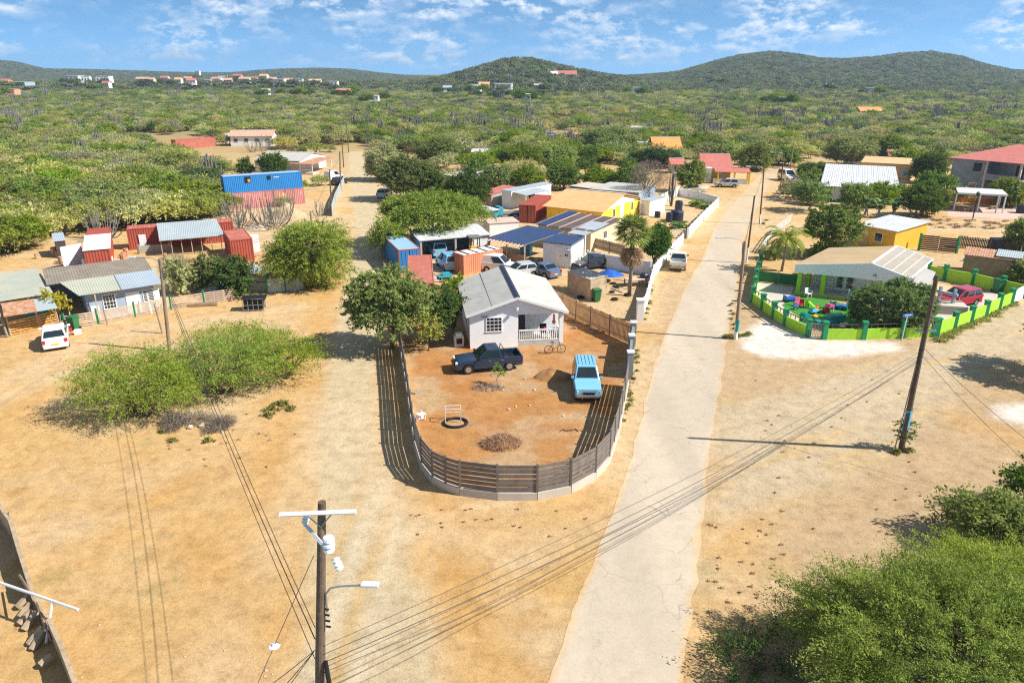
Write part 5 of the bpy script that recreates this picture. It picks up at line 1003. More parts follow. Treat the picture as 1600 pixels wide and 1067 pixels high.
Rshed('ruined_house', 'brown roofed ruin with pale walls among junked cars in the scrub', 'house', (878, 207), (902, 210), (920, 204), 3.0, 2.9, 3.0, 'tan', 'rust', .2)
cw = car('wrecked_car', 'whitish blue wrecked car in the scrub beside the brown roofed ruin', 'car', g(846, 216), .3, 'hatch', 'silverblue', 'wrecked cars by the ruin'); SC.view_layers[0].update()
for i, (px, py, a) in enumerate([(852, 213, 1.2), (858, 218, 2.5), (864, 214, .2), (892, 214, .9), (886, 219, 2.0), (896, 219, 3.0)]): dup(cw, g(px, py), a)
far_house('far_house', 'white low house hidden in scrub right of the ruin', g(995, 212), 0, 9, 6, 2.8, 0, 'whitewall', 'roofgrey'); far_house('far_house', 'white flat roof showing between trees left of the orange clay roof', g(985, 238), .1, 12, 7, 2.8, 0, 'whitewall', 'roofwhite')
# ================================================================== LEFT OF THE TRACK
c, ang, w, d = rect((129, 458), (250, 441), (206, 411), 2.6)
t = thing('long_house', 'low blue grey house with a brown back roof and zinc front roof at the left', 'house', c, ang); W_, D_ = w - .3, d - .7
shed('', '', '', None, 0, W_, D_, 2.45, 3.0, 'bluegrey', 'roofbrown', .25, [('F', -.2 * W_, .75, 1.05, 1.35, 'grid', 'white'), ('F', .12 * W_, .05, 1.15, 1.95, 'door', 'white'), ('F', .34 * W_, .85, .95, 1.2, 'jal', 'white')], t=t)
k = .55 / D_; yb = -.05 * D_
def roofz(y): return 2.45 + (y + D_ / 2) * k + .08
MB().slab([(-.02 * W_, -D_ / 2 - .75, roofz(-D_ / 2 - .75) + .06), (W_ / 2 + .35, -D_ / 2 - .6, roofz(-D_ / 2 - .6) + .06), (W_ / 2 + .35, yb, roofz(yb) + .06), (-.02 * W_, yb, roofz(yb) + .06)], .05).build('zinc_sheet', M['roofbluegrey'], t)
MB().slab([(-W_ / 2 - .5, -D_ / 2 - .7, roofz(-D_ / 2 - .7) + .05), (-.03 * W_, -D_ / 2 - .7, roofz(-D_ / 2 - .7) + .05), (-.03 * W_, yb, roofz(yb) + .05), (-W_ / 2 - 1.6, yb, roofz(yb) + .05)], .05).build('olive_sheet', M['roofolive'], t)
MB().slab([(-W_ / 2 - 2.6, yb - .2, roofz(yb) + .0), (-W_ / 2 - .2, yb - .2, roofz(yb) + .0), (-W_ / 2 - .2, D_ / 2 + .3, roofz(D_ / 2 + .3) + .02), (-W_ / 2 - 2.6, D_ / 2 + .3, roofz(D_ / 2 + .3) + .02)], .05).build('side_roof', M['roofbrown'], t)
MB().box((-W_ / 2 - 1.3, D_ / 2 - .4, 1.3), (2.5, .15, 2.6)).build('rear_porch_wall', M['concrete2'], t)
MB().box((-.42 * W_, -D_ / 2 - .03, .6), (.14 * W_, .06, 1.25)).build('white_dado', M['white'], t); MB().box((.46 * W_, -D_ / 2 - .03, 1.2), (.07 * W_, .06, 2.3)).build('white_panel', M['white'], t); posts(t, [(-.38 * W_, -D_ / 2 - .65), (-W_ / 2 - 1.4, -D_ / 2 + .6)], 2.4, .09, 'woodlight')
# carport left of it
t = thing('carport', 'pale olive sheet roof on poles at the left edge beside the blue grey house', 'carport', g(30, 490)); o = g(30, 490); q = [g(px, py, 2.6) - o for px, py in ((-12, 472), (83, 457), (58, 419), (-30, 431))]; MB().slab([tuple(p) for p in q], .06).build('roof', M['roofolive'], t); posts(t, [(q[0].lerp(q[1], u).x, q[0].lerp(q[1], u).y + .15) for u in (.1, .55, .95)] + [(q[2].x, q[2].y)], 2.52, .1, 'wood')
t = thing('market_stall', 'small stall with a rusty sheet awning and an orange pallet front', 'stall', g(52, 515)); o = g(52, 515); q = [g(px, py, z) - o for px, py, z in ((6, 495, 2.0), (58, 486.5, 2.0), (52, 467, 2.4), (2, 474, 2.4))]; MB().slab([tuple(p) for p in q], .04).build('rusty_awning', M['rust'], t)
q2 = [g(px, py, z) - o for px, py, z in ((58, 486.5, 2.0), (90, 481, 2.0), (80, 462, 2.4), (52, 467, 2.4))]; MB().slab([tuple(p) for p in q2], .04).build('grey_awning', M['zinc'], t); a, b = g(17, 525) - o, g(92, 508) - o
pallet_panel(a, a.lerp(b, .62), .05, 1.25).build('pallet_front', M['woodorange'], t); pallet_panel(a.lerp(b, .63), b, .05, 1.3).build('pallet_front', M['woodorange'], t); posts(t, [(a.x, a.y), (a.lerp(b, .6).x, a.lerp(b, .6).y), (b.x, b.y)], 2.05, .1, 'woodlight'); MB().box((-.2, 1.2, .9), (1.8, .5, .9)).build('counter', M['teal'], t)
tag(MB().tube([(0, 0, 0), (-.1, 0, 1.4), (-.35, .1, 2.7)], [.1, .09, .07], 7).build('wooden_post', M['barkgrey'], None, g(12, 527)), 'crooked grey post at the left end of the stall', 'post')
t = thing('pallet_fence', 'long fence of pale pallets with green posts before the blue grey house', 'fence', g(212, 494)); o = g(212, 494)
for a, b in seglist([p - o for p in gp([(103, 514), (154, 506), (212, 495), (268, 484), (320, 476), (366, 469)])], 2.1): pallet_panel(a, b, .04, 1.15).build('pallet', M['pallet'], t); MB().box((a.x, a.y, .7), (.12, .14, 1.4)).build('post', M['green'], t)
bin_('green wheelie bin at the left end of the pallet fence', g(117, 515), -.2, 1.15)
tag(MB().tube([(0, 0, 0), (-.1, 0, 1.5)], [.06, .05], 6).build('wooden_post', M['wood'], None, g(168, 507)), 'short dark stake before the pallet fence near the bin', 'post'); tag(MB().tube([(0, 0, 0), (-.25, 0, 2.6)], [.08, .06], 6).build('wooden_post', M['wood'], None, g(254, 521)), 'leaning dark stake beside the left lamp pole', 'post'); tag(MB().tube([(0, 0, 0), (-.1, 0, 1.9)], [.08, .07], 6).build('white_post', M['white'], None, g(237, 490)), 'white stake standing in the pallet fence', 'post')
tag(MB().box((0, 0, .18), (4.2, .35, .3)).build('timber_beam', M['wood'], None, g(303, 479), .17, bevel=.04), 'long timber beam lying on the ground by the pallet fence', 'beam')
car('hatchback', 'white hatchback parked with its back to the camera by the stall', 'car', g(84, 548) + Vector((-.75, 1.75, 0)), rad(120), 'hatch', 'carwhite', scale=1.06)
t = thing('plastic_crate', 'red plastic basin by the green bin behind the white hatchback', 'basin', g(106, 519)); MB().tube([(0, 0, 0), (0, 0, .3)], [.28, .38], 12).build('body', M['red'], t); tag(MB().box((0, 0, .2), (.5, .4, .4)).build('box', M['white'], None, g(122, 522), .4, bevel=.02), 'small white box on the sand right of the green bin', 'box')
t = thing('flowering_tree', 'small tree with bright yellow blossom beside the stall', 'tree', g(93, 506)); link('crown', crown_mesh('yellow_crown', LEAF['yellow'], 5, (1.25, .9, 1.2), 2.0, 70, 20, .13, .5, low=-.7), t); link('trunk', trunk_mesh('yellow_trunk', M['barkgrey'], 5, 1.2, .06, (1, .9, 1), 1.9, 5, 2), t)
# wire cage
t = thing('wire_cage', 'black framed cage under a dark tarpaulin on the orange sand', 'cage', g(398, 484), .15); m = MB(); [m.box((x, y, .6), (.05, .05, 1.2)) for x in (-.9, -.45, 0, .45, .9) for y in (-.5, .5)]; [m.box((0, y, z), (1.85, .05, .05)) for y in (-.5, .5) for z in (.15, .6, 1.15)]; m.build('frame', M['metal'], t); MB().box((0, .02, .6), (1.7, .86, .9)).build('tarpaulin', M['black'], t, bevel=.08); MB().slab([(-1.0, -.6, 1.2), (1.15, -.6, 1.1), (1.15, .6, 1.25), (-1.0, .6, 1.25)], .04).build('lid', M['black'], t)
t = thing('sheet_gate', 'grey corrugated sheet gate beside the large roadside thorn bush', 'gate', g(447, 456)); o = g(447, 456)
for (a, b) in (((419, 459), (446, 456)), ((447, 456), (475, 453))):
    a, b = g(*a) - o, g(*b) - o; m = MB(); m.corr([(a.x, a.y, .05), (b.x, b.y, .05), (b.x, b.y, 1.5), (a.x, a.y, 1.5)], .3, .04); m.build('sheet_panel', M['zinc'], t); MB().box((a.x, a.y, .85), (.1, .1, 1.7)).build('post', M['green'], t)
# ------------------------------------------------------------------ containers on the left
Rcont('shipping_container', 'red container end with a white sheet over its roof left of the track', (129, 393), (172, 389), (141, 357), 'cred', doors='')
c, ang, w, d = rect((129, 393), (172, 389), (141, 357), 2.6)
tag(MB().slab([(-1.3, -d / 2 - .1, 0), (1.35, -d / 2 - .1, 0), (1.35, d * .12, .05), (-1.35, d * .12, .05)], .05).build('roof_sheet', M['cwhite'], None, c + Vector((0, 0, 2.7)), ang), 'white sheet lying over the roof of the red container', 'sheet')
t = thing('sheet_fence', 'white ribbed sheet fence standing before the red container end', 'fence', g(150, 424)); o = g(150, 424); a, b = g(131, 426) - o, g(180, 421) - o; m = MB(); m.corr([(a.x, a.y, .05), (b.x, b.y, .05), (b.x, b.y, 1.5), (a.x, a.y, 1.5)], .35, .05); m.build('sheet_panel', M['cwhite'], t)
t = thing('metal_sheet', 'grey sheet panel leaning against the left side of the red container', 'panel', g(117, 418), rad(60)); m = MB(); [m.box((0, 0, .2 + k * .36), (2.3, .06, .33)) for k in range(7)]; m.build('boards', M['cwhite'], t)
Rshed('garden_shed', 'small open shed with a pale blue roof left of the red container', 'shed', (84, 378), (103, 376), (97, 368), 2.0, 2.0, 2.3, 'wooddark', 'roofbluegrey', .1)
p0, p1 = g(203, 391), g(349, 379); dv = (p1 - p0).normalized(); nv = Vector((-dv.y, dv.x, 0)); an = atan2(dv.y, dv.x)
container('shipping_container', 'long red container with a grey lean-to roof on its front', 'container', p0 + dv * 6.1 + nv * 1.22, an, 12.2, 'cred', 'credt', doors='')
tag(MB().box((0, 0, .9), (.8, .08, 1.8)).build('white_door', M['cwhite'], None, p0 + dv * 1.6 - nv * .06, an), 'white door set in the front of the long red container', 'door')
t = thing('lean_to', 'grey sheet lean-to roof over a timber frame before the red container', 'shed', p0 + dv * 7.0 - nv * 2.0, an); W_ = 7.2; MB().slab([(-W_ / 2 + .3, -3.4, 1.95), (W_ / 2 + .3, -3.4, 2.0), (W_ / 2 - .3, 2.6, 2.95), (-W_ / 2, 2.6, 2.95)], .06).build('roof', M['zinc'], t); m = MB(); [m.box((-W_ / 2 + .4 + k * 1.1, -3.0, .95), (.08, .08, 1.9)) for k in range(7)]; m.box((0, -3.0, 1.85), (W_ - .4, .1, .12)); m.box((0, -3.0, .1), (W_ - .4, .1, .12)); m.build('timber_frame', M['woodlight'], t)
c2 = g(378, 409) + nv * 3.05 + dv * .0; container('shipping_container', 'red container standing crosswise at the right end of the long one', 'container', c2, an + rad(94), 6.1, 'cred', 'credt', doors='')
tag(MB().box((0, 0, 1.0), (1.4, .9, 2.0)).build('cabinet', M['cwhite'], None, g(397, 393), an, bevel=.02), 'white cabinet beside the crosswise red container', 'cabinet')
wallrun('low grey block wall before the left end of the long red container', [p0 + dv * 1.2 - nv * 2.6, p0 + dv * 4.6 - nv * 2.6], 1.0, .15, 'concrete', 3, 'concrete')
p0, p1 = g(357, 329), g(477, 318.5); dv = (p1 - p0).normalized(); nv = Vector((-dv.y, dv.x, 0)); an = atan2(dv.y, dv.x); cc = p0 + dv * 6.1 + nv * 1.22
fc = container('shipping_container', 'faded pinkish red container with yellow lettering under the blue one', 'container', cc, an, 12.2, 'cfaded', doors='L', group='stacked containers')
tc_ = bpy.data.curves.new('lettering', 'FONT'); tc_.body = 'iovini'; tc_.size = .72; tc_.extrude = .01; tc_.align_x = 'CENTER'; tmp = bpy.data.objects.new('tmp', tc_); COL.objects.link(tmp); bpy.context.view_layer.update(); tm = bpy.data.meshes.new_from_object(tmp.evaluated_get(bpy.context.evaluated_depsgraph_get())); bpy.data.objects.remove(tmp); tm.materials.clear(); tm.materials.append(mt('faded_yellow_lettering', (.75, .52, .16), .7, .15)); lt = link('lettering', tm, fc, (-.6, -1.225, 1.25)); lt.rotation_euler = (pi / 2, 0, 0)
MB().add([(1.95, -1.23, 1.0), (2.2, -1.23, .95), (2.15, -1.23, 2.0), (1.9, -1.23, 1.9)], [(0, 1, 2, 3)]).add([(2.75 + .3 * cos(a), -1.23, 1.75 + .38 * sin(a)) for a in [2 * pi * k / 12 for k in range(12)]], [tuple(range(12))]).build('emblem', tm.materials[0], fc)
bc = container('shipping_container', 'bright blue container stacked on top of the faded red one', 'container', cc + Vector((0, 0, 2.62)) - dv * .15, an, 12.2, 'cblue', 'roofbluegrey', doors='L', group='stacked containers')
MB().box((-2.5, -1.19, 1.9), (.9, .08, .95)).build('dark_window_panel', M['black'], bc); MB().box((-2.3, -1.24, 1.75), (.4, .04, .5)).build('window_clutter', M['woodorange'], bc); MB().box((.8, -1.19, 2.0), (.6, .08, .6)).build('dark_window_panel', M['black'], bc); MB().box((2.0, -1.2, 2.0), (.85, .08, .1)).build('white_mark', M['white'], bc)  # black panels on the side wall paint the unlit inside of the windows
heap('sand_heap', 'large pale sand heap in front of the stacked containers', 'sand', g(450, 340), 3.2, 2.3, 1.9, 'concrete3', None, 31); M['sandheap'] = mt('sand_heap', (.50, .37, .22), .95, .15, 2, bump=.3); bpy.data.objects['sand_heap'].children[0].data.materials[0] = M['sandheap']
p0, p1 = g(274, 234), g(340, 228.5); dv = (p1 - p0).normalized(); nv = Vector((-dv.y, dv.x, 0)); container('shipping_container', 'lone faded red container on orange soil far left of the track', 'container', (p0 + p1) / 2 + nv * 1.22, atan2(dv.y, dv.x), 12.2, 'credt', 'credt', doors='R')
t = Rhouse('gable_house', 'white house with a grey roof and railed porch behind the stacked containers', 'house', (394, 250), (468, 252), (474, 241), 2.6, 2.6, 1.1, 'whitewall', 'roofgrey', .3, 'x', [('F', -.36, 1.1, .9, 1.1, 'win'), ('F', .1, .1, 1.6, 2, 'door', 'white'), ('F', .36, .1, 1.0, 2, 'door', 'white')]); w, d = t['wd']; MB().slab([(w / 2 - 2, -d / 2 - 1.4, 2.2), (w / 2 + 3.6, -d / 2 - 1.4, 2.2), (w / 2 + 3.6, d * .2, 2.55), (w / 2 - 2, d * .2, 2.55)], .1).build('porch_roof', M['rust'], t); posts(t, [(w / 2 + 3.4, -d / 2 - 1.2), (w / 2 + .6, -d / 2 - 1.2), (w / 2 + 3.4, d * .1)], 2.2, .14, 'white'); m = MB().box((w / 2 + 1.8, -d / 2 - 1.2, 1.0), (3.4, .08, .08)); [m.box((w / 2 + .2 + k * .25, -d / 2 - 1.2, .6), (.06, .06, .8)) for k in range(14)]; m.build('porch_railing', M['white'], t); MB().box((w / 2 + 1.6, -d / 2, .15), (4, 3, .3)).build('porch_floor', M['concrete3'], t)
far_house('gable_house', 'pale pink house with an orange brown roof at the far left clearing', g(398, 227), .08, 12, 6, 3.0, 1.3, 'whitewall', 'roofdull', 4)
far_house('garage', 'low white garage wing beside the pale pink house', g(366, 222), .1, 5, 4, 2.3, 0, 'whitewall', 'roofwhite', 2)
car('parked_car', 'silver blue car parked in front of the dark trees beyond the containers', 'car', g(327, 263), rad(-8), 'mpv', 'silverblue'); car('panel_van', 'white van parked at the roadside by the white wall of the track', 'van', g(523, 281), rad(60), 'van', 'carwhite', panel=True); car('saloon_car', 'dark saloon parked in front of the white roadside van', 'car', g(531, 288), rad(75), 'sedan', 'carblack'); car('hatchback', 'pale hatchback parked in the shade of the trackside trees', 'car', g(601, 308), rad(80), 'hatch', 'silverblue')
t = thing('sheet_fence', 'silver sheet fence along the left side of the dirt track', 'fence', g(527, 325)); o = g(527, 325); ps = [p - o for p in gp([(519, 338), (524, 318), (534, 296), (540, 284)])]
for a, b in zip(ps[:-1], ps[1:]): MB().span(a, b, .06, 1.5, .05).build('sheet_panel', M['zinc'], t); MB().box((a.x, a.y, .85), (.1, .1, 1.7)).build('post', M['metal'], t)
# junk around the left yard
for i, (n_, lab, px, py, mat_, s) in enumerate([('scrap_heap', 'heap of white and brown scrap behind the pallet fence', 330, 455, 'concrete3', 1.6), ('scrap_heap', 'heap of silver scrap sheets below the crosswise red container', 400, 425, 'zinc', 1.5), ('rubble_heap', 'pile of pale rubble right of the crosswise red container', 402, 358, 'stone', 1.8)]): heap(n_, lab, 'scrap', g(px, py), s, s * .6, .7, mat_, 'dry', 40 + i, 120, .35)
t = thing('boat_hull', 'overturned white boat hull behind the pallet fence', 'boat', g(337, 446), .2); MB().ball((0, 0, .1), (1.5, .55, .7), 12, 8).build('hull', M['cwhite'], t, smooth=True)
# ------------------------------------------------------------------ bottom left wall with debris
pt = [g(px, py, 1.15) for px, py in ((-30, 745), (0, 790), (16, 813), (30, 860), (47, 912), (62, 938), (76, 965), (96, 1010), (118, 1067), (150, 1150))]; pt = [V3(p) for p in pt]; o = pt[4]
t = thing('broken_wall', 'unfinished brown block wall with rough rubble at the lower left corner', 'wall', o)
for i, (a, b) in enumerate(zip(pt[:-1], pt[1:])):
    for k in range(3):
        a2, b2 = a.lerp(b, k / 3) - o, a.lerp(b, (k + 1) / 3) - o; h = 1.15 + rnd.uniform(-.05, .05) if i not in (4, 5) else .55 + rnd.uniform(-.25, .2); MB().span(a2, b2, .16, h + .1, -.1).build('block_course', M['brick'], t)
for i, (px, py, L_, rx_) in enumerate([(42, 938, .55, .5), (46, 952, .6, .4), (46, 962, .6, .55), (54, 968, .75, .5), (62, 992, .7, .6), (66, 998, .75, .6), (78, 1030, .45, .3)]):
    tag(MB().box((0, 0, .28), (.2, L_, .18), rx=rx_).build('concrete_block', M['brick'], None, g(px - 4, py + 10), -.6 + .25 * i % .5, bevel=.015), 'loose block leaning against the inner face of the broken wall', 'block', 'loose blocks at the broken wall')
a, b = g(-14, 905, 1.5), g(122, 952, 1.55); t = thing('fallen_pole', 'white painted pole lying across the broken block wall', 'pole', (a.x, a.y, 0)); MB().tube([(0, 0, 1.5), b - Vector((a.x, a.y, 0))], .055, 8).build('pole_shaft', M['steelwhite'], t); q = a.lerp(b, .72) - Vector((a.x, a.y, 0)); MB().tube([(q.x, q.y, q.z), (q.x - .1, q.y - .75, .2)], .05, 6).build('brace', M['steelwhite'], t)
for i, (a, b) in enumerate([((30, 898, 1.1), (50, 930, 1.5)), ((58, 940, .9), (80, 1000, .5)), ((62, 948, .7), (72, 985, .9)), ((14, 800, 1.2), (18, 838, .9))]): A_, B_ = g(*a), g(*b); tag(MB().tube([(0, 0, 0), B_ - A_], .05, 4).build('plank', M['wood'], None, A_), 'weathered plank propped on the broken block wall', 'plank', 'planks propped on the broken wall')
# ================================================================== GREEN WALLED NURSERY ON THE RIGHT
pb = gp([(1187, 418), (1183, 431), (1180, 443), (1178, 456), (1175, 472), (1191, 484), (1208, 497), (1226, 509), (1262, 526)]); t = thing('nursery_wall', 'lime green wall with dark green posts and a red brown rail on the left of the nursery', 'wall', pb[4])
def limewall(t, pts, hh=.95, rail=True, ph=1.45):
    o = Vector(t.location)
    for i, (a, b) in enumerate(zip(pts[:-1], pts[1:])):
        a, b = a - o, b - o; MB().span(a, b, .15, hh, -.05).build('wall_panel', M['lime'], t)
        if rail:
            m = MB().span(a, b, .05, .06, hh + .28); n = max(2, int((b - a).length / .5)); [m.box((a.lerp(b, k / n).x, a.lerp(b, k / n).y, hh + .14), (.05, .05, .3)) for k in range(1, n)]; m.build('rail', M['wooddark'], t)
    for p in pts:
        p = p - o; q = MB().box((p.x, p.y, ph / 2), (.36, .36, ph)).build('post', M['green'], t); MB().box((p.x, p.y, ph + .05), (.44, .44, .1)).build('cap', M['green'], q)
limewall(t, pb)
pf = gp([(1287, 530), (1348, 530), (1408, 528), (1458, 526)]); t = thing('nursery_wall', 'lime green wall with dark green posts along the front of the nursery', 'wall', pf[1]); limewall(t, pf, .95, True, 1.45)
pr_ = gp([(1462, 525), (1489, 515), (1515, 505), (1538, 496), (1559, 484), (1578, 476)]); t = thing('nursery_wall', 'sunlit yellow green wall with dark green posts along the right side road', 'wall', pr_[2]); limewall(t, pr_, 1.25, False, 1.5)
wallrun('white painted wall panel at the far right end of the lime wall', gp([(1580, 475), (1600, 464), (1640, 446)]), 1.3, .15, 'whitewall', 6)
pk_ = gp([(1448, 433), (1475, 438), (1519, 446), (1564, 457), (1604, 466)]); t = thing('nursery_wall', 'lime green rear wall with dark green posts behind the red people carrier', 'wall', pk_[2]); limewall(t, pk_, 1.3, False, 1.6)
o = g(1275, 528.5); t = thing('iron_gate', 'small grey barred gate between two dark green posts', 'gate', o, rad(-8)); m = MB(); [m.box((-.55 + k * .122, 0, .65), (.03, .03, 1.15)) for k in range(10)]; m.box((0, 0, 1.25), (1.2, .05, .05)); m.box((0, 0, .12), (1.2, .05, .05)); m.build('bars', M['metal'], t)
# house of the nursery
L_, R_, Cb = g(1243, 412, 3.0), g(1424, 434, 2.75), g(1452, 404, 2.75); ex = Vector((R_.x - L_.x, R_.y - L_.y, 0)); w = ex.length; ang = atan2(ex.y, ex.x); n = Vector((-sin(ang), cos(ang), 0)); d = (Vector((Cb.x - R_.x, Cb.y - R_.y, 0))).dot(n)
t = thing('nursery_house', 'nursery house with a broad tan roof and pale blue gable front on green pillars', 'house', Vector(((L_.x + R_.x) / 2, (L_.y + R_.y) / 2, 0)), ang); xr = -w / 2 + .66 * w; zl, zr, zt = 2.95, 2.7, 3.75; b0 = .0
r = MB().slab([(-w / 2, b0, zl), (xr, b0, zt), (xr, d, zt), (-w / 2 + .3, d, zl)], .1); rp = r.build('tan_roof', M['rooftan'], t); MB().slab([(xr, b0, zt), (w / 2, b0, zr), (w / 2, d, zr), (xr, d, zt)], .1).build('grey_roof', M['rooftan2'], t)
m = MB(); m.box((xr, d / 2, zt + .02), (.22, d, .07)); m.box((w / 2, d / 2, zr + .02), (.12, d + .1, .12)); m.slab([(xr, d - .1, zt + .05), (w / 2, d - .1, zr + .05), (w / 2, d + .08, zr + .05), (xr, d + .08, zt + .05)], .12)
for k in (.25, .5, .75): m.slab([(xr + (w / 2 - xr) * k, b0, zt + (zr - zt) * k + .012), (xr + (w / 2 - xr) * k + .06, b0, zt + (zr - zt) * k + .01), (xr + (w / 2 - xr) * k + .06, d, zt + (zr - zt) * k + .01), (xr + (w / 2 - xr) * k, d, zt + (zr - zt) * k + .012)], .02)
m.build('ridge_trim', M['white'], rp)
m = MB(); m.side([(-w / 2, 2.15), (xr * .1, 2.2), (w / 2, 2.05), (w / 2, zr), (xr, zt), (-w / 2, zl)], -.06, .06); m.build('gable_front', M['housewall'], t)
xp = -w / 2 + .33 * w; m = MB(); hw_ = 2.6
m.box(((xp + w / 2 - .3) / 2, (2.2 + d - .3) / 2, 1.28), (w / 2 - .3 - xp, d - 2.5, 2.56)); m.box(((-w / 2 + .6 + xp) / 2 - .01, (4.2 + d - .3) / 2, 1.28), (xp + w / 2 - .62, d - 4.5, 2.56)); m.build('wall', M['housewall'], t)
MB().box((0, 1.6, .12), (w - .6, 3.2, .26)).build('porch_floor', M['terrazzo'], t); MB().box((0, -.03, .1), (w - .58, .08, .2)).build('porch_step', M['lime'], t)
for x, y in ((-w / 2 + .5, .3), (-w / 2 + .6, 2.6), (-w / 2 + .265 * w, .3)): MB().box((x, y, 1.3), (.38, .38, 2.4)).build('pillar', M['lime'], t)
for x in (-.10 * w, -.01 * w):
    q = MB().box((x - .04 * w, 2.17, 1.25), (.09 * w, .06, 1.95)).build('door', M['white'], t); MB().box((x - .04 * w, 2.13, 1.3), (.06 * w, .02, 1.6)).build('pane', M['glass'], q); m = MB(); [m.tube([(x - .04 * w + .03 * w * cos(a), 2.11, z + .35 * sin(a)) for a in [2 * pi * k / 12 for k in range(13)]], .015, 4) for z in (.9, 1.3, 1.7)]; m.build('grille', M['white'], q)
m = MB(); [m.box((xp - .6, 2.15, .4 + k * .3), (.75, .05, .18)) for k in range(7)]; m.build('louvre_window', M['white'], t); MB().box((.2 * w, -.12, 2.62), (.3, .12, .1)).build('floodlight', M['metal'], t)
def nloc(u, y, z=0): return Vector(t.location) + Matrix.Rotation(ang, 3, 'Z') @ Vector((-w / 2 + u * w, y, z))
NH = t; nl = nloc
tag(MB().slab([tuple(g(px, py, 2.4) - g(1465, 440)) for px, py in ((1424, 441), (1452, 447), (1462, 425), (1441, 417))], .1).build('porch_roof', M['roofgrey'], None, g(1465, 440)), 'small weathered grey roof joined to the right of the nursery house', 'roof')
pz = [g(px, py, 0) for px, py in ((1440, 478), (1478, 482), (1495, 452), (1462, 444))]; tag(MB().prism([(p.x - pz[0].x, p.y - pz[0].y) for p in pz], .0, .16).build('concrete_slab', M['tan'], None, pz[0]), 'tan concrete slab in front of the red people carrier', 'slab')
t2 = thing('stone_counter', 'low pale stone block structure next to the red people carrier', 'wall', g(1480, 492), rad(-14)); MB().box((0, .9, .75), (3.2, 1.6, .12)).build('top_slab', M['concrete3'], t2, bevel=.03); MB().box((0, .15, .35), (3.0, .15, .7)).build('front_wall', M['concrete3'], t2); MB().box((1.55, .9, .4), (.15, 1.5, .8)).build('side_wall', M['white'], t2); MB().box((0, 1.6, .45), (3.0, .15, .9)).build('rear_wall', M['stone'], t2)
t2 = thing('beam_frame', 'grey concrete beam on stub posts above the tan slab', 'beam', g(1475, 452)); a, b = g(1437, 447, 1.7) - g(1475, 452), g(1497, 460, 1.7) - g(1475, 452); MB().span(Vector((a.x, a.y, 0)), Vector((b.x, b.y, 0)), .25, .2, 1.5).build('beam', M['bluegrey'], t2); [MB().box((a.lerp(b, u).x, a.lerp(b, u).y, 1.05), (.22, .22, 2.1)).build('post', M['bluegrey'], t2) for u in (.55, .92)]
car('people_carrier', 'red people carrier parked inside the lime green wall', 'car', g(1502, 481) + Vector((.15, .9, 0)), rad(203), 'mpv', 'carred', rows=3, scale=1.0)
turf_p = [g(px, py) for px, py in ((1222, 477), (1238, 461), (1290, 468), (1345, 482), (1352, 498), (1332, 512), (1258, 500))]; tag(MB().prism([(p.x, p.y) for p in turf_p], -.02, .03).build('artificial_lawn', M['turf']), 'bright green artificial lawn in front of the nursery house', kind='structure')
paving = [g(px, py) for px, py in ((1181, 470), (1181, 441), (1240, 449), (1236, 462), (1222, 478), (1250, 500), (1240, 512), (1212, 495))]; tag(MB().prism([(p.x, p.y) for p in paving], -.02, .02).build('courtyard_paving', M['concrete3']), 'grey paved courtyard inside the nursery wall', kind='structure'); park = [g(px, py) for px, py in ((1466, 522), (1576, 474), (1560, 460), (1452, 442), (1440, 500))]; tag(MB().prism([(p.x, p.y) for p in park], -.02, .02).build('parking_paving', M['concrete3']), 'pale paved parking yard under the red people carrier', kind='structure')
t2 = thing('shade_net_fence', 'dark green shade net fence behind the nursery courtyard', 'fence', g(1212, 444)); o = g(1212, 444)
for a, b in seglist([g(1184, 440) - o, g(1246, 447) - o], 1.6): MB().span(a, b, .04, 1.1, .05).build('net_panel', M['greenpl'], t2); MB().box((a.x, a.y, .65), (.09, .09, 1.3)).build('post', M['metal'], t2)
for ch in list(NH.children_recursive):
    if ch.type == 'MESH':
        for v in ch.data.vertices: v.co.x += .26 * max(v.co.y, 0)
# toys and furniture ---------------------------------------------------
def toy_slide(label, pos, a, c1, c2, s=1): t = thing('toy_slide', label, 'toy', pos, a); MB().slab([(-.2, -.7, .08), (.2, -.7, .08), (.2, .25, .75), (-.2, .25, .75)], .05).build('chute', M[c1], t); m = MB(); [m.box((x, .35, .45), (.06, .3, .9)) for x in (-.25, .25)]; [m.box((0, .4, .2 + .22 * k), (.5, .12, .05)) for k in range(3)]; m.build('steps', M[c2], t); t.scale = (s,) * 3; return t
def toy_chair(label, pos, a, c1, s=1):
    t = thing('toy_chair', label, 'toy', pos, a); MB().box((0, 0, .28), (.36, .34, .06)).build('seat', M[c1], t, bevel=.02); MB().box((0, .17, .5), (.36, .05, .4)).build('backrest', M[c1], t, bevel=.02); [MB().box((x * .15, y * .14, .13), (.05, .05, .26)).build('leg', M[c1], t) for x in (-1, 1) for y in (-1, 1)]; t.scale = (s,) * 3; return t
def toy_car(label, pos, a, c1, c2, s=1):
    t = thing('ride_on_toy', label, 'toy', pos, a); MB().side([(-.5, .15), (.5, .15), (.52, .38), (.15, .42), (-.05, .36), (-.35, .4), (-.5, .6)], -.24, .24).build('body', M[c1], t, bevel=.05); [MB().tube([(x, y - .04, .13), (x, y + .04, .13)], .14, 10).build('wheel', M['black'], t) for x in (-.32, .34) for y in (-.26, .26)]; MB().tube([(.12, -.15, .58), (.18, 0, .6), (.12, .15, .58)], .03, 5).build('handlebar', M[c2], t); t.scale = (s,) * 3; return t
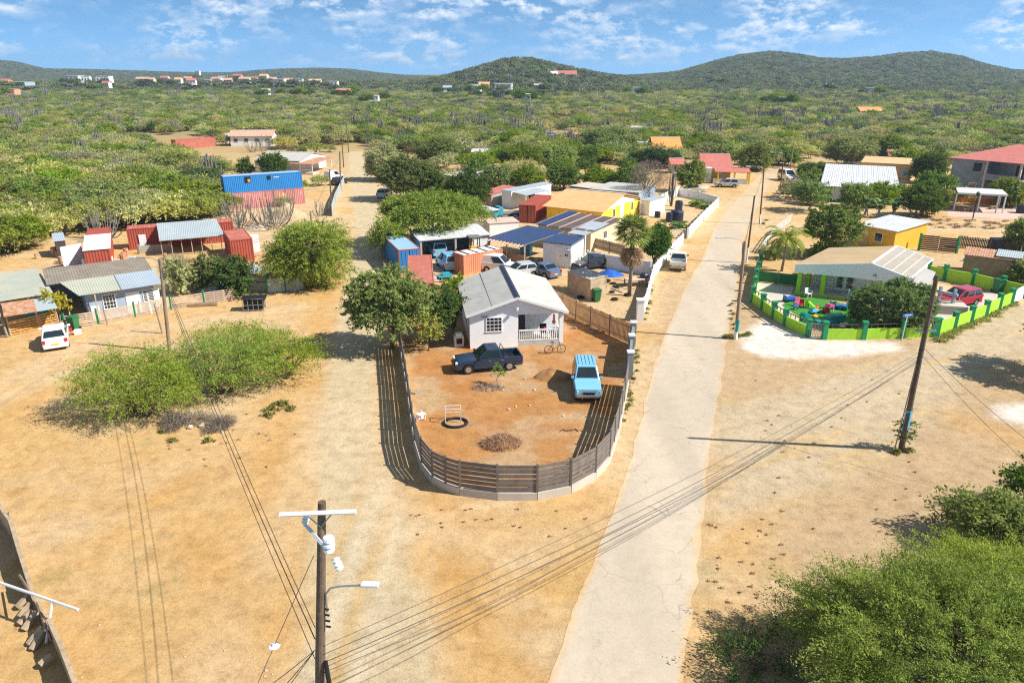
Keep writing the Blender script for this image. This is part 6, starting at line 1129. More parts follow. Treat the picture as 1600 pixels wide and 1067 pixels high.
def toy_house(label, pos, a, c1, c2, s=1):
    t = thing('toy_playhouse', label, 'toy', pos, a); m = MB(); [m.box((x, y, .45), (.12, .12, .9)) for x in (-.4, .4) for y in (-.35, .35)]; m.box((0, .35, .3), (.8, .08, .5)); m.build('wall', M[c1], t, bevel=.02); MB().side([(-.55, .88), (.55, .88), (.3, 1.2), (0, 1.32), (-.3, 1.2)], -.48, .48).build('roof', M[c2], t, bevel=.04); t.scale = (s,) * 3; return t
plastic_chair('white plastic chair standing on the artificial lawn below the porch', g(1262, 465), .4); toy_car('blue ride-on toy at the left corner of the artificial lawn', g(1233, 471), .3, 'blue', 'blue', 1.15)
toy_chair('pink toy chair beside the blue ride-on toy', g(1246, 479), .2, 'pink', 1.22); toy_chair('blue toy chair in front of the pink one', g(1243, 484), 1.0, 'blue', 1.15); toy_chair('red toy chair just right of the pink one', g(1252, 481), -.3, 'red', 1.15); toy_slide('lime green toy slide in the middle of the lawn', g(1266, 482), .9, 'limet', 'limet', 0.86); toy_car('sky blue ride-on toy in front of the lime green slide', g(1271, 490), .5, 'sky', 'orange', 0.94)
toy_slide('orange toy slide right of the lime green one', g(1277, 486), -.4, 'orange', 'red', 0.65); toy_car('red and pink ride-on toy in the middle of the lawn', g(1291, 489), 1.2, 'red', 'pink', 1.08); toy_house('pink and white toy playhouse at the middle of the lawn', g(1295, 488), .4, 'lilac', 'pink', 0.65); toy_slide('green arched toy behind the pink playhouse', g(1300, 481), 2.8, 'limet', 'teal', 0.94); toy_car('dark blue ride-on toy right of the pink playhouse', g(1313, 484), -.5, 'blue', 'sky', 1.08)
toy_house('teal toy playhouse just behind the left gate post', g(1257, 506), .2, 'teal', 'teal', 0.79); t2 = thing('toy_table', 'dark teal toy table behind the grey barred gate', 'toy', g(1287, 510), .2); MB().box((0, 0, .5), (1.5, .9, .1)).build('tabletop', M['teal'], t2, bevel=.03); [MB().box((x * .6, y * .35, .23), (.1, .1, .45)).build('leg', M['teal'], t2) for x in (-1, 1) for y in (-1, 1)]
tag(MB().box((0, 0, .4), (1.3, .8, .75)).box((0, 0, .82), (1.4, .9, .1)).build('toy_box', M['teal'], None, g(1304, 506), .1, bevel=.05), 'teal storage box on the front edge of the lawn', 'box'); toy_car('white and green ride-on toy near the front rail', g(1318, 512), .8, 'white', 'limet', 0.86); toy_car('yellow ride-on toy behind the dark teal table', g(1275, 499), 2, 'sun', 'orange', 0.79)
t2 = thing('picture_board', 'upright board with a pastel picture at the right edge of the lawn', 'sign', g(1335, 481), rad(-12)); MB().box((0, 0, .95), (1.5, .08, 1.5)).build('board', M['white'], t2); MB().box((0, -.045, 1.45), (1.4, .012, .35)).build('blue_band', M['sky'], t2); MB().box((-.2, -.045, .6), (.9, .012, .5)).build('lilac_patch', M['lilac'], t2); MB().box((.5, -.045, .9), (.3, .012, .45)).build('pink_patch', M['pink'], t2); [MB().box((x, .1, .5), (.06, .06, 1.0)).build('leg', M['metal'], t2) for x in (-.6, .6)]
plastic_chair('dark red chair under the nursery porch', nl(.08, 1.9, .25), 1.2).children[0].data.materials[0] = M['red']
bin_('grey green bin by the lime rear wall behind the red people carrier', g(1558, 457), .2, 1.3)
t2 = thing('street_sign', 'blue street name sign on a white post before the lime wall', 'sign', g(1409, 531)); MB().tube([(0, 0, 0), (.06, 0, 2.0)], .045, 8).build('sign_post', M['white'], t2); MB().box((.1, 0, 2.12), (.95, .04, .26), rz=.25).build('name_plate', M['sign_blue'], t2); MB().box((.1, -.03, 2.12), (.62, .02, .05), rz=.25).build('white_lettering', M['white'], t2)
# ------------------------------------------------------------------ yards behind the nursery
t = Rshed('ochre_house', 'ochre yellow house with a pale grey roof behind the nursery', 'house', (1337, 349), (1402, 361), (1418, 345), 2.7, 2.55, 3.0, 'yellow2', 'roofwhite', .25, [('F', .08, .9, 1.1, 1.15, 'plain', 'white'), ('F', -.28, .1, .9, 2, 'door', 'tan')], ribs=.6)
t = Rshed('tin_shed', 'weathered brown shed with a rusty patched roof behind the lime wall', 'shed', (1506, 397), (1584, 406), (1604, 398), 2.2, 2.1, 2.3, 'wood', 'rust', .12); t2 = Rshed('lean_to', 'grey green sheet roof overlapping the rusty shed on its right', 'shed', (1556, 399), (1598, 404), (1612, 396), 2.4, 2.3, 2.4, 'wood', 'zinc', .1)
def darkfence(label, pts, h, mat='wooddark'):
    o = V3(pts[0]); t = thing('timber_fence', label, 'fence', o)
    for a, b in seglist([p - o for p in pts], 2.2): picket_panel(a, b, .05, h, .17, .13, .03, rnd).build('picket_panel', M[mat], t); MB().box((a.x, a.y, h / 2), (.1, .1, h)).build('post', M['wood'], t)
    return t
darkfence('dark rough timber fence left of the dark double gate', gp([(1402, 368), (1432, 374)]), 1.5); darkfence('dark rough timber fence right of the dark double gate', gp([(1497, 386), (1545, 392), (1590, 398)]), 1.4)
t = thing('timber_gate', 'dark slatted double gate between bright green posts', 'gate', g(1465, 394)); o = g(1465, 394); a, b = g(1435, 391) - o, g(1494, 396) - o; slat_panel(a, a.lerp(b, .5), .1, 1.9, 8, .18, .05).build('gate_leaf', M['wooddark'], t); slat_panel(a.lerp(b, .51), b, .1, 1.8, 8, .18, .05).build('gate_leaf', M['wooddark'], t); [MB().box((p.x, p.y, 1.05), (.22, .22, 2.1)).build('post', M['green'], t) for p in (a, b)]
tag(MB().box((0, 0, .7), (3.0, 1.6, 1.4)).box((0, 0, 1.43), (3.1, 1.7, .08)).build('skip_container', M['darkblue'], None, g(1568, 392), -.1, bevel=.03), 'dark blue steel skip behind the timber fence', 'skip')
t = thing('white_fence', 'white post and rail fence along the road before the palm', 'fence', g(1205, 372)); o = g(1205, 372)
for a, b in seglist([p - o for p in gp([(1190, 395), (1205, 372), (1235, 348)])], 2.5): slat_panel(a, b, .3, 1.1, 3, .1, .05).build('rail_panel', M['white'], t); MB().box((a.x, a.y, .6), (.14, .14, 1.2)).build('post', M['white'], t)
t = Rshed('long_house', 'long white house with a bright white sheet roof on the right', 'house', (1281, 289), (1407, 296), (1417, 271), 2.7, 2.5, 3.7, 'whitewall', 'roofwhite', .4, [('F', -.42, .9, 1.6, 1.5, 'plain'), ('F', -.2, .1, .9, 2, 'door', 'white'), ('F', .2, 1, 1.4, 1.2, 'plain')], ribs=.5); w, d = t['wd']; MB().box((0, -d / 2 + .36, .28), (w - .78, .06, .5)).build('blue_base_band', M['teal'], t); MB().box((-w / 2 + .1, -d / 2 + .8, 1.0), (.6, .6, 2.0)).build('orange_corner_pillar', M['orangewall'], t)
t = Rshed('flat_house', 'long tan flat roofed house with small windows behind the white roofed one', 'house', (1345, 254), (1424, 258), (1431, 248), 3.0, 3.0, 3.0, 'tan', 'tan', .05, [('F', -.36, 1.0, .7, .8, 'plain'), ('F', -.12, .6, 1, 1.4, 'plain', 'white', 'sky'), ('F', .14, 1.0, .9, 1.1, 'plain'), ('F', .4, .6, .9, 1.3, 'plain', 'white', 'sky')]); w, d = t['wd']; MB().slab([(w / 2 + .05, -d / 2 - .2, 3.1), (w / 2 + .3, -d / 2 - .2, 3.1), (w / 2 + .3, d / 2, 3.1), (w / 2 + .05, d / 2, 3.1)], 3.05).build('end_wall', M['cream'], t)
t = Rshed('flat_house', 'low red building with a pinkish roof behind the tan house', 'house', (1390, 247), (1440, 249), (1452, 239), 2.6, 2.5, 3.0, 'cred', 'roofred', .15); tank('white water tank standing beside the low red building', 1377, 251, .8, 2.2)
# two storey house
c, ang, w, d = rect((1485, 246), (1602, 256), (1640, 236), 6.2); t = thing('apartment_house', 'unfinished two storey grey block house under a red hipped roof', 'house', c, ang); W_, D_ = w - .8, d - .8; xs = -.02 * W_
m = MB(); m.box(((-W_ / 2 + xs) / 2, 0, 3.0), (xs + W_ / 2, D_, 6.1)); m.box(((xs + W_ / 2) / 2, 1.3, 3.0), (W_ / 2 - xs, D_ - 2.6, 6.1)); m.build('wall', M['concrete2'], t)
MB().box(((xs + W_ / 2) / 2, -D_ / 2 + 1.28, 3.05), (W_ / 2 - xs - .02, 2.5, .25)).build('balcony', M['concrete'], t); MB().box(((xs + W_ / 2) / 2, -D_ / 2 + .1, 3.55), (W_ / 2 - xs, .15, .8)).build('balcony_wall', M['concrete2'], t)
for x in (xs + .25, W_ / 2 - .2): MB().box((x, -D_ / 2 + .15, 3.0), (.32, .32, 6.05)).build('column', M['concrete3'], t)
opening(t, 'F', -.12 * W_, 4.2, 1.3, 1.4, 'dark_panel', W_, D_); opening(t, 'F', -.14 * W_, 1.0, 1.3, 1.2, 'plain', W_, D_); MB().box((.4 * W_, -D_ / 2 + 2.57, 4.3), (1.2, .08, 2.2)).build('door', M['black'], t)
hw, hd, z0, z1 = w / 2 + .3, d / 2 + .3, 6.15, 8.1; MB().add([(-hw, -hd, z0), (hw, -hd, z0), (hw, hd, z0), (-hw, hd, z0), (-hw * .12, 0, z1), (hw * .35, 0, z1)], [(0, 1, 5, 4), (1, 2, 5), (2, 3, 4, 5), (3, 0, 4), (3, 2, 1, 0)]).build('roof', M['roofred'], t); MB().slab([(.25 * W_, -hd - .3, 6.2), (hw + .3, -hd - .3, 6.2), (hw + .2, -hd * .3, 7.5), (.35 * W_, -hd * .3, 7.5)], .12).build('porch_gable', M['roofred'], t)
far_house('far_house', 'white box shaped house above the red hipped roof', g(1558, 240) + Vector((0, 22, 0)), .1, 5, 4, up(g(1558, 240) + Vector((0, 22, 0)), 222), 0, 'whitewall', 'concrete3', 2)
t = thing('steel_pavilion', 'white flat roofed steel pavilion on slim posts beside the grey house', 'pavilion', g(1535, 325)); o = g(1535, 325); q = [g(px, py, 2.9) - o for px, py in ((1497, 301), (1575, 304.5), (1566, 296), (1493, 292.5))]; MB().slab([tuple(p) for p in q], .25).build('roof', M['steelwhite'], t); posts(t, [(q[0].x, q[0].y + .2), (q[0].lerp(q[1], .48).x, q[0].lerp(q[1], .48).y + .2), (q[0].lerp(q[1], .85).x, q[0].lerp(q[1], .85).y + .2), (q[1].x - .1, q[1].y + .2), (q[2].x - .1, q[2].y - .2), (q[3].x + .2, q[3].y - .2)], 2.7, .16, 'steelwhite')
pp = [g(px, py) for px, py in ((1480, 322), (1600, 326), (1640, 345), (1480, 338))]; tag(MB().prism([(p.x, p.y) for p in pp], -.02, .02).build('court_paving', M['pinkwood']), 'pinkish paved court under the steel pavilion', kind='structure'); t = wallrun('long low orange wall behind the steel pavilion', gp([(1476, 314), (1540, 318), (1612, 321)]), .9, .15, 'orangewall', 6, 'orangewall')
for i, (px, py) in enumerate([(1503, 330), (1511, 331), (1551, 327)]): MBt = thing('picnic_bench', 'brown bench standing under the white steel pavilion', 'bench', g(px, py), .2 * i, 'benches under the steel pavilion'); MB().box((0, 0, .45), (1.5, .45, .07)).build('seat', M['wood'], MBt); [MB().box((x, 0, .2), (.08, .4, .42)).build('leg', M['wood'], MBt) for x in (-.6, .6)]
def lamp_post(label, px, py, py_top):
    b = g(px, py); h = up(b, py_top); t = thing('lamp_post', label, 'street lamp', b); MB().tube([(0, 0, 0), (0, 0, h * .9)], [.09, .06], 8).build('lamp_shaft', M['black'], t); MB().add([(-.2, -.2, h), (.2, -.2, h), (.2, .2, h), (-.2, .2, h), (0, 0, h + .3), (-.13, -.13, h * .9), (.13, -.13, h * .9), (.13, .13, h * .9), (-.13, .13, h * .9)], [(0, 1, 4), (1, 2, 4), (2, 3, 4), (3, 0, 4), (5, 6, 1, 0), (6, 7, 2, 1), (7, 8, 3, 2), (8, 5, 0, 3)]).build('lantern', M['black'], t); return t
lamp_post('black lantern post in front of the middle of the steel pavilion', 1520, 341, 302); lamp_post('black lantern post right of the steel pavilion', 1581, 327, 294); tank('small white tank at the far right edge of the paved court', 1596, 333, .8, 1.2)
# cars by the bend
car('pickup_truck', 'dark blue pickup parked under trees beside the road bend', 'pickup', g(1238, 304) + Vector((.5, 1, 0)), rad(10), 'pickup', 'navy'); car('panel_van', 'white fronted van parked behind the dark blue pickup', 'van', g(1236, 285) + Vector((0, 2, 0)), rad(-80), 'van', 'carwhite', scale=1.2); car('parked_car', 'pale car parked in the open field near the tan house', 'car', g(1334, 259), .1, 'mpv', 'silver')
far_house('far_house', 'small orange roofed house alone in the scrub on the right', g(1355, 183), 0, 10, 7, 3.0, 1.6, 'cream', 'rooforange2', 2)
# ------------------------------------------------------------------ utility poles
def pole_px(label, bx, by, tx, ty, dy=0, **kw):
    b = g(bx, by); b = Vector((b.x, b.y + dy, 0)); h = up(b, ty); b.y -= dy; zc = (b.y + dy) * CP - (h - H) * SP; x = (tx - 800) / F * zc; return pole(label, b, (x, b.y + dy, h), **kw), b, Vector((x, b.y + dy, h))
PA, pa_b, pa_t = pole_px('tall dark pole with a creeper at its foot near the junction on the right', 1408, 702, 1464, 430, dy=-1.2, r0=.17, r1=.11, rack=(.60, (-.8, -.5, 0)))
LA = lambda z: (pa_t - pa_b) * (z / pa_t.z)
MB().tube([LA(.2) + Vector((-.4, -.05, 0)), LA(2.5) + Vector((-.32, -.1, 0)), LA(6.0) + Vector((-.18, -.1, 0))], .03, 5).build('cable_conduit', M['wood'], PA); MB().tube([LA(1.2), LA(2.7)], [.185, .18], 10).build('blue_wrap', M['sky'], PA); m = MB().box(LA(7.6), (1.1, .12, .1)); m.tube([LA(7.6) + Vector((.5, 0, 0)), LA(8.9)], .025, 5); m.tube([LA(7.6) + Vector((-.5, 0, 0)), LA(8.3)], .02, 5); m.build('steel_bracket', M['metal'], PA)
iv = thing('creeper', 'green creeper climbing the foot of the dark pole', 'plant', pa_b); link('foliage', crown_mesh('creeper_leaves', LEAF['mid'], 12, (.5, .45, 1.25), 1.3, 60, 20, .07, .35, low=-1), iv)
PB1, b1b, b1t = pole_px('greyed lamp pole with a white foot at the left corner of the nursery', 1149, 530, 1164, 377, r0=.15, r1=.11, mat='poletan', white=1.3, lamp=(.96, (-1.7, .2, 0), .55)); PB2, b2b, b2t = pole_px('thin dark pole with a white foot just behind the lamp pole', 1166, 411, 1179, 306, r0=.11, r1=.09, white=1.8); MB().tube([(.0, -.1, .7), (.03, -.1, 1.7)], .14, 8).build('teal_band', M['teal'], PB1)
PB3, b3b, b3t = pole_px('road lamp pole with an arm reaching left over the paved road', 1187, 350, 1194, 262, r0=.12, r1=.09, white=1.4, lamp=(.97, (-2.0, .1, 0), .4)); PB4, b4b, b4t = pole_px('road lamp pole at the bend beside the dark blue pickup', 1218, 308, 1225, 240, r0=.12, r1=.09, white=1.4, lamp=(.97, (-1.8, .1, 0), .4)); PB5, b5b, b5t = pole_px('pale pole at the bend behind the parked vehicles', 1234, 272, 1240, 224, r0=.12, r1=.1, mat='poletan', white=1.0); PB6, b6b, b6t = pole_px('dark pole standing behind the yellow house with the red roof', 1123, 262, 1128, 221, r0=.14, r1=.1, lamp=(.98, (.8, 0, 0), .3))
PC, pc_b, pc_t = pole_px('left lamp pole rising from the thorn bush with an arm reaching left', 265, 549, 250, 404, r0=.15, r1=.11, mat='poletan', lamp=(.97, (-2.0, .25, 0), .25), rack=(.9, (1, -.2, 0))); PD1, d1b, d1t = pole_px('tan pole standing inside the roadside thorn bush', 491, 383, 485, 331, r0=.12, r1=.1, mat='poletan'); PD2, d2b, d2t = pole_px('dark pole beside the silver sheet fence of the track', 518, 332, 515, 265, r0=.12, r1=.09); PD3, d3b, d3t = pole_px('dark pole by the white roadside van', 532, 299, 531, 237, r0=.13, r1=.1); PD4, d4b, d4t = pole_px('far dark pole left of the dirt track', 537, 262, 534, 215, r0=.13, r1=.1); PD5, d5b, d5t = pole_px('far lamp pole at the end of the dirt track', 545, 239, 541, 192, r0=.12, r1=.09, lamp=(.98, (-1.0, 0, 0), .3)); PD6, d6b, d6t = pole_px('lone far pole in scrub right of the dirt track', 592, 224, 592, 203, r0=.14, r1=.12)
# near pole
pdt = g(503, 784, 10.0); k_ = pdt.y; zc = k_ * CP - (4.0 - H) * SP; pdm = Vector(((500 - 800) / F * zc, k_, 4.0)); pdb = pdm + (pdm - pdt) * (4.0 / 6.0); pdb.z = 0
t = thing('utility_pole', 'near wooden pole with a white crossarm and ceramic insulators at the bottom', 'pole', pdb); e = pdt - pdb
MB().tube([(0, 0, -.4), e * .5, e], [.17, .14, .105], 14).build('pole_shaft', M['pole'], t, smooth=False)
x0, x1 = g(440, 798, 9.72) - pdb, g(560, 788, 9.82) - pdb; x0.y = x1.y = e.y - .16; ca = MB().tube([x0, x1], .075, 4).build('crossarm', M['steelwhite'], t); m = MB(); [m.tube([x0.lerp(x1, u), e * .93 + Vector((0, -.1, 0))], .02, 4) for u in (.33, .7)]; m.build('brace', M['metal'], ca)
y0_, y1_ = g(476, 818, 9.15) - pdb, g(514, 862, 8.95) - pdb; ar = MB().tube([y0_, y1_], .055, 4).build('insulator_arm', M['steelwhite'], t)
def insul(p, s, tilt): p = Vector(p); d = Vector(tilt).normalized(); pts = [p + d * s * u for u in (0, .08, .1, .2, .22, .34, .36, .46, .48, .6, .62, .75, .8)]; MB().tube(pts, [s * x for x in (.1, .12, .26, .24, .12, .12, .28, .26, .12, .12, .26, .22, .08)], 12).build('insulator', M['ceramic'], ar)
insul(y1_, .6, (.05, 0, 1)); insul(y1_ + Vector((.12, .05, -.22)), .45, (.35, -.1, -1)); insul(y0_, .35, (.3, 0, .9))
s = e * .70; la = MB().tube([s + Vector((.14, -.05, -.5)), s + Vector((.16, -.05, .1)), s + Vector((.3, -.05, .3)), s + Vector((.55, -.05, .36)), s + Vector((1.15, -.08, .42))], .028, 8).build('lamp_arm', M['metal'], t); MB().box((0, 0, 0), (.5, .2, .09)).build('lamp_head', M['steelwhite'], la, loc=s + Vector((1.4, -.1, .46)), rz=-.05, bevel=.03)
m = MB(); [m.tube([e * .66 + Vector((.1, -.05, -.2 * k)), e * .66 + Vector((.24, -.08, -.2 * k))], .03, 6) for k in range(4)]; m.build('wire_rack', M['black'], t); m = MB().tube([e * .5 + Vector((.16, -.1, -.2)), e * .42 + Vector((.3, -.2, -.1)), e * .3 + Vector((.5, -.3, 0))], [.06, .075, .08], 8); m.build('cable_splice', M['black'], t)
PD_ = pdb + e * .5
# wires -----------------------------------------------------------------
def A_(z): return pa_b.lerp(pa_t, z / pa_t.z)
def D_at(z): return pdb + e * (z / 10.0) + Vector((.12, -.1, 0))
for z, za, sg, r in ((5.35, 6.35, .55, .012), (5.05, 6.1, .75, .016), (4.75, 5.75, .85, .018), (4.55, 5.7, .6, .012)): wire(D_at(z), A_(za) + Vector((-.25, -.15, 0)), sg, r)
a, b = D_at(4.4), A_(5.9) + Vector((-.2, -.1, 0)); wire(a, b, .95, .014, extra=lambda P_: [p + Vector((0, 0, -.28 * math.exp(-((i - 4) / 2.2) ** 2))) for i, p in enumerate(P_)])
for z, sg, r in ((6.0, .5, .012), (5.6, .9, .016), (4.9, .8, .012)): wire(D_at(z) - Vector((.25, 0, 0)), pc_b.lerp(pc_t, .9 - .06 * (6 - z)), sg, r)
for p_, sg in (((250, 1180, 1.5), .2), ((330, 1180, 1.2), .2), ((300, 1250, 1.0), .2)): wire(D_at(5.2) - Vector((.25, 0, 0)), g(*p_), sg, .012)
for u, q in ((.62, g(1680, 742, 2.2)), (.58, g(1660, 770, 2.0))): wire(A_(u * pa_t.z), q, .3, .012)
for z in (.97, .93): wire(b1b.lerp(b1t, z), b2b.lerp(b2t, z), .2, .01); wire(b2b.lerp(b2t, z), b3b.lerp(b3t, z), .3, .01); wire(b3b.lerp(b3t, z), b4b.lerp(b4t, z), .3, .01); wire(pc_b.lerp(pc_t, z - .04), d1b.lerp(d1t, z), .8, .01); wire(d1b.lerp(d1t, z), d2b.lerp(d2t, z), .5, .01); wire(d2b.lerp(d2t, z), d3b.lerp(d3t, z), .5, .01)
gy0, gy1 = D_at(8.4) - Vector((.3, 0, 0)), g(395, 1085, 3.2); t = thing('guy_wire', 'slack stay wire with a round white insulator left of the near pole', 'cable', gy0); MB().tube([(0, 0, 0), gy1 - gy0], .01, 5).build('stay', M['wire'], t); q = (gy1 - gy0) * .62; MB().tube([q + Vector((0, 0, z)) for z in (-.1, -.06, -.02, .0, .06)], [.05, .1, .16, .1, .05], 14).build('insulator', M['ceramic'], t)
# ================================================================== VEGETATION
rw = random.Random(12)
def span(l, r, top, base):
    b = g((l + r) / 2, base); R = (r - l) / 2 / ppm(b.y); return b, R, up(b, top)
def ptree(name, label, cat, leafm, seed, l, r, top, base, zf=.42, dens=1.0, leaf=.13, slen=.8, group=None, depth=.9, stems=1, r0=None, hs=1.0, **kw):
    b, R, h = span(l, r, top, base); h *= hs; rz = max(.5, h * zf); ns = int(26 * R * (R * depth + rz) * dens) + 40
    return tree(name, label, cat, b, leafm, seed, (R, R * depth, rz), h - rz, max(.4, h - 1.7 * rz), r0 or max(.05, .045 * h), group, nspray=ns, leaf=leaf, slen=slen, stems=stems, **kw)
# large near ones
def bigbush(label, seed, c, R, zc, ns, **kw): return tree('thorn_bush', label, 'bush', c, 'bush', seed, R, zc, zc * .5, .16, None, nspray=int(ns * .8), nleaf=110, leaf=.055, slen=1.7, nl=12, stems=3, droop=.4, low=-.5, lobes=30, asp=.36, upb=.15, hollow=.72, thick=.06, sharp=16, **kw)
bigbush('very large bright green thorn bush filling the lower right corner', 101, g(1465, 1085), (5.4, 4.0, 2.3), 1.9, 2100)
bigbush('bright green thorn bush behind the corner one at the right edge', 103, g(1600, 985), (4.2, 3.0, 1.7), 1.5, 1000)
tree('dark_bush', 'dark green ragged bush at the right edge above the thorn bushes', 'bush', g(1560, 850), 'mid', 105, (2.6, 1.6, 1.2), 1.15, .5, .08, nspray=420, nleaf=28, leaf=.11, slen=1.0, stems=4, low=-.4, lobes=12)
tree('dark_bush', 'small dark leafy sprig cut by the right edge of the picture', 'bush', g(1604, 800), 'dark', 106, (1.5, 1.2, 1.2), 1.5, .6, .06, nspray=120, nleaf=26, leaf=.11, slen=.8, stems=2, low=-.5)
tree('thorn_bush', 'low thin dark thorn bush spilling onto the road edge at the bottom', 'bush', g(1175, 1045), 'dark', 107, (2.0, 2.0, .6), .4, .3, .05, nspray=90, nleaf=26, leaf=.07, slen=.9, stems=4, low=-.2)
tree('shade_tree', 'dense tree just outside the right edge shading the side road', 'tree', g(1678, 592), 'dark', 108, (3.4, 3.2, 2.4), 3.6, 1.6, .2, nspray=480, nleaf=24, leaf=.17, slen=1.0)
def midbush(label, seed, l, r, top, base, **kw): return ptree('thorn_bush', label, 'bush', 'bush', seed, l, r, top, base, nleaf=50, slen=1.35, leaf=.066, droop=.3, low=-.45, stems=3, lobes=16, asp=.36, upb=.12, thick=.1, **kw)
midbush('broad bright green thorn bush casting shade on the open sand', 111, 128, 330, 540, 645, zf=.52, dens=1.2, depth=.72, hs=.95); midbush('spreading thorn bush beside the left lamp pole', 112, 265, 440, 515, 612, zf=.52, dens=1.0, depth=.78, hs=.9); midbush('thin sparse thorn bush reaching towards the dirt track', 113, 370, 515, 510, 592, zf=.45, dens=.7, depth=.8, hs=.8); midbush('pale thin thorn bush at the back of the bush group', 114, 310, 450, 490, 560, zf=.4, dens=.6, depth=.7, hs=.7)
for i, (px, py, R) in enumerate([(310, 660, 1.5), (345, 668, 1.2), (270, 665, 1.3)]): t = thing('dead_brush', 'tangle of dry grey twigs at the foot of the thorn bushes', 'brush', g(px, py), i, 'dry brush under the thorn bushes'); link('twigs', twig_mesh('brush', 50 + i, np.array([R, .7, .5]), .2, 900, .28), t)
ptree('thorn_bush', 'tall yellow green thorn bush beside the dirt track behind the sheet gate', 'bush', 'bush', 115, 412, 550, 332, 447, zf=.53, nleaf=40, slen=1.3, leaf=.10, low=-.95, stems=3, lobes=16, dens=1.7, upb=.15, thick=.1)
ptree('umbrella_tree', 'wide flat umbrella tree overhanging the workshop roof', 'tree', 'bush', 116, 588, 766, 303, 385, zf=.36, nleaf=28, slen=1.4, leaf=.14, low=-.25, lobes=20, dens=1.5, depth=.8, upb=.1, droop=.4)
ptree('thorn_bush', 'rounded light green bush between the dirt track and the blue container', 'bush', 'bush', 117, 580, 640, 336, 402, zf=.5, nleaf=26, slen=1.0, leaf=.12, low=-.8, stems=2, dens=1.3)
ptree('round_tree', 'rounded dark green clipped tree inside the lime green wall', 'tree', 'mid', 118, 1327, 1452, 437, 514, zf=.53, nleaf=26, slen=.5, leaf=.10, low=-.95, lobes=26, dens=4.2, upb=.3, droop=.1, hollow=.75, depth=.8)
ptree('leafy_tree', 'large leafy tree between the road and the ochre yellow house', 'tree', 'mid', 119, 1240, 1340, 318, 398, zf=.45, nleaf=26, slen=.8, leaf=.16, low=-.6, lobes=16, dens=1.2)
pinnate_palm('coconut palm with drooping fronds behind the nursery courtyard', g(1221, 424), up(g(1221, 424), 372), fl=3.1); pinnate_palm('small young palm on the verge left of the coconut palm', g(1200, 405), 1.0, 12, 1.6, 'young_palm', 8)
for i, (px, py, lab) in enumerate([(1352, 336, 'pale green banana plant left of the group behind the ochre house'), (1372, 340, 'tall banana plant in the middle behind the ochre house'), (1396, 341, 'banana plant on the right behind the ochre house')]): banana(lab, g(px, py), 60 + i, 2.5, 14)
for i, (px, py) in enumerate([(1087, 322), (1104, 326), (1060, 357)]): t = pinnate_palm('low spiky palm shrub in the yard with the water tanks', g(px, py), .4, 16, 1.7, 'palm_shrub', 20 + i); t['group'] = 'palm shrubs in the tank yard'
# yard and belt trees --------------------------------------------------------
BELT = 'trees around the village yards'
spec = [  # l, r, top, base, leaf, label
 (270, 300, 400, 460, 'scrub', 'greyish tree beside the left lamp pole behind the pallet fence'), (300, 350, 402, 452, 'mid', 'green tree behind the middle of the pallet fence'), (345, 396, 398, 462, 'dark', 'dark green tree at the right end of the pallet fence'), (285, 345, 258, 300, 'dark', 'dark round tree left of the stacked containers'),
 (408, 450, 238, 275, 'dark', 'dark tree in front of the white house with the grey roof'), (372, 396, 248, 275, 'dark', 'small dark tree left of the white house with the grey roof'),
 (568, 640, 225, 282, 'scrub', 'bluish green thorn tree at the far trackside'), (590, 690, 240, 312, 'mid', 'big green tree with yellowing leaves beside the dirt track'), (640, 700, 262, 315, 'dark', 'dark tree right of the big trackside tree'), (650, 720, 212, 262, 'mid', 'bright green tree behind the trackside belt'),
 (690, 765, 268, 322, 'dark', 'dark broad tree above the umbrella tree'), (745, 800, 258, 300, 'acacia', 'green tree above the mobile home left end'), (790, 850, 262, 300, 'acacia', 'green tree above the mobile home middle'), (850, 910, 255, 296, 'mid', 'green tree above the peach roof'), (905, 965, 262, 296, 'acacia', 'green tree above the pale blue flat roof'), (960, 1010, 256, 300, 'mid', 'leafy tree left of the dry grey tree'),
 (715, 780, 235, 275, 'acacia', 'pale tree among the middle belt by the turquoise house'), (775, 850, 225, 268, 'mid', 'dark leafy tree in the middle belt'), (845, 905, 228, 266, 'acacia', 'rounded green tree in the middle belt'), (900, 1000, 200, 242, 'acacia2', 'wide light green umbrella tree right of the ruin'), (1000, 1060, 232, 262, 'dark', 'dark tree under the orange clay roof'),
 (1056, 1100, 248, 300, 'mid', 'leafy tree left of the bright yellow house'), (1110, 1160, 220, 258, 'acacia', 'green tree behind the bright yellow house'), (1150, 1215, 222, 266, 'acacia', 'green thorn tree right of the bright yellow house'), (1200, 1250, 228, 258, 'mid', 'green tree left of the bend'), (1285, 1362, 212, 258, 'acacia2', 'large umbrella tree at the end of the paved road'), (1362, 1420, 212, 250, 'acacia', 'umbrella tree right of the large one'),
 (1243, 1288, 268, 300, 'mid', 'green tree in front of the left end of the white sheet roof'), (1250, 1285, 290, 320, 'mid', 'low green tree at the corner of the long white house'), (1310, 1355, 284, 325, 'neem', 'olive tree before the long white house'), (1340, 1400, 286, 322, 'mid', 'bright green tree before the long white house'), (1400, 1475, 284, 338, 'dark', 'dark tree between the white house and the pavilion'), (1425, 1488, 268, 318, 'mid', 'leafy tree left of the steel pavilion'),
 (1418, 1470, 240, 286, 'dark', 'dark tree at the end of the tan house'), (1488, 1522, 262, 300, 'mid', 'small bright tree before the two storey house'), (1545, 1600, 278, 322, 'acacia', 'feathery tree before the right end of the two storey house'), (1570, 1625, 338, 395, 'acacia', 'thorn tree at the right edge by the dark fence'), (1240, 1300, 255, 285, 'dark', 'dark shrub hedge beside the road bend'), (1575, 1640, 405, 440, 'acacia', 'bush right of the rusty shed'), (1265, 1330, 385, 402, 'mid', 'low shrub behind the tan roof of the nursery')]
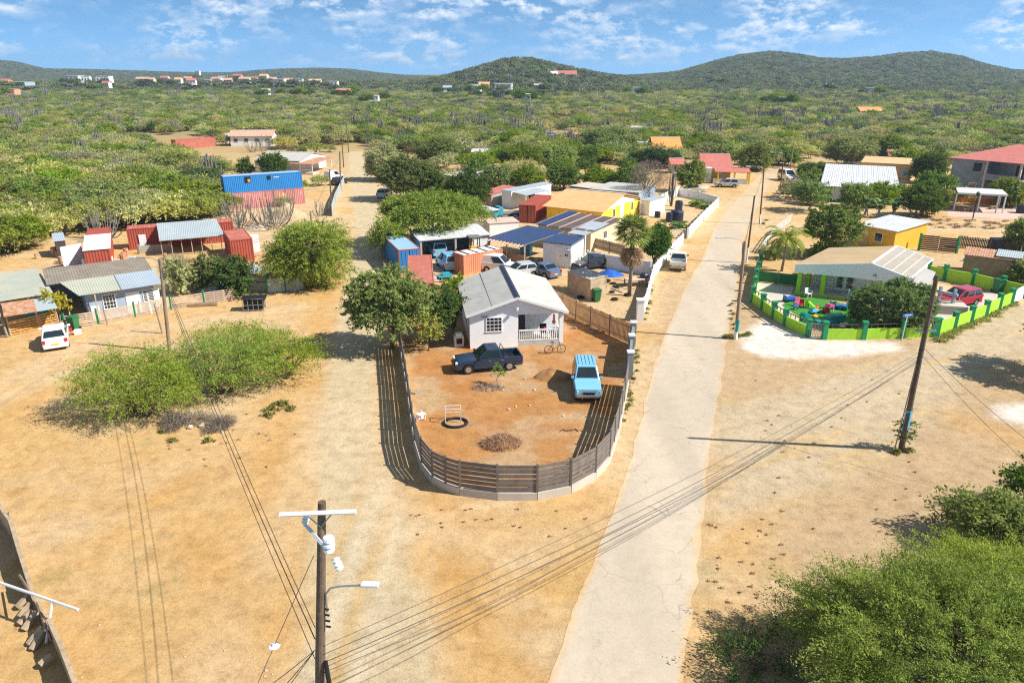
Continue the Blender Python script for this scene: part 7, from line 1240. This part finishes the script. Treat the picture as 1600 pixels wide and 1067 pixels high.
for i, (l, r, tp, bs, lf, lab) in enumerate(spec): ptree('leafy_tree', lab, 'tree', lf, 200 + i, l, r, tp, bs, zf=.52, nleaf=22, slen=1.0, leaf=.17, low=-.85, dens=1.4, lobes=12)
t = thing('dry_tree', 'grey brown leafless tree behind the white board fence', 'tree', g(1012, 322)); h = up(g(1012, 322), 248); link('twigs', twig_mesh('dry_twigs', 9, np.array([3.6, 3.2, h * .45]), h * .55, 3600, .42, .016), t); link('trunk', trunk_mesh('dry_trunk', M['barkgrey'], 9, h * .3, .16, (3.2, 3, h * .4), h * .55, 8, 2), t)
t = thing('cactus_clump', 'tall column cactus in the corner of the white board fence', 'cactus', g(1049, 322)); link('columns', cactus_mesh('cactus', 70, 8, 4.0, 6.5, .5, .08), t)
t = thing('dry_tree', 'bare grey shrub before the long red container', 'tree', g(283, 452)); link('twigs', twig_mesh('dry_twigs2', 10, np.array([2.0, 1.6, 1.5]), 2.2, 1400, .35), t); link('trunk', trunk_mesh('dry_trunk2', M['barkgrey'], 10, 1.2, .08, (1.6, 1.4, 1.4), 2.0, 6, 1), t)
# scrub prototypes -------------------------------------------------------
def proto(lf, seed, R, zc, ns, leaf, nleaf=20, slen=1.1, trunk=True, **kw):
    c = crown_mesh('scrub_crown', LEAF[lf], seed, R, zc, ns, nleaf, leaf, slen, low=-.3, lobes=9, **kw); return c, trunk_mesh('scrub_trunk', M['bark'], seed, zc * .45, .09, R, zc, 6, 2, 5)
PRO = {'acacia': [proto('scrub', 301, (3.5, 3.2, .95), 1.8, 240, .17, upb=.1, droop=.3), proto('scrub', 302, (3.0, 3.3, .85), 1.6, 220, .17, upb=.1, droop=.35), proto('acacia', 303, (3.4, 3.2, 1.1), 2.1, 210, .17, upb=.1), proto('scrub', 304, (2.4, 2.2, .8), 1.3, 130, .16)],
 'bright': [proto('acacia2', 308, (3.4, 3.2, 1.15), 1.9, 300, .15, upb=.1, droop=.35), proto('acacia2', 309, (2.9, 3.2, 1.0), 1.7, 260, .15, upb=.1, droop=.35)],
 'dark': [proto('mid', 305, (1.9, 1.9, 1.5), 1.8, 130, .17), proto('dark', 306, (1.7, 1.6, 1.3), 1.5, 110, .16)]}
GREY = [twig_mesh('grey_twigs', 310 + k, np.array([2.0, 2.0, 1.2]), 1.2, 1500, .45, .022) for k in range(2)]; CAC = [cactus_mesh('cactus_columns', 320 + k, n_, 1.0, 4.4, (1.9, 2.2, 1.5)[k], (.05, .05, .12)[k]) for k, n_ in enumerate((13, 17, 30))]
HILLP = [crown_mesh('hill_crown', LEAF['hill'], 330 + k, (2.3, 2.3, 1.5), 1.5, 60, 9, .42, 1.0, low=-.2, lobes=7, hollow=.75) for k in range(2)]
YB = [(-200, 400), (0, 398), (62, 384), (80, 364), (100, 356), (150, 352), (188, 366), (200, 362), (255, 352), (335, 346), (346, 335), (350, 268), (355, 246), (362, 226), (440, 225), (448, 235), (500, 240), (535, 236), (545, 226), (575, 226), (590, 234), (640, 238), (720, 252), (1040, 258), (1075, 250), (1150, 250), (1195, 262), (1225, 246), (1255, 243), (1300, 243), (1340, 250), (1390, 245), (1480, 262), (1500, 252), (1640, 250), (1800, 262)]
EXC = [(270, 222, 80, 9), (300, 236, 75, 9), (350, 246, 60, 14), (400, 222, 50, 14), (215, 214, 40, 7), (330, 258, 50, 9), (880, 212, 38, 9), (1356, 182, 12, 4), (995, 212, 14, 4), (510, 238, 60, 12), (560, 238, 22, 14)]
HX = []
def pix(x, y): zc = y * CP + H * SP; return 800 + F * x / zc, 533.5 + F * (H * CP - y * SP) / zc
def ok_scrub(x, y):
    px, py = pix(x, y); return (fbm(x * .045, y * .03, 66, 3) < .655 + .2 * (y > 400)) & (py < np.interp(px, [p[0] for p in YB], [p[1] for p in YB])) & np.all([((px - a) / rx) ** 2 + ((py - b) / ry) ** 2 > 1 for a, b, rx, ry in EXC], axis=0)
rg = np.random.default_rng(77); LAB = {'bright': ('thorn_bush', 'bright yellow green umbrella thorn bush near the left containers', 'bush', 'bright thorn bushes near the containers'), 'acacia': ('thorn_bush', 'flat topped olive green thorn bush in the open scrubland', 'bush', 'thorn bushes of the scrubland'), 'dark': ('leafy_bush', 'rounded darker green bush in the open scrubland', 'bush', 'darker bushes of the scrubland'), 'grey': ('dry_shrub', 'leafless grey shrub in the open scrubland', 'shrub', 'dry shrubs of the scrubland'), 'cactus': ('cactus_clump', 'clump of grey green column cacti in the open scrubland', 'cactus', 'column cacti of the scrubland')}
ROOT = {}
def put(kind, k, x, y, s, rz):
    n_, lab, cat, grp = LAB[kind]
    if (kind, k) in ROOT: return dup(ROOT[(kind, k)], (x, y, 0), rz, s)
    t = thing(n_, lab, cat, (x, y, 0), rz, grp); t.scale = (s,) * 3
    if kind in PRO: link('crown', PRO[kind][k][0], t); link('trunk', PRO[kind][k][1], t)
    elif kind == 'grey': link('twigs', GREY[k], t)
    else: link('columns', CAC[k], t)
    ROOT[(kind, k)] = t; return t
cand = []; y = 62.0
while y < 520:
    s = 3.1 + .0042 * y
    for x in np.arange(-.86 * y, .86 * y, s): cand.append((x + rg.uniform(-.45, .45) * s, y + rg.uniform(-.45, .45) * s))
    y += s
cand = np.array(cand); cand = cand[ok_scrub(cand[:, 0], cand[:, 1])]; n2_ = fbm(cand[:, 0] * .02, cand[:, 1] * .02, 8); n3_ = fbm(cand[:, 0] * .035 + 50, cand[:, 1] * .05, 9); u_ = rg.uniform(0, 1, len(cand))
def kind_of(a, b, u, x, y):
    dens = 1 if x > -20 else .45
    if u < .05 + .42 * max(0, b - .48) * 2 * dens * (1.6 if y > 240 else .55): return 'cactus'
    if u > .99 - .38 * max(0, a - .52): return 'grey'
    if u > .86: return 'dark'
    return 'acacia'
order = np.argsort(cand[:, 1]); cnt = {k: 0 for k in LAB}; LIM = {'bright': 120, 'acacia': 130, 'dark': 120, 'grey': 90, 'cactus': 120}; far = {k: [] for k in LAB}
for i in order:
    x, y = cand[i]; k = kind_of(n2_[i], n3_[i], u_[i], x, y); s = rg.uniform(.7, 1.35)
    if k == 'acacia' and y < 150: s *= 1.15; k = 'bright' if rg.random() < .6 else k
    if cnt[k] < LIM[k]: cnt[k] += 1; put(k, int(rg.integers(0, {'acacia': 4, 'bright': 2, 'dark': 2, 'grey': 2, 'cactus': 3}[k])), x, y, s, rg.uniform(0, 6.28))
    else: far[k].append((x, y, 0, s))
y = 520.0
while y < 2500:
    s = 3.6 + .0042 * y
    n_ = int(1.66 * y / s); xs = np.linspace(-.83 * y, .83 * y, n_) + rg.uniform(-.5, .5, n_) * s; ys = y + rg.uniform(-.5, .5, n_) * s; zs = np.maximum(hillz(xs, ys), 0); a = fbm(xs * .012, ys * .012, 8); b = fbm(xs * .02 + 50, ys * .03, 9); u = rg.uniform(0, 1, n_)
    for x, yy, z, A, B, U in zip(xs, ys, zs, a, b, u):
        sc = s / 4.6 * rg.uniform(.7, 1.3)
        if z > 2.5 or yy > 1150: far.setdefault('hill', []).append((x, yy, z, min(sc, 1.9)))
        else:
            k = kind_of(A, B, U, x, yy); far[k].append((x, yy, z, sc))
    y += s * .95
for px, py, n_, s in [(165, 372, 5, 1.1), (158, 375, 3, 1.0), (255, 320, 9, 1.1), (268, 318, 7, 1.0), (300, 312, 6, 1.0), (325, 332, 6, 1.0), (365, 348, 9, 1.0), (374, 355, 7, 1.2), (430, 352, 9, 1.3), (424, 358, 5, 1.1), (500, 338, 4, .8), (395, 238, 8, 1.0), (410, 236, 9, 1.1), (425, 234, 6, 1.0), (240, 285, 8, .9), (315, 262, 5, .9), (90, 262, 9, 1.1), (700, 300, 5, 1.0), (720, 292, 7, 1.0)]: put('cactus', n_ % 2, *g(px, py)[:2], s, n_)
blt = [(700 + 15 * k + rw.uniform(-8, 8), 244 + rw.uniform(0, 34)) for k in range(23)] + [(700 + 22 * k, 240 + rw.uniform(-2, 8)) for k in range(16)] + [(1405 + 18 * k, 262 + rw.uniform(-6, 16)) for k in range(5)] + [(1205 + 20 * k, 250 + rw.uniform(-4, 4)) for k in range(4)] + [(745, 288), (700, 292), (812, 284), (835, 282), (875, 277), (1400, 318), (1460, 322), (1480, 318), (1262, 330), (1250, 312), (1590, 262), (1600, 270), (1445, 268), (1465, 275)]
for px, py in blt:
    if not (728 < px < 775 and 232 < py < 245) and not (1015 < px < 1065 and py < 248): put('dark' if rw.random() < .55 else 'acacia', rw.randrange(2), *g(px, py)[:2], rw.uniform(1.0, 1.5), px)
for px, py, s in [(30, 392, 1.3), (-10, 400, 1.4), (60, 372, 1.0), (120, 362, 1.0), (170, 352, 1.1), (220, 350, 1.1), (270, 345, 1.0), (470, 300, .6), (500, 290, .6), (445, 322, .5), (465, 242, .9), (490, 243, 1.0), (515, 238, .8)]: put('acacia', int(px) % 4, *g(px, py)[:2], s, px)
# ================================================================== HOUSES ON THE HORIZON
def hz(y): return y
FH = [(122, 127, 700, 22, 0, 'whitewall', 'roofwhite', 6, 'white modern block house on the left horizon'), (140, 128, 690, 12, 0, 'whitewall', 'roofwhite', 6, 'smaller white block beside the modern one on the left horizon'), (168, 128, 700, 20, 0, 'whitewall', 'roofwhite', 6, 'white flat house above the pink one on the left horizon'), (172, 136, 560, 9, 1.5, 'pinkwall', 'roofred', 4, 'pale pink house below the white flat one on the left horizon'), (14, 132, 640, 16, 2, 'orangewall', 'roofred', 4, 'red roofed house at the far left edge'), (20, 146, 430, 16, 0, 'pinkwall', 'rust', 3, 'low pink roofed house lower at the far left edge'), (36, 132, 640, 30, 0, 'bluegrey', 'zinc', 3, 'long dark grey roof at the far left'),
 (228, 128, 720, 18, 2, 'whitewall', 'rooforange2', 4, 'white house with an orange roof left of the hill village'), (240, 129, 700, 12, 2, 'cream', 'rooforange2', 4, 'small orange roof beside the white house of the hill village'), (262, 126, 740, 12, 2, 'cream', 'roofred', 4, 'cream house among dark trees in the hill village'), (283, 129, 700, 10, 2, 'whitewall', 'rooforange', 4, 'pale house in the left part of the hill village'), (298, 127, 730, 12, 2, 'pinkwall', 'rooforange2', 4, 'pinkish house left of the middle of the hill village'), (303, 131, 660, 12, 2, 'cream', 'roofred', 4, 'cream house low in the hill village'), (313, 118, 980, 9, 0, 'pinkwall', 'roofwhite', 7, 'small pink tower house on the village skyline'), (328, 130, 680, 10, 0, 'whitewall', 'roofwhite', 4, 'white cube house in the hill village'), (343, 128, 710, 15, 2, 'cream', 'rooforange2', 4, 'orange roofed house in the middle of the hill village'), (352, 124, 800, 16, 0, 'whitewall', 'bluegrey', 5, 'white house with grey top above the hill village'), (360, 130, 680, 11, 2, 'pinkwall', 'rooforange2', 4, 'pink house below the grey topped one'), (375, 124, 800, 14, 2, 'pinkwall', 'roofred', 5, 'rose house high in the hill village'), (386, 128, 720, 16, 2, 'cream', 'rooforange2', 4, 'broad cream house in the hill village'), (400, 127, 740, 10, 2, 'whitewall', 'roofred', 4, 'narrow white house in the hill village'), (416, 126, 760, 13, 2, 'whitewall', 'rooforange', 6, 'tall white house near the right of the hill village'), (428, 128, 730, 14, 2, 'tan', 'rooforange2', 4, 'tan roofed house at the right of the hill village'), (440, 131, 680, 16, 0, 'whitewall', 'roofwhite', 5, 'bright white arcaded house at the right of the hill village'), (455, 130, 690, 13, 2, 'cream', 'rooforange2', 4, 'orange roof beside the arcaded white house'), (470, 131, 680, 11, 0, 'whitewall', 'bluegrey', 5, 'white house with dark windows right of the village'), (495, 131, 680, 17, 1.5, 'cream', 'tan', 4, 'wide tan roofed house right of the village'), (522, 133, 650, 15, 0, 'whitewall', 'roofwhite', 4, 'last white house at the right end of the village'), (418, 146, 450, 8, 0, 'cream', 'cream', 3.2, 'small cream house in the scrub below the village'), (478, 147, 440, 6, 0, 'pinkwall', 'pinkwood', 2.6, 'tiny pink roof in the scrub below the village'), (540, 147, 440, 12, 1.2, 'orangewall', 'rust', 3, 'rusty orange house in the scrub'), (586, 156, 360, 8, 0, 'whitewall', 'pinkwood', 2.4, 'flat pale roof in the scrub left of the middle'),
 (700, 142, 480, 8, 1.2, 'whitewall', 'bluegrey', 3, 'bluish white house at the left foot of the pointed hill'), (745, 141, 490, 10, 1.2, 'whitewall', 'zinc', 3.4, 'white house at the foot of the pointed hill'), (757, 137, 560, 12, 2, 'tan', 'rooforange', 3.4, 'brownish house at the foot of the pointed hill'), (787, 138, 540, 20, 0, 'whitewall', 'roofwhite', 4, 'long white house below the pointed hill'), (843, 138, 540, 12, 1.5, 'tan', 'concrete', 3, 'grey tan house left of the red roofed villa'), (820, 153, 385, 9, 0, 'whitewall', 'roofwhite', 2.5, 'low white roof in scrub below the pointed hill'), (998, 144, 460, 14, 0, 'whitewall', 'concrete', 3.4, 'pale flat house right of the pointed hill'), (1123, 126, 760, 6, 0, 'whitewall', 'roofwhite', 3.5, 'tiny white house below the right hills'), (1292, 136, 570, 8, 0, 'whitewall', 'roofwhite', 3.2, 'white cube house in the right scrub'), (1357, 143, 470, 9, 0, 'concrete', 'roofgrey', 2.6, 'grey roof in the right scrub'), (1220, 159, 345, 8, 0, 'whitewall', 'roofwhite', 2.4, 'low white roof left in the right scrub')]
for px, py, D, w_, *_r in FH:
    for k in range(5): x = (px - 800 + rw.uniform(-14, 14)) / F * (D * CP + H * SP); far['hill' if D > 500 else 'dark'].append((x, D - rw.uniform(4, 12) * (1 if k < 3 else -1.2), float(max(0, H - D * (SP + CP * (py + 3 - 533.5) / F) / (CP - SP * (py + 3 - 533.5) / F))) * .9, rw.uniform(1.0, 1.9)))
# far masses: geometry node instances of the same crowns
def scatter(name, label, pts, protos, mat):
    P_ = np.array(pts); n = len(P_); me = bpy.data.meshes.new(name); me.vertices.add(n); me.vertices.foreach_set('co', P_[:, :3].astype(np.float32).ravel())
    for an_, ty, vals in (('sc', 'FLOAT', P_[:, 3]), ('rot', 'FLOAT', rg.uniform(0, 6.28, n)), ('pick', 'INT', rg.integers(0, len(protos), n))): at = me.attributes.new(an_, ty, 'POINT'); at.data.foreach_set('value', vals.astype(np.float32 if ty == 'FLOAT' else np.int32))
    me.materials.append(mat); o = link(name, me); tag(o, label, kind='stuff'); ng = bpy.data.node_groups.new(name, 'GeometryNodeTree'); ng.interface.new_socket('Geometry', in_out='INPUT', socket_type='NodeSocketGeometry'); ng.interface.new_socket('Geometry', in_out='OUTPUT', socket_type='NodeSocketGeometry')
    N = ng.nodes.new; L = ng.links.new; gi, go_ = N('NodeGroupInput'), N('NodeGroupOutput'); ip = N('GeometryNodeInstanceOnPoints'); jn = N('GeometryNodeJoinGeometry'); L(gi.outputs[0], ip.inputs['Points'])
    for p in protos:
        oi = N('GeometryNodeObjectInfo'); oi.transform_space = 'ORIGINAL'; oi.inputs['Object'].default_value = p; oi.inputs['As Instance'].default_value = True; L(oi.outputs['Geometry'], jn.inputs[0])
    def na(nm, dt): x = N('GeometryNodeInputNamedAttribute'); x.data_type = dt; x.inputs['Name'].default_value = nm; return x.outputs[0]
    L(jn.outputs[0], ip.inputs['Instance']); ip.inputs['Pick Instance'].default_value = True; L(na('pick', 'INT'), ip.inputs['Instance Index']); cx = N('ShaderNodeCombineXYZ'); L(na('rot', 'FLOAT'), cx.inputs[2]); L(cx.outputs[0], ip.inputs['Rotation']); s3 = N('ShaderNodeCombineXYZ'); q = na('sc', 'FLOAT'); [L(q, s3.inputs[k]) for k in range(3)]; L(s3.outputs[0], ip.inputs['Scale']); L(ip.outputs[0], go_.inputs[0])
    o.modifiers.new('scatter', 'NODES').node_group = ng; return o
def kid(kind, k): return ROOT[(kind, k)].children[0]
scatter('thorn_scrub', 'wide mass of distant olive thorn scrub across the plain', far['acacia'], [kid('acacia', k) for k in range(4)], LEAF['scrub']); scatter('dark_scrub', 'scattered distant darker bushes across the plain', far['dark'], [kid('dark', k) for k in range(2)], LEAF['mid']); scatter('dry_scrub', 'distant patches of leafless grey scrub', far['grey'], [kid('grey', k) for k in range(2)], LEAF['dry']); scatter('cactus_scrub', 'distant thickets of grey column cacti across the plain', far['cactus'], [kid('cactus', 2)], M['cactus'])
t0 = [link('crown', m_, None) for m_ in HILLP]
for k, (o_, xy) in enumerate(zip(t0, ((95, 505), (-130, 470)))): r_ = thing('hill_bush', 'dense dark green bush far out in the scrub below the hills', 'bush', (*xy, 0), 0, 'dense bushes below the hills'); o_.parent = r_
scatter('hill_scrub', 'dense dark green scrub covering the hills along the horizon', far['hill'], t0, LEAF['hill'])
# weeds and grass ---------------------------------------------------------
def weeds(label, spots, hgt, seed, mat='grass', name='grass', dens=60):
    Vs, Qs, Ts, o = [], [], [], 0
    for i, (px, py, R) in enumerate(spots):
        b = g(px, py); me = tuft_mesh('tmp', seed + i, (R, R * .7), int(dens * R * R) + 30, hgt, mat); n = len(me.vertices); a = np.zeros(n * 3, np.float32); me.vertices.foreach_get('co', a); a = a.reshape(-1, 3) + [b.x, b.y, 0]; Vs.append(a); Qs.append(np.arange(n).reshape(-1, 4) + o); o += n; at = np.zeros(n // 4, np.float32); me.attributes['tint'].data.foreach_get('value', at); Ts.append(at); bpy.data.meshes.remove(me)
    return tag(link(name, npmesh(name, np.concatenate(Vs), np.concatenate(Qs), LEAF[mat], {'tint': np.concatenate(Ts)})), label, kind='stuff')
def line(a, b, n, R, j=4): return [(a[0] + (b[0] - a[0]) * (k + rw.random()) / n + rw.uniform(-j, j), a[1] + (b[1] - a[1]) * (k + rw.random()) / n + rw.uniform(-j, j) * .5, R * rw.uniform(.5, 1.2)) for k in range(n)]
weeds('green weeds along the foot of the sunlit lime wall', line((1462, 534), (1565, 484), 46, .8, 6) + line((1570, 482), (1590, 474), 6, .6), .3, 500, dens=160); weeds('tufts of green weeds along the right side of the plank fence', line((1000, 545), (972, 660), 22, .4, 5) + line((1003, 500), (1022, 440), 14, .5) + line((1130, 528), (1178, 522), 16, .6, 5) + line((1188, 350), (1196, 345), 4, .6) + line((1140, 470), (1150, 520), 8, .4), .22, 600, dens=130)
weeds('sparse dry tufts scattered over the sandy ground', [(rw.uniform(640, 960), rw.uniform(785, 840), rw.uniform(.08, .2)) for _ in range(20)] + [(rw.uniform(1105, 1230), rw.uniform(800, 980), rw.uniform(.08, .24)) for _ in range(34)] + [(rw.uniform(1180, 1480), rw.uniform(590, 830), rw.uniform(.08, .2)) for _ in range(30)] + [(rw.uniform(260, 480), rw.uniform(630, 730), rw.uniform(.1, .4)) for _ in range(22)], .10, 700, 'straw', 'dry_tufts'); weeds('low green weeds below the left thorn bushes', [(255, 675, .5), (270, 690, .4), (325, 690, .5), (425, 640, .8), (440, 632, .9), (420, 650, .6), (455, 640, .6), (1400, 708, .5), (1420, 706, .4)], .35, 760, dens=200)
weeds('dry yellow grass in the fields on the right', line((1450, 350), (1580, 352), 40, 1.2, 14) + line((1200, 262), (1330, 262), 40, 1.6, 5) + line((880, 505), (975, 520), 18, .5, 14), .25, 800, 'straw', 'dry_grass')
# odds and ends in the yards
bits = []
for mk_, lab_, n_, mat_, f_ in (('bucket', 'small bucket standing among the yard clutter', 'bucket', 'sky', lambda m: m.tube([(0, 0, 0), (0, 0, .32)], [.13, .17], 10)), ('plank', 'short board lying in the yard clutter', 'plank', 'woodlight', lambda m: m.box((0, 0, .05), (1.6, .2, .06))), ('crate', 'small crate standing among the yard clutter', 'crate', 'steelwhite', lambda m: m.box((0, 0, .18), (.55, .4, .36))), ('old_tyre', 'worn tyre lying in the yard clutter', 'tyre', 'rubber', lambda m: m.tube([(.26 * cos(k * pi / 6), .26 * sin(k * pi / 6), .1) for k in range(13)], .1, 6, cap=False)), ('scrap_sheet', 'rusty sheet piece lying in the yard clutter', 'sheet', 'rust', lambda m: m.box((0, 0, .06), (1.2, .8, .04), rx=.06)), ('drum', 'rusty drum standing among the yard clutter', 'drum', 'rust', lambda m: m.tube([(0, 0, 0), (0, 0, .85)], .29, 12))):
    bits.append(tag(f_(MB()).build(mk_, M[mat_], None, (0, 0, 0)), lab_, n_, n_ + ' pieces in the yards'))
zones = [(300, 415, 425, 462), (670, 715, 428, 445), (760, 845, 405, 425), (885, 985, 440, 470), (395, 420, 370, 440), (190, 330, 396, 412), (1440, 1560, 405, 412), (960, 1000, 430, 455), (790, 812, 330, 345), (690, 760, 398, 412), (1230, 1290, 395, 405), (55, 110, 400, 415)]
for k in range(84):
    z_ = zones[k % len(zones)]; b = g(rw.uniform(*z_[:2]), rw.uniform(*z_[2:])); q = bits[k % 6]
    if k < 6: q.location = b; q.rotation_euler = (0, 0, rw.uniform(0, 6))
    else: dup(q, b, rw.uniform(0, 6), rw.uniform(.7, 1.3))
# stones on the sand
rs = random.Random(3); pr0 = None
for k in range(70):
    px, py = (rs.uniform(20, 480), rs.uniform(700, 1060)) if k < 30 else (rs.uniform(1120, 1500), rs.uniform(600, 900)) if k < 60 else (rs.uniform(290, 350), rs.uniform(655, 680)); s = rs.uniform(.02, .065) if k < 60 else rs.uniform(.12, .3)
    if pr0 is None: pr0 = [tag(rock((0, -30, -5), 1.0, 90 + j), 'small pale stone lying loose on the open sand', 'stone', 'loose stones on the open sand') for j in range(4)]
    b = g(px, py)
    if k < 4: o_ = pr0[k]; o_.location = b; o_.scale = (s,) * 3
    else: o_ = dup(pr0[k % 4], b, rs.uniform(0, 6), s)
for px, py, D, w_, ri, wl, rf, hh_, lab in FH:
    x = (px - 800) / F * D * CP * 1.0 + 0; zc = D * CP; x = (px - 800) / F * (D * CP + H * SP); z = max(0, H - D * (SP + CP * (py + 2 - 533.5) / F) / (CP - SP * (py + 2 - 533.5) / F)); z = max(z, float(hillz(np.array([x]), np.array([D]))[0])); far_house('far_house', lab, (x, D, z), rw.uniform(-.2, .2), w_ * .6, w_ * .4, hh_ * .95, ri * .75, 'whitewall' if wl in ('pinkwall', 'cream') and rw.random() < .55 else wl, 'roofdull' if rf == 'rooforange2' else rf, 3)
D = 690; x = (882 - 800) / F * (D * CP + H * SP); z = float(hillz(np.array([x]), np.array([D]))[0]); z = max(z, up((x, D), 133)); far_house('villa', 'red roofed villa on the slope of the pointed hill', (x, D, z), -.05, 20, 10, 4, 3, 'whitewall', 'roofred', 5); x = (862 - 800) / F * (D * CP + H * SP); far_house('villa_wing', 'white gabled wing left of the red roofed villa', (x, D - 4, z), .1, 8, 8, 4.5, 2, 'whitewall', 'cwhite', 2)
